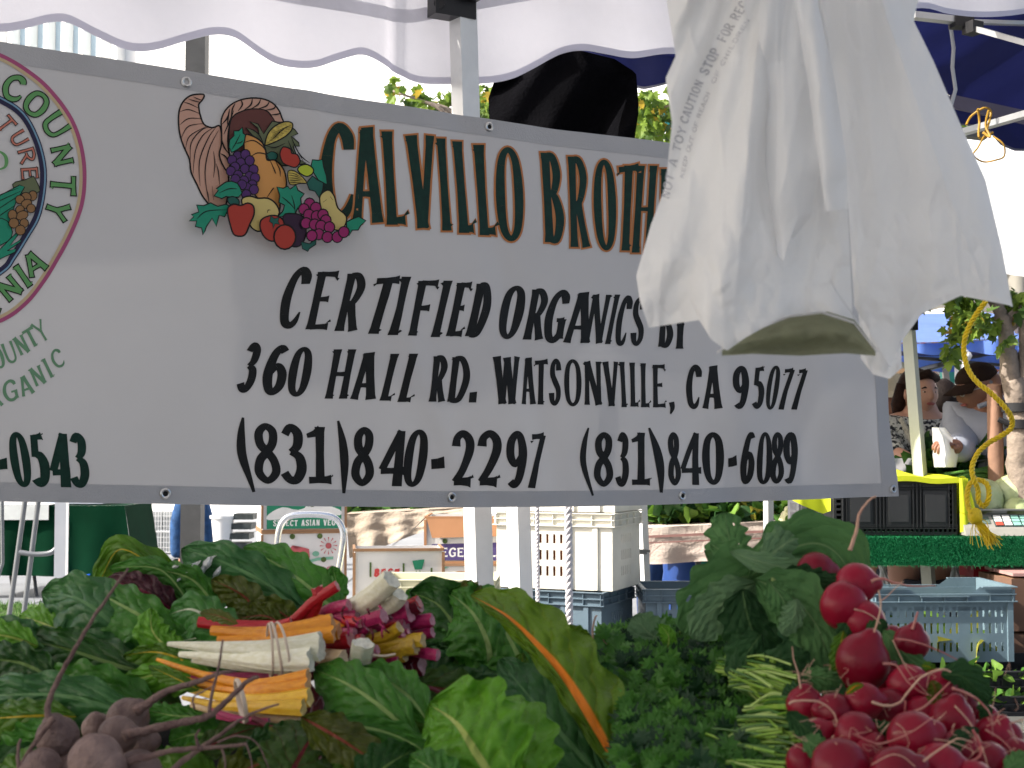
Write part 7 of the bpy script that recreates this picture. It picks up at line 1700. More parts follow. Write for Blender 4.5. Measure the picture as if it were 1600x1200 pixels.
def stem(parent, pts, r0, r1, c, ridges=5, sq=.62, rot=0.0, label=None):
    """channelled leaf stalk ending in a rough cut; r in photo pixels"""
    q = catmull([tuple(P(*p)) for p in pts], 7); k = len(q); n = 20; mb = MB(); vs = []; sd = random.random()*50
    pxm = pts[0][2]/2222.0
    for i, p in enumerate(q):
        p = Vector(p); T = (Vector(q[min(i+1, k-1)])-Vector(q[max(i-1, 0)])).normalized(); V = vdir(p); X = T.cross(V).normalized(); Y = X.cross(T)
        t = i/(k-1); r = lerp(r0, r1, t)*pxm; end = 0
        for j in range(n):
            a = 2*pi*j/n; g = 1+(.06+.05*min(1, max(r0, r1)/16))*cos(a*(ridges+2)+sd)+.04*nz(cos(a)*2+sd, sin(a)*2, t*.8); ct = .05*sin(t*3+sd)
            if i == k-1: p2 = T*r*.35*nz(cos(a)*1.5+sd, sin(a)*1.5, 4)
            else: p2 = Vector((0, 0, 0))
            vs.append(p+X*cos(a+rot)*r*g+Y*sin(a+rot)*r*sq*g+p2)
    fs = [(i*n+j, i*n+(j+1) % n, (i+1)*n+(j+1) % n, (i+1)*n+j) for i in range(k-1) for j in range(n)]
    mb.add(vs, fs, 0); c0 = sum((v for v in vs[-n:]), Vector())/n
    T = (Vector(q[-1])-Vector(q[-3])).normalized()
    mb.add(vs[-n:]+[c0-T*r1*pxm*.12], [(j, (j+1) % n, n) for j in range(n)], 1)
    return obj('stem', mb, [SM[c], cutm[c]], parent, angle=60, label=label)
def band(parent, px, y0, y1, d, w=4.5, lean=-10, turns=1, front=.02):
    for k in range(turns):
        pts = []; cx = px+k*9
        for i in range(15):
            a = 2*pi*i/14; y = lerp(y0, y1, .5-.5*cos(a)); x = cx+lean*(.5+.5*cos(a))*1.0+(5 if k else 0)*sin(a)+(4*sin(a))
            pts.append(P(x, y, d-sin(a)*front-.004))
        mb = MB(); mb.tube([Vector(p) for p in catmull([tuple(p) for p in pts], 3)], w*d/2222/2, 8, squash=.6, cap=False); obj('rubber_band', mb, mat('cream_rubber', (.55, .45, .36), rough=.6), parent)
# bunch 1: orange over white, cut ends towards the right
stem(cb1, [(330, 985, 1.52), (400, 990, 1.50), (460, 985, 1.48), (520, 975, 1.47)], 7, 15, 'o')
stem(cb1, [(340, 1000, 1.51), (400, 1000, 1.495), (460, 996, 1.475), (522, 990, 1.465)], 6, 13, 'o')
stem(cb1, [(355, 990, 1.53), (440, 992, 1.50), (530, 985, 1.48)], 9, 13, 'o')
stem(cb1, [(262, 1006, 1.52), (340, 1012, 1.49), (420, 1016, 1.465), (502, 1010, 1.45)], 3, 21, 'w')
stem(cb1, [(280, 1022, 1.51), (360, 1028, 1.48), (420, 1032, 1.455), (486, 1030, 1.44)], 4, 18, 'w')
stem(cb1, [(300, 1032, 1.51), (380, 1040, 1.485), (478, 1042, 1.46)], 3, 12, 'w')
stem(cb1, [(300, 1055, 1.52), (380, 1058, 1.50), (470, 1052, 1.48)], 6, 9, 'm')
stem(cb1, [(330, 1066, 1.52), (390, 1066, 1.50), (450, 1060, 1.48)], 6, 8, 'm')
stem(cb1, [(360, 980, 1.56), (420, 982, 1.54), (455, 970, 1.53)], 6, 6, 'r')
stem(cb1, [(395, 985, 1.55), (450, 975, 1.54), (490, 940, 1.53), (527, 915, 1.52)], 8, 8, 'r')
stem(cb1, [(430, 980, 1.55), (480, 965, 1.54), (497, 935, 1.53), (495, 918, 1.53)], 9, 9, 'r')
stem(cb1, [(310, 972, 1.58), (370, 978, 1.57), (430, 980, 1.56)], 8, 10, 'r')
band(cb1, 440, 972, 1062, 1.465, 4.5, -16, 2, .022); band(cb1, 424, 974, 1058, 1.47, 4, -4, 1, .024)
# bunch 2
stem(cb2, [(245, 1030, 1.52), (320, 1055, 1.48), (400, 1070, 1.44), (482, 1058, 1.42)], 2.5, 12, 'o')
stem(cb2, [(270, 1055, 1.51), (340, 1075, 1.47), (410, 1080, 1.43), (482, 1073, 1.41)], 3, 12, 'o')
stem(cb2, [(275, 1072, 1.50), (350, 1090, 1.45), (420, 1095, 1.42), (484, 1090, 1.40)], 3, 14, 'y')
stem(cb2, [(285, 1090, 1.49), (350, 1103, 1.45), (410, 1105, 1.41), (474, 1106, 1.39)], 3, 13, 'y')
stem(cb2, [(300, 1100, 1.50), (370, 1118, 1.46), (440, 1122, 1.42), (470, 1125, 1.41)], 6, 8, 'p')
stem(cb2, [(340, 1118, 1.46), (390, 1126, 1.44), (425, 1128, 1.43)], 6, 7, 'm')
stem(cb2, [(300, 1060, 1.54), (400, 1090, 1.50), (500, 1105, 1.46)], 8, 16, 'd')
stem(cb2, [(480, 1075, 1.47), (495, 1100, 1.46), (492, 1122, 1.45)], 9, 9, 'd')
band(cb2, 384, 1062, 1128, 1.405, 8, -14, 1, .02)
# bunch 4: knot of cut ends
for pts, a, b, c in (
  ([(505, 975, 1.58), (545, 955, 1.54), (580, 935, 1.50), (612, 905, 1.46)], 15, 15, 'w'), ([(520, 985, 1.57), (560, 962, 1.53), (610, 945, 1.50), (625, 928, 1.48)], 12, 13, 'w'),
  ([(500, 960, 1.60), (540, 950, 1.57), (580, 925, 1.54), (610, 905, 1.50)], 9, 10, 'w'),
  ([(480, 985, 1.56), (520, 970, 1.54), (560, 962, 1.52)], 12, 14, 'm'), ([(520, 985, 1.56), (580, 975, 1.53), (640, 955, 1.50)], 15, 16, 'm'), ([(530, 1000, 1.55), (590, 985, 1.52), (635, 980, 1.50)], 14, 15, 'm'),
  ([(560, 975, 1.55), (620, 962, 1.52), (655, 945, 1.50)], 13, 12, 'd'), ([(590, 985, 1.54), (630, 975, 1.52), (676, 968, 1.50)], 12, 10, 'm'), ([(600, 1000, 1.53), (640, 995, 1.52), (676, 988, 1.50)], 10, 8, 'm'),
  ([(560, 975, 1.51), (580, 968, 1.49), (600, 962, 1.47)], 10, 11, 'm'), ([(610, 955, 1.53), (635, 948, 1.51), (655, 940, 1.50)], 8, 10, 'r'),
  ([(540, 1010, 1.52), (600, 995, 1.49), (625, 980, 1.47)], 9, 9, 'k'), ([(550, 1015, 1.52), (610, 1005, 1.49), (662, 1000, 1.47)], 11, 11, 'k'), ([(560, 1028, 1.52), (610, 1018, 1.49), (650, 1010, 1.47)], 10, 12, 'k'), ([(560, 1035, 1.53), (600, 1030, 1.50), (632, 1022, 1.48)], 10, 11, 'k'),
  ([(620, 1010, 1.52), (650, 1018, 1.49), (684, 1024, 1.47)], 8, 9, 'm'), ([(480, 1035, 1.52), (520, 1030, 1.49), (562, 1022, 1.47)], 10, 13, 'd'), ([(470, 1020, 1.53), (510, 1010, 1.50), (548, 1000, 1.48)], 12, 14, 'r'), ([(455, 1060, 1.54), (500, 1045, 1.51), (530, 1040, 1.49)], 12, 14, 'd'),
  ([(500, 1025, 1.49), (520, 1028, 1.47), (536, 1030, 1.455)], 12, 14, 'p'), ([(545, 1050, 1.50), (560, 1040, 1.47), (568, 1005, 1.45)], 15, 17, 'w'), ([(530, 1045, 1.50), (545, 1040, 1.47), (556, 1048, 1.46)], 10, 12, 'w'),
  ([(580, 1075, 1.55), (620, 1060, 1.52), (650, 1050, 1.50)], 18, 16, 'd'), ([(600, 1110, 1.54), (625, 1080, 1.52), (640, 1050, 1.50)], 14, 14, 'd'), ([(560, 1060, 1.55), (600, 1050, 1.53), (660, 1040, 1.50)], 14, 14, 'd'), ([(625, 1095, 1.52), (640, 1085, 1.50), (650, 1070, 1.48)], 7, 7, 'r'),
  ([(470, 975, 1.55), (505, 975, 1.53), (530, 990, 1.51)], 12, 13, 'o'), ([(500, 960, 1.55), (520, 950, 1.53), (545, 945, 1.51)], 8, 9, 'm')):
    stem(cb4, pts, a, b, c)
random.seed(515)
for i in range(34):
    x0, y0 = random.uniform(520, 640), random.uniform(950, 1035); l = random.uniform(18, 36); a = random.gauss(-.35, .35); dd = random.uniform(1.475, 1.53)
    stem(cb4, [(x0, y0, dd+.02), (x0+cos(a)*l*.5, y0+sin(a)*l*.5+random.uniform(-3, 3), dd+.008), (x0+cos(a)*l, y0+sin(a)*l, dd-.004)], random.uniform(4, 8), random.uniform(4, 9), random.choice('mmmddrkmd'), sq=random.uniform(.4, .9))
for i in range(14):
    x0, y0 = random.uniform(530, 600), random.uniform(945, 985); a = random.uniform(.6, 2.2); l = random.uniform(8, 20)
    stem(cb4, [(x0, y0, 1.475), (x0+cos(a)*l*.5+random.uniform(-3, 3), y0+sin(a)*l*.5, 1.472), (x0+cos(a)*l, y0+sin(a)*l, 1.475)], 2.2, 1.2, random.choice('mmd'), sq=.5)
mb = MB(); mb.tube([Vector(p) for p in catmull([tuple(P(x, y, 1.455)) for x, y in ((560, 1015), (578, 1022), (600, 1025), (618, 1022))], 4)], .0012, 6); obj('string', mb, MATS['cream_rubber'], cb4)
stem(cb6, [(395, 1122, 1.40), (440, 1145, 1.38), (470, 1165, 1.36), (500, 1185, 1.34)], 5, 4, 'd'); stem(cb6, [(330, 1110, 1.43), (380, 1125, 1.41), (420, 1128, 1.40)], 4, 6, 'm')
stem(cb6, [(640, 1073, 1.495), (675, 1076, 1.49), (705, 1095, 1.49)], 3, 3, 'd')

leaf(cb2, [(312, 1078, 1.465), (275, 1060, 1.475), (232, 1040, 1.50)], (16, 10), 'yellow', .3, .3, ruf=.12, nu=30, nv=18)
leaf(cb1, [(372, 975, 1.50), (340, 962, 1.52), (312, 958, 1.55)], (10, 10), 'olive', .3, .3, ruf=.12, nu=30, nv=18)
# --- beets
m_beet = mat('beet_skin', (.10, .060, .056), rough=.6, col2=(.22, .15, .13), vscale=30, bump=.45, bscale=160, spec=.3)
m_broot = mat('beet_root', (.10, .055, .052), rough=.75, col2=(.21, .14, .12), vscale=60, bump=.6, bscale=220)
bt_ = bunch('beet_bunch', 'bunch of dusty purple beets with long crooked tap roots at lower left', 130, 1.25, 'beets')
def beet(cx, cy, r, d, rootdir):
    c = P(cx, cy, d); R_ = r*d/2222.0; sd = cx; mb = MB(); rd_ = (P(cx+rootdir[0], cy+rootdir[1], d-.01)-c).normalized()
    def fn(v):
        k = 1+.03*nz(v.x*2+sd, v.y*2, v.z*2)+.008*nz(v.x*9, v.y*9, v.z*9+sd); q = v.dot(rd_); return k+max(0, q-.82)*1.6
    mb.ball(c, R_, 44, 0, None, fn); return obj('beet', mb, m_beet, bt_, angle=180)
for a in ((90, 1152, 33, 1.29, (-8, -30)), (66, 1199, 30, 1.26, (-30, 10)), (200, 1124, 33, 1.36, (25, -25)), (152, 1138, 24, 1.38, (-5, -20)), (222, 1158, 26, 1.37, (30, 0)), (150, 1190, 43, 1.22, (30, 10)), (184, 1150, 31, 1.30, (30, -5)), (110, 1215, 36, 1.28, (0, 20)), (215, 1210, 38, 1.25, (20, 10))): beet(*a)
def root(parent, pts, r0, r1, m, d, dz=0.0, name='root', kn=.18):
    q = catmull([(*P(x, y, d+dz*i/(len(pts)-1)),) for i, (x, y) in enumerate(pts)], 8); k = len(q); sd = random.random()*40; pm = d/2222.0
    q = [Vector(p)+Vector((nz(i*.35+sd, 1), nz(i*.35+sd, 5), nz(i*.35+sd, 9)))*r0*pm*.35 for i, p in enumerate(q)]
    rs = [lerp(r0, r1, (i/(k-1))**.7)*pm*(1+kn*nz(i*.6+sd, 2)) for i in range(k)]
    mb = MB(); mb.tube(q, rs, 10); return obj(name, mb, m, parent, angle=180)
for pts, a, b, d in (([(80, 1128), (74, 1105), (92, 1060), (122, 1005), (160, 945), (200, 888)], 6.5, 2, 1.28), ([(84, 1122), (70, 1140), (45, 1175), (22, 1215)], 5, 3, 1.26), ([(212, 1112), (232, 1098), (262, 1080), (310, 1064), (345, 1052), (368, 1049)], 9, 2, 1.30), ([(195, 1150), (225, 1142), (280, 1130), (325, 1118), (358, 1092), (385, 1066), (402, 1058)], 9, 3, 1.255), ([(180, 1196), (225, 1184), (275, 1172), (330, 1168), (385, 1163)], 7, 2.5, 1.22), ([(262, 1210), (300, 1178), (335, 1155), (368, 1130), (400, 1112), (436, 1100)], 6, 1.6, 1.23),
                     ([(327, 1112), (332, 1080), (342, 1040), (348, 1000)], 3.4, 1.5, 1.25), ([(304, 1108), (302, 1090), (318, 1080), (335, 1070)], 2, 1, 1.26), ([(345, 1165), (352, 1190), (350, 1215)], 2.2, 1.2, 1.22), ([(340, 1160), (370, 1150), (400, 1160), (420, 1200)], 2.0, 1.0, 1.22), ([(30, 1205), (28, 1180), (31, 1155)], 4, 2, 1.25), ([(310, 1165), (306, 1150), (312, 1140)], 3, 1.5, 1.22), ([(385, 1163), (392, 1185), (395, 1210)], 2, 1, 1.21)):
    root(bt_, pts, a, b, m_broot, d)
# --- clear plastic bag edge among the leaves
mb = MB(); mb.grid(lambda s, t: P(lerp(255, 345, s), lerp(876+8*sin(s*5), 915, t), 1.84+.02*sin(s*20+t*8)+.02*nz(s*6, t*5)), 40, 14); o = obj('clear_plastic_bag', mb, m_bag, loc=P(300, 915, 1.84), angle=180); tag(o, 'shiny crumpled clear plastic behind the top left chard leaves', 'bag')

# --- parsley
m_pars = [leaf_mat('parsley_leaf', (.035, .115, .018), (.075, .21, .032), (.06, .15, .03), .2, tr=.3), mat('parsley_bright', (.10, .26, .04), rough=.5, var=.2, transl=.3), mat('parsley_deep', (.010, .042, .012), rough=.5, var=.2, transl=.2)]
m_pst = mat('parsley_stalk', (.12, .28, .022), col2=(.28, .42, .06), rough=.4, vscale=30, transl=.15)
m_pst2 = mat('parsley_stalk_pale', (.36, .50, .14), rough=.4, vscale=30, transl=.15); m_pst3 = mat('parsley_stalk_dark', (.04, .12, .015), rough=.4)
PL = [(0, 0), (.16, .1), (.42, .06), (.30, .28), (.52, .42), (.28, .50), (.30, .78), (.10, .66), (0, 1.0), (-.10, .66), (-.30, .78), (-.28, .50), (-.52, .42), (-.30, .28), (-.42, .06), (-.16, .1)]
def pleaf(mb, c, d, n, size, mi):
    s = d.cross(n).normalized(); fo = random.uniform(-.3, .4)
    vs = [c+(s*x+d*y-n*(abs(x)*fo+y*y*random.uniform(.1, .4)))*size for x, y in PL]+[c+(d*.4)*size]; k = len(PL)
    mb.add(vs, [(k, i, (i+1) % k) for i in range(k)], mi)
PT = [(905, 1060), (935, 1010), (990, 985), (1060, 990), (1130, 1010), (1180, 1030), (1225, 1060), (1260, 1110)]
def parsley(label, x0, x1, y0, y1, n, seed, dk=0.0):
    random.seed(seed); t = bunch('parsley_bunch', label, (x0+x1)/2, 1.35, 'parsley', 'parsley bunches between chard and radishes'); mb = MB(); ms = MB()
    for i in range(n):
        px = random.uniform(x0, x1); yt = interp(PT, px); py = max(y0, random.uniform(yt-4, y1)); d = lerp(1.62, 1.24, (py-980)/230)+random.gauss(0, .018)+dk
        c = P(px, py, d); dr = Vector((random.gauss(0, 1), random.gauss(-.4, .6), random.gauss(.2, .9))).normalized()
        sz = random.uniform(.012, .021); mi = 0 if random.random() < .60 else (1 if random.random() < .35 else 2)
        for k in range(3):
            a = (k-1)*1.15; n_ = Vector((random.gauss(0, .5), -1+random.gauss(0, .4), random.gauss(.8, .5))).normalized(); s = dr.cross(n_).normalized(); d2 = (dr*cos(a)+s*sin(a)).normalized(); n2 = (n_-d2*n_.dot(d2)).normalized()
            pleaf(mb, c+d2*sz*.2, d2, n2, sz, mi)
        if i % 3 == 0:
            e = c+(Vector((random.gauss(.03, .02), .05, -.05))); ms.tube([Vector(p) for p in catmull([tuple(c), tuple((c+e)/2+Vector((0, 0, .004))), tuple(e)], 3)], .0011, 5)
    uvf = {}
    o = obj('leaves', mb, m_pars, t, smooth=False, kind='stuff'); obj('twigs', ms, m_pst, t, kind='stuff'); return t
pb1 = parsley('dark green curly parsley bunch, its sprigs reaching back to the blue crates', 925, 1150, 975, 1110, 1500, 11, .01)
pb2 = parsley('parsley bunch at the bottom beside the radishes, pale stalks to the right', 975, 1235, 1040, 1215, 2200, 12, -.02)
def stalks(parent, spec, n, seed):
    random.seed(seed)
    mb = MB()
    for i in range(n):
        (ax, ay, ad), (bx, by, bd__), sp = random.choice(spec); f = random.uniform(-1, 1); g = random.gauss(0, 2.2)
        a = P(ax+random.uniform(-12, 12), ay+f*sp*.8, ad+random.uniform(0, .05)); b = P(bx+random.gauss(-4, 16), by+f*sp+g*4, bd__+random.uniform(0, .05)+abs(f)*.01)
        m_ = (a+b)/2+Vector((0, 0, random.uniform(-.002, .008))); r = random.uniform(.0009, .0017)
        mb.tube([Vector(p) for p in catmull([tuple(a), tuple(m_), tuple(b)], 5)], [r*.8]*5+[r]*6, 7, mi=random.choice((0, 0, 1, 2, 2)))
    return obj('stalks', mb, [m_pst, m_pst2, m_pst3], parent, kind='stuff')
stalks(pb2, [((1075, 1180, 1.25), (1250, 1198, 1.17), 18), ((1080, 1205, 1.22), (1235, 1218, 1.16), 14), ((1095, 1150, 1.27), (1235, 1175, 1.19), 20), ((1105, 1172, 1.27), (1245, 1155, 1.20), 20), ((1130, 1195, 1.25), (1262, 1190, 1.19), 22), ((1170, 1120, 1.28), (1250, 1120, 1.21), 26), ((1150, 1060, 1.34), (1238, 1085, 1.25), 18), ((1160, 1150, 1.26), (1262, 1165, 1.20), 40)], 420, 5)
stalks(pb1, [((1130, 1040, 1.40), (1232, 1060, 1.30), 18), ((1150, 1060, 1.38), (1230, 1098, 1.28), 16)], 150, 6)
# --- radishes
m_rad = mat('radish_skin', (.15, .003, .013), rough=.30, col2=(.28, .008, .030), vscale=9, bump=.10, bscale=90, spec=.22, transl=.0, detail=6)
vary(m_rad, .62, 1.12)
for k_ in ('o', 'y', 'w', 'm', 'r', 'k'): vary(SM[k_], .9, 1.08)
vary(m_beet, .8, 1.15)
m_rroot = mat('radish_root', (.42, .20, .15), rough=.6, col2=(.58, .40, .28), vscale=30)
m_rroot2 = mat('radish_root_pink', (.36, .06, .07), rough=.5, col2=(.50, .26, .20), vscale=30)
RG = 'bunches of red radishes with their leaves'
rb1 = bunch('radish_bunch', 'upper radish bunch under the large grey green leaves', 1300, 1.4, 'radishes', RG)
rb2 = bunch('radish_bunch', 'radish bunch at the right, long pale roots trailing over it', 1450, 1.2, 'radishes', RG)
rb3 = bunch('radish_bunch', 'lowest radish bunch at the bottom right corner', 1420, 1.1, 'radishes', RG)
def radish(par, cx, cy, r, d, ax=(.3, -1)):
    c = P(cx, cy, d); R_ = r*1.13*d/2222.0; sd = cx*.37; A = (P(cx+ax[0]*30, cy+ax[1]*30, d-.004)-c).normalized(); st = random.uniform(.94, 1.08)
    def fn(v):
        q = v.dot(A); return 1+.03*nz(v.x*1.7+sd, v.y*1.7, v.z*1.7)+max(0, q-.9)*2.4-max(0, -q-.93)*2.0
    mb = MB(); mb.ball(c, (R_, R_, R_*st), 36, 0, None, fn); return obj('radish', mb, m_rad, par, angle=180)
random.seed(808)
for par, lst in ((rb1, ((1338, 912, 29, 1.36, (1, 0)), (1318, 946, 33, 1.34, (.6, .3)), (1350, 972, 29, 1.33, (1, .4)), (1275, 893, 27, 1.42, (1, 0)), (1348, 1034, 37, 1.25, (.4, -1)), (1378, 1033, 26, 1.30, (1, 0)), (1424, 1004, 25, 1.27, (.3, -1)), (1360, 1060, 26, 1.31, (0, 1)), (1300, 985, 26, 1.40, (0, 1)), (1330, 1000, 24, 1.38, (0, 1)), (1392, 1000, 20, 1.40, (0, 1)))),
                 (rb2, ((1420, 1070, 30, 1.22, (.6, .5)), (1466, 1073, 26, 1.22, (1, -.2)), (1488, 1126, 31, 1.16, (.2, -1)), (1390, 1106, 29, 1.21, (1, .1)), (1350, 1096, 27, 1.19, (1, 0)), (1442, 1118, 26, 1.20, (0, 1)), (1258, 1101, 26, 1.22, (0, -1)), (1304, 1114, 28, 1.19, (-1, -.2)), (1500, 1100, 24, 1.22, (0, 1)), (1540, 1120, 18, 1.24, (0, 1)), (1553, 1150, 27, 1.18, (.4, -.6)), (1330, 1060, 22, 1.30, (0, 1)), (1520, 1150, 25, 1.21, (0, 1)), (1395, 1060, 24, 1.28, (0, 1)), (1275, 1130, 24, 1.25, (0, 1)))),
                 (rb3, ((1428, 1155, 37, 1.12, (1, -.3)), (1338, 1148, 31, 1.15, (1, .3)), (1280, 1150, 24, 1.17, (.8, -.5)), (1360, 1178, 30, 1.14, (.5, 1)), (1312, 1204, 42, 1.09, (1, .2)), (1402, 1212, 38, 1.07, (1, -.4)), (1470, 1200, 34, 1.09, (1, 0)), (1502, 1172, 30, 1.13, (0, 1)), (1545, 1190, 28, 1.12, (.5, .6)), (1586, 1182, 24, 1.14, (.3, .7)), (1475, 1160, 26, 1.16, (0, 1)), (1430, 1220, 30, 1.08, (0, 1)), (1600, 1215, 30, 1.10, (0, 1)), (1255, 1190, 24, 1.16, (0, 1)), (1520, 1222, 30, 1.08, (0, 1)), (1575, 1150, 20, 1.2, (0, 1))))):
    for a in lst: radish(par, *a)
for par, pts, a, b, d, mm in ((rb1, [(1362, 908), (1378, 904), (1400, 911), (1430, 916), (1462, 915)], 5, 1.2, 1.33, 1), (rb1, [(1362, 1000), (1370, 975), (1376, 948), (1373, 922)], 3.4, 2, 1.24, 0), (rb1, [(1376, 940), (1388, 930), (1400, 918), (1412, 908)], 1.8, 1, 1.3, 0),
        (rb1, [(1398, 998), (1430, 1003), (1470, 1018), (1505, 1036)], 3.4, 1.2, 1.24, 1), (rb1, [(1425, 984), (1430, 970), (1434, 956)], 4.2, 2.6, 1.26, 1), (rb1, [(1335, 952), (1355, 958), (1372, 970), (1380, 985)], 2.6, 1.2, 1.29, 0), (rb1, [(1395, 1000), (1420, 1050), (1450, 1085)], 1.6, 1.0, 1.20, 0),
        (rb2, [(1380, 1037), (1400, 1040), (1418, 1065), (1440, 1082), (1456, 1087)], 3.2, 1.2, 1.175, 1), (rb2, [(1362, 1097), (1385, 1103), (1405, 1098), (1420, 1080), (1440, 1058), (1470, 1046), (1486, 1050)], 4.0, 2.4, 1.16, 0), (rb2, [(1404, 1118), (1440, 1107), (1465, 1085), (1484, 1066)], 3.8, 2, 1.155, 1),
        (rb2, [(1251, 1076), (1247, 1052), (1240, 1030), (1238, 1010)], 3, 1.2, 1.21, 0), (rb2, [(1232, 1100), (1245, 1095), (1280, 1097), (1303, 1115), (1308, 1140), (1296, 1158), (1288, 1162)], 3, 2.4, 1.15, 0), (rb2, [(1488, 1075), (1520, 1088), (1542, 1108), (1550, 1125), (1551, 1150)], 4, 1.4, 1.15, 1),
        (rb2, [(1492, 1103), (1512, 1125), (1528, 1150), (1534, 1166)], 2.2, 2.4, 1.12, 0), (rb2, [(1415, 1095), (1414, 1110), (1416, 1122)], 3, 1.2, 1.17, 1), (rb2, [(1560, 1140), (1580, 1130), (1600, 1124)], 2.6, 1.4, 1.17, 0),
        (rb2, [(1306, 1140), (1304, 1160), (1303, 1178)], 1.6, .9, 1.15, 0), (rb2, [(1549, 1110), (1553, 1095), (1556, 1075)], 1.6, .8, 1.2, 0),
        (rb3, [(1340, 1150), (1370, 1162), (1400, 1155), (1430, 1140), (1458, 1120)], 3.4, 1.0, 1.09, 1), (rb3, [(1430, 1200), (1455, 1180), (1480, 1163), (1498, 1154), (1520, 1160)], 4.2, 1.4, 1.06, 0), (rb3, [(1460, 1155), (1490, 1160), (1518, 1172), (1519, 1180)], 1.6, 1.0, 1.07, 0), (rb3, [(1520, 1140), (1532, 1165), (1530, 1182), (1510, 1192), (1488, 1196)], 3.4, 3.0, 1.08, 1),
        (rb3, [(1540, 1140), (1570, 1160), (1588, 1185), (1590, 1200)], 2.4, 1, 1.1, 1), (rb3, [(1362, 1195), (1390, 1180), (1410, 1182), (1430, 1198)], 1.8, 1.4, 1.05, 0), (rb3, [(1400, 1130), (1412, 1140), (1420, 1160)], 1.5, .8, 1.07, 0), (rb3, [(1305, 1160), (1322, 1180), (1330, 1192)], 1.6, .8, 1.08, 0), (rb3, [(1534, 1166), (1540, 1185), (1544, 1200)], 1.6, 1, 1.07, 0)):
    root(par, pts, a*.6, b*.55, (m_rroot, m_rroot2)[mm], d, kn=.25)
# fine root hairs
mb = MB(); random.seed(44)
for i in range(60):
    x, y = random.uniform(1240, 1590), random.uniform(1040, 1200); d = 1.09+(.09 if y < 1120 else 0); q = [P(x+j*random.uniform(-7, 7), y-j*random.uniform(-5, 7), d) for j in range(4)]
    mb.tube([Vector(p) for p in catmull([tuple(p) for p in q], 3)], .00022, 4)
obj('root_hairs', mb, m_rroot, rb3, kind='stuff')
# a long pale root rising in front of the turf table, two more over the blue crate
root(rb1, [(1328, 860), (1338, 830), (1342, 805), (1355, 785), (1368, 775)], 3.6, 1.4, m_rroot, 1.4)
root(rb1, [(927, 1012), (926, 985), (930, 965), (933, 962)], 2.2, 1.2, m_rroot, 1.55); root(rb1, [(940, 985), (943, 1000), (950, 1010)], 1.4, .8, m_rroot, 1.55)
# radish leaves
leaf(rb1, [(1215, 895, 1.47), (1150, 905, 1.46), (1105, 940, 1.46), (1068, 990, 1.47)], (58, 50), 'rad', .1, .1, ruf=.05, quilt=.02, base=.4, tip=.6, holes=1)
leaf(rb1, [(1180, 910, 1.455), (1140, 935, 1.45), (1105, 965, 1.45), (1085, 1000, 1.45)], (44, 34), 'radpale', .2, .1, ruf=.05, quilt=.02, tip=.6)
leaf(rb1, [(1165, 895, 1.54), (1142, 850, 1.55), (1132, 800, 1.57)], (36, 30), 'rad', .2, .2, ruf=.07, quilt=.02, lobes=5, holes=3, base=.5)
leaf(rb1, [(1170, 905, 1.46), (1225, 862, 1.46), (1282, 850, 1.46), (1322, 885, 1.45), (1322, 945, 1.44)], (50, 46), 'rad', .1, .1, ruf=.04, quilt=.02, base=.4, tip=.5, nu=50, nv=32, holes=1)
leaf(rb1, [(1190, 880, 1.44), (1235, 845, 1.46), (1290, 835, 1.48)], (30, 44), 'radpale', .4, .2, ruf=.06, quilt=.02)
leaf(rb1, [(1140, 862, 1.45), (1190, 878, 1.43), (1240, 888, 1.42), (1292, 880, 1.42)], (16, 16), 'radpale', .9, -.4, ruf=.12, quilt=.02, freq=3)
leaf(rb1, [(1110, 850, 1.50), (1160, 880, 1.47), (1220, 905, 1.45)], (26, 26), 'rad', .2, .6, ruf=.10, quilt=.02)
leaf(rb1, [(1180, 905, 1.40), (1240, 935, 1.38), (1280, 985, 1.36), (1295, 1045, 1.35)], (46, 50), 'rad', .1, .1, ruf=.05, quilt=.02, lobes=6, nu=50, nv=30)
leaf(rb1, [(1200, 905, 1.39), (1225, 940, 1.37), (1245, 990, 1.36)], (16, 24), 'rad', .5, -.2, ruf=.10, quilt=.02)
leaf(rb1, [(1245, 935, 1.36), (1240, 965, 1.35), (1222, 992, 1.35)], (16, 20), 'radpale', .5, .2, ruf=.10, quilt=.02)
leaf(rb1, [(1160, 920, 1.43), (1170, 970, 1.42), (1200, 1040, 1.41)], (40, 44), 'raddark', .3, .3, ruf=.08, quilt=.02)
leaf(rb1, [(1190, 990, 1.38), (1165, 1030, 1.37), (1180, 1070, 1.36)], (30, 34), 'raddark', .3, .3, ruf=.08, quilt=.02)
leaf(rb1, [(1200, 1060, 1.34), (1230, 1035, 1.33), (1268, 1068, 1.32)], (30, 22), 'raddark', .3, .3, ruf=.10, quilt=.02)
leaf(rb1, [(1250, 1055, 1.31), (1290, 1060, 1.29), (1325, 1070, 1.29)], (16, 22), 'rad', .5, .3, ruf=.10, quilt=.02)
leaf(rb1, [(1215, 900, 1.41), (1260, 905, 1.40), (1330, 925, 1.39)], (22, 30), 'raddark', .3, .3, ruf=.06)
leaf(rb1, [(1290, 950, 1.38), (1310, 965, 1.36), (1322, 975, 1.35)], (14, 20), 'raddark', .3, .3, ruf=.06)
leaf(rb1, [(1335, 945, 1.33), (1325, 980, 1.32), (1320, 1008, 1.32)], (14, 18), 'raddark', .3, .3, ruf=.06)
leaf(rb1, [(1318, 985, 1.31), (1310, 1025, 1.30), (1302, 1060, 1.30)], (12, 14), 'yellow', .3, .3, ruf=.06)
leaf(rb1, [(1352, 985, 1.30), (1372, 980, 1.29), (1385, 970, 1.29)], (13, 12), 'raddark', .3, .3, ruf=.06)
leaf(rb1, [(1380, 985, 1.28), (1410, 1018, 1.26), (1452, 1058, 1.25)], (20, 20), 'rad', .4, .3, ruf=.04, quilt=.01)
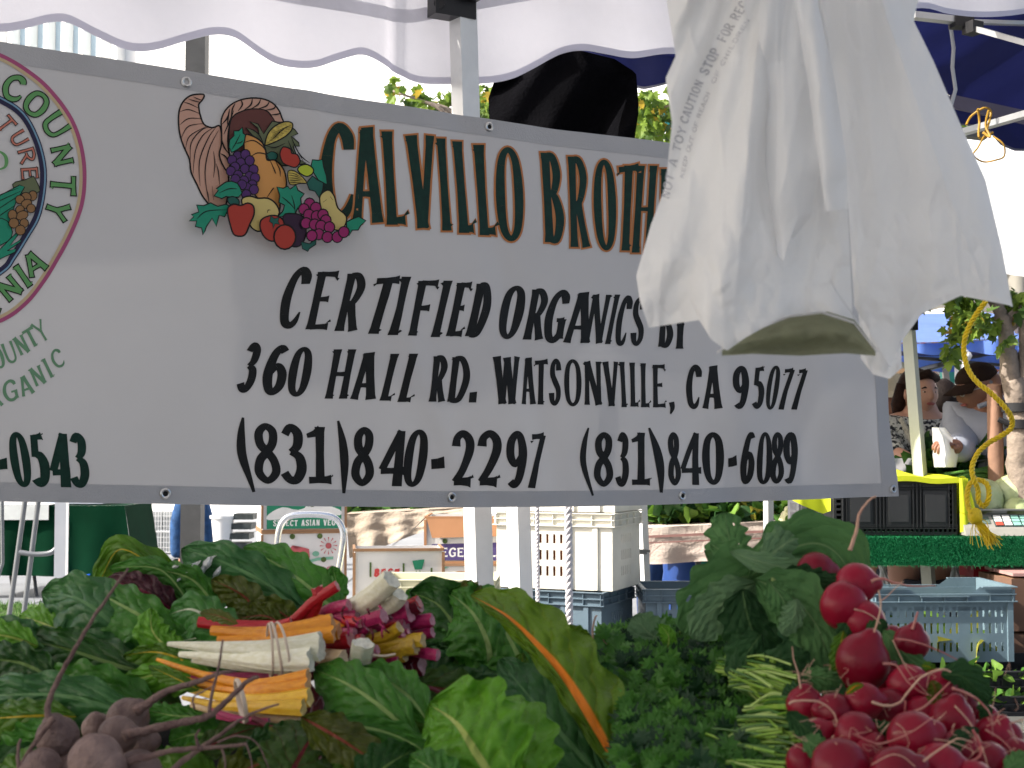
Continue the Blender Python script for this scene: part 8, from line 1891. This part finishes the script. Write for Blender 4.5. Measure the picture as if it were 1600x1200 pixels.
leaf(rb1, [(1050, 1010, 1.55), (1015, 990, 1.56), (990, 962, 1.57)], (28, 30), 'radpale', .2, .3, ruf=.06, quilt=.02, lobes=3)
leaf(rb1, [(1040, 1020, 1.52), (1045, 995, 1.52), (1030, 975, 1.53)], (12, 12), 'bright', .2, .3, ruf=.06, quilt=.02)
leaf(rb1, [(1100, 860, 1.58), (1150, 875, 1.58), (1215, 870, 1.58)], (16, 26), 'rad', .2, .3, ruf=.1, quilt=.02)
leaf(rb2, [(1470, 1055, 1.20), (1505, 1058, 1.20), (1545, 1098, 1.20)], (26, 16), 'raddark', .4, .3, ruf=.05, quilt=.01)
leaf(rb2, [(1525, 1105, 1.18), (1540, 1110, 1.18), (1538, 1140, 1.18)], (10, 10), 'raddark', .4, .3, ruf=.05, quilt=.01, nu=24, nv=14, holes=1)
leaf(rb2, [(1345, 1130, 1.14), (1370, 1140, 1.14), (1402, 1135, 1.14)], (14, 20), 'raddark', .4, .3, ruf=.05, quilt=.01)
leaf(rb2, [(1455, 1063, 1.185), (1462, 1080, 1.18), (1452, 1100, 1.18)], (11, 12), 'olive', .3, .3, ruf=.3, quilt=.02, nu=24, nv=14, lobes=4)
leaf(rb2, [(1440, 1040, 1.22), (1452, 1042, 1.22), (1462, 1052, 1.22)], (8, 8), 'yellow', .3, .3, ruf=.2, quilt=.02, nu=20, nv=12)
leaf(rb2, [(1322, 1085, 1.165), (1335, 1073, 1.165), (1350, 1070, 1.17)], (5, 6), 'orange', .3, .3, nu=16, nv=10)
leaf(rb3, [(1230, 1110, 1.16), (1250, 1130, 1.16), (1290, 1165, 1.15)], (14, 18), 'raddark', .3, .3, ruf=.05)
leaf(rb3, [(1255, 1150, 1.14), (1280, 1170, 1.13), (1305, 1180, 1.13)], (18, 18), 'rad', .3, .3, ruf=.05)
leaf(rb3, [(1480, 1190, 1.10), (1500, 1150, 1.11), (1530, 1140, 1.12)], (10, 12), 'raddark', .3, .3)
leaf(rb3, [(1570, 1205, 1.06), (1590, 1190, 1.06), (1610, 1180, 1.06)], (16, 16), 'rad', .3, .3)
random.seed(909)
for i in range(34):  # filler leaves here and below, mostly dark colours standing for shaded gaps
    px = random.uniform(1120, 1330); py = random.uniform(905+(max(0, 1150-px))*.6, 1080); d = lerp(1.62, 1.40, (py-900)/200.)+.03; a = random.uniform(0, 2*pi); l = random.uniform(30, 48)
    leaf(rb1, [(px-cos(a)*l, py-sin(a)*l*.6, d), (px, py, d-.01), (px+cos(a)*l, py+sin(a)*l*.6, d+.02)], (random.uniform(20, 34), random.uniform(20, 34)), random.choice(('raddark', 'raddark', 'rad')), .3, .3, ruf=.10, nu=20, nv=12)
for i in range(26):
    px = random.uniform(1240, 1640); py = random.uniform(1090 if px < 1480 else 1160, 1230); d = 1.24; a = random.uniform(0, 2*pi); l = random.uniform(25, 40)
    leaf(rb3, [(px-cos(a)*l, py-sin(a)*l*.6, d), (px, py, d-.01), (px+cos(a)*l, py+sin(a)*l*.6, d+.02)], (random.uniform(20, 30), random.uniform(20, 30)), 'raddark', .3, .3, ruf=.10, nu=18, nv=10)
# stalks joining the radish bunch
for i in range(10):
    root(rb1, [(1205+i*5, 905+(i % 3)*10), (1240+i*4, 925+i*3), (1285+i*2, 935+i*5)], 3, 3.6, mat('radish_stalk', (.14, .22, .06), col2=(.25, .30, .10), rough=.5), 1.39+.01*(i % 4), name='stalk')

# ------------------------------------------------------------------ hanging plastic bags near the camera
m_bagp = mat('produce_bag_film', (.90, .90, .895), rough=.30, var=.02, vscale=5, bump=.5, bscale=22, transl=.48, tcol=(.90, .89, .88), spec=.45)
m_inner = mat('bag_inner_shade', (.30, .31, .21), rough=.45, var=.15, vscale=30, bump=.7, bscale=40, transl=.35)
bg_ = thing('produce_bags', 'sheaf of thin white plastic produce bags hanging from the canopy, mouths open below', 'bags', P(1280, 560, 1.2))
def pleat(px, py, ph, k1=1.0):
    c = (px-1225)/(py+420.0)*520
    v = .010*sin(c/23+ph)+.007*(abs(sin(c/37+ph*2))**.6)+.004*sin(c/9+py/90+ph)+.006*nz(c/40+ph, py/160)
    w = min(1, max(0, (py-250)/260)); v += .0022*(1-abs(nz(px/90, py/120, ph)))**6-.0020*(1-abs(nz(px/40+4, py/160, ph)))**8; v += w*.003*(1-abs(nz(px/30, py/30, ph+8)))**5; v += w*(.009*nz(px/60, py/80, ph)+.0025*nz(px/22, py/30, ph+3))+.0008*nz(px/13, py/50, ph)
    return v*k1
def sheetf(L_, R__, yb, d0, ph, bul=.03, off=0.0, y0=-70):
    def f(s, t):
        x = lerp(interp(L_, t), interp(R__, t), s); y = lerp(y0, interp(yb, s), t)
        return P(x, y, d0+pleat(x, y, ph)+bul*(2*s-1)**2*.9+off)
    return f
AL = [(0, 1030), (.15, 1044), (.27, 1056), (.33, 1040), (.45, 1050), (.62, 1040), (.72, 1018), (.86, 994), (.93, 1000), (1, 1014)]
AR = [(0, 1268), (.25, 1298), (.5, 1320), (.75, 1328), (.9, 1332), (1, 1372)]
AY = [(0, 512), (.22, 500), (.27, 530), (.34, 548), (.42, 528), (.5, 512), (.62, 494), (.78, 487), (.9, 500), (1, 552)]
for off in (0, .0009):
    mb = MB(); f = sheetf(AL, AR, AY, 1.185, .6, .035, off); mb.grid(f, 120, 110)
    obj('bag_front' if not off else 'bag_lining', mb, m_bagp, bg_, angle=180)
BLx = [(0, 1215), (.3, 1300), (.6, 1325), (.85, 1335), (1, 1392)]
BRx = [(0, 1450), (.09, 1440), (.185, 1427), (.30, 1458), (.48, 1500), (.64, 1540), (.84, 1566), (1, 1582)]
BY = [(0, 575), (.12, 510), (.28, 472), (.5, 458), (.72, 455), (.86, 464), (1, 480)]
mb = MB(); mb.grid(sheetf(BLx, BRx, BY, 1.235, 2.2, .03), 110, 100); obj('bag_right', mb, m_bagp, bg_, angle=180)
mb = MB(); mb.grid(sheetf([(0, 1225), (.5, 1330), (1, 1380)], BRx, [(0, 590), (.12, 540), (.3, 490), (.6, 462), (1, 478)], 1.275, 4.0, -.02), 90, 70); obj('bag_right_back', mb, m_bagp, bg_, angle=180)
# middle gathered strip hanging between them
mb = MB(); mb.grid(sheetf([(0, 1150), (.5, 1185), (.85, 1205), (1, 1215)], [(0, 1240), (.4, 1282), (.7, 1295), (.8, 1275), (.92, 1268), (1, 1240)], [(0, 398), (.4, 408), (.7, 372), (1, 372)], 1.165, 1.7, .02), 50, 90); obj('bag_fold', mb, m_bagp, bg_, angle=180)
mb = MB(); mb.grid(sheetf([(0, 1230), (.5, 1262), (1, 1290)], [(0, 1262), (.5, 1305), (.8, 1322), (1, 1325)], [(0, 330), (1, 326)], 1.17, 3.1, .01), 24, 80); obj('bag_fold', mb, m_bagp, bg_, angle=180)
# mouths: rolled hem of the opening and the inside, its shade and green reflection put into the colour
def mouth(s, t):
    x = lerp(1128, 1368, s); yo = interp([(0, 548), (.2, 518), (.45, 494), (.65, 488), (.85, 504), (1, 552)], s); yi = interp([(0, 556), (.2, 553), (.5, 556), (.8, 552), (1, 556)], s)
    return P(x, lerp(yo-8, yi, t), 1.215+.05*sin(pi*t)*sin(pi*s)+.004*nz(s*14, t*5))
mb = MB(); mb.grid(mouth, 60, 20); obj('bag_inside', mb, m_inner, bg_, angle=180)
mb = MB(); mb.grid(lambda s, t: P(lerp(1120, 1372, s), interp([(0, 549), (.2, 517), (.45, 492), (.65, 486), (.85, 502), (1, 550)], s)+t*4, 1.186+.006*sin(t*pi)+.003*nz(s*20, t)), 60, 4); obj('bag_hem', mb, m_bagp, bg_, angle=180)
mb = MB(); mb.grid(lambda s, t: P(lerp(1345, 1412-3*t, s)-6*(1-t), lerp(440, interp([(0, 560), (.3, 585), (.7, 592), (1, 575)], s), t), 1.29+.008*sin(s*9+t*3)+.006*nz(s*6, t*7)), 24, 40); obj('bag_tail', mb, m_bagp, bg_, angle=180)
# faded print running down the left bag
m_fade = mat('faded_grey_print', (.46, .46, .49), rough=.6, var=.3, vscale=90)
def bagmap(x, y, z):      # x along the lettering, y down across it
    ax, ay = 1034, 330; bx, by = 1172, -10; L0 = math.hypot(bx-ax, by-ay); ux, uy = (bx-ax)/L0, (by-ay)/L0
    c = 22*sin(x/L0*pi)
    px = ax+ux*x-uy*(y-c); py = ay+uy*x+ux*(y-c)
    tt_ = min(1, max(0, (py+70)/560)); s = (px-interp(AL, tt_))/(interp(AR, tt_)-interp(AL, tt_))
    return P(px, py, 1.185+pleat(px, py, .6)+.035*(2*s-1)**2*.9-.0012-z)
decal('faded_print', [(0, tp('NOT A TOY', 20, 135, -6, 8, 2.2)), (0, tp('CAUTION', 140, 212, -7, 7, 2.2)), (0, tp('STOP', 222, 268, -8, 8, 3)), (0, tp('FOR REC', 280, 352, -8, 8, 2.4)), (0, tp('KEEP OUT OF REACH', 60, 200, 16, 23, 1.1)), (0, tp('OF CHILDREN', 215, 330, 16, 23, 1.1))], [m_fade], bagmap, bg_, step=.00002, base=0)
mb = MB(); mb.tube([P(1220, -70, 1.2), P(1225, -160, 1.2)], .01, 8); obj('hanger', mb, m_grey, bg_)
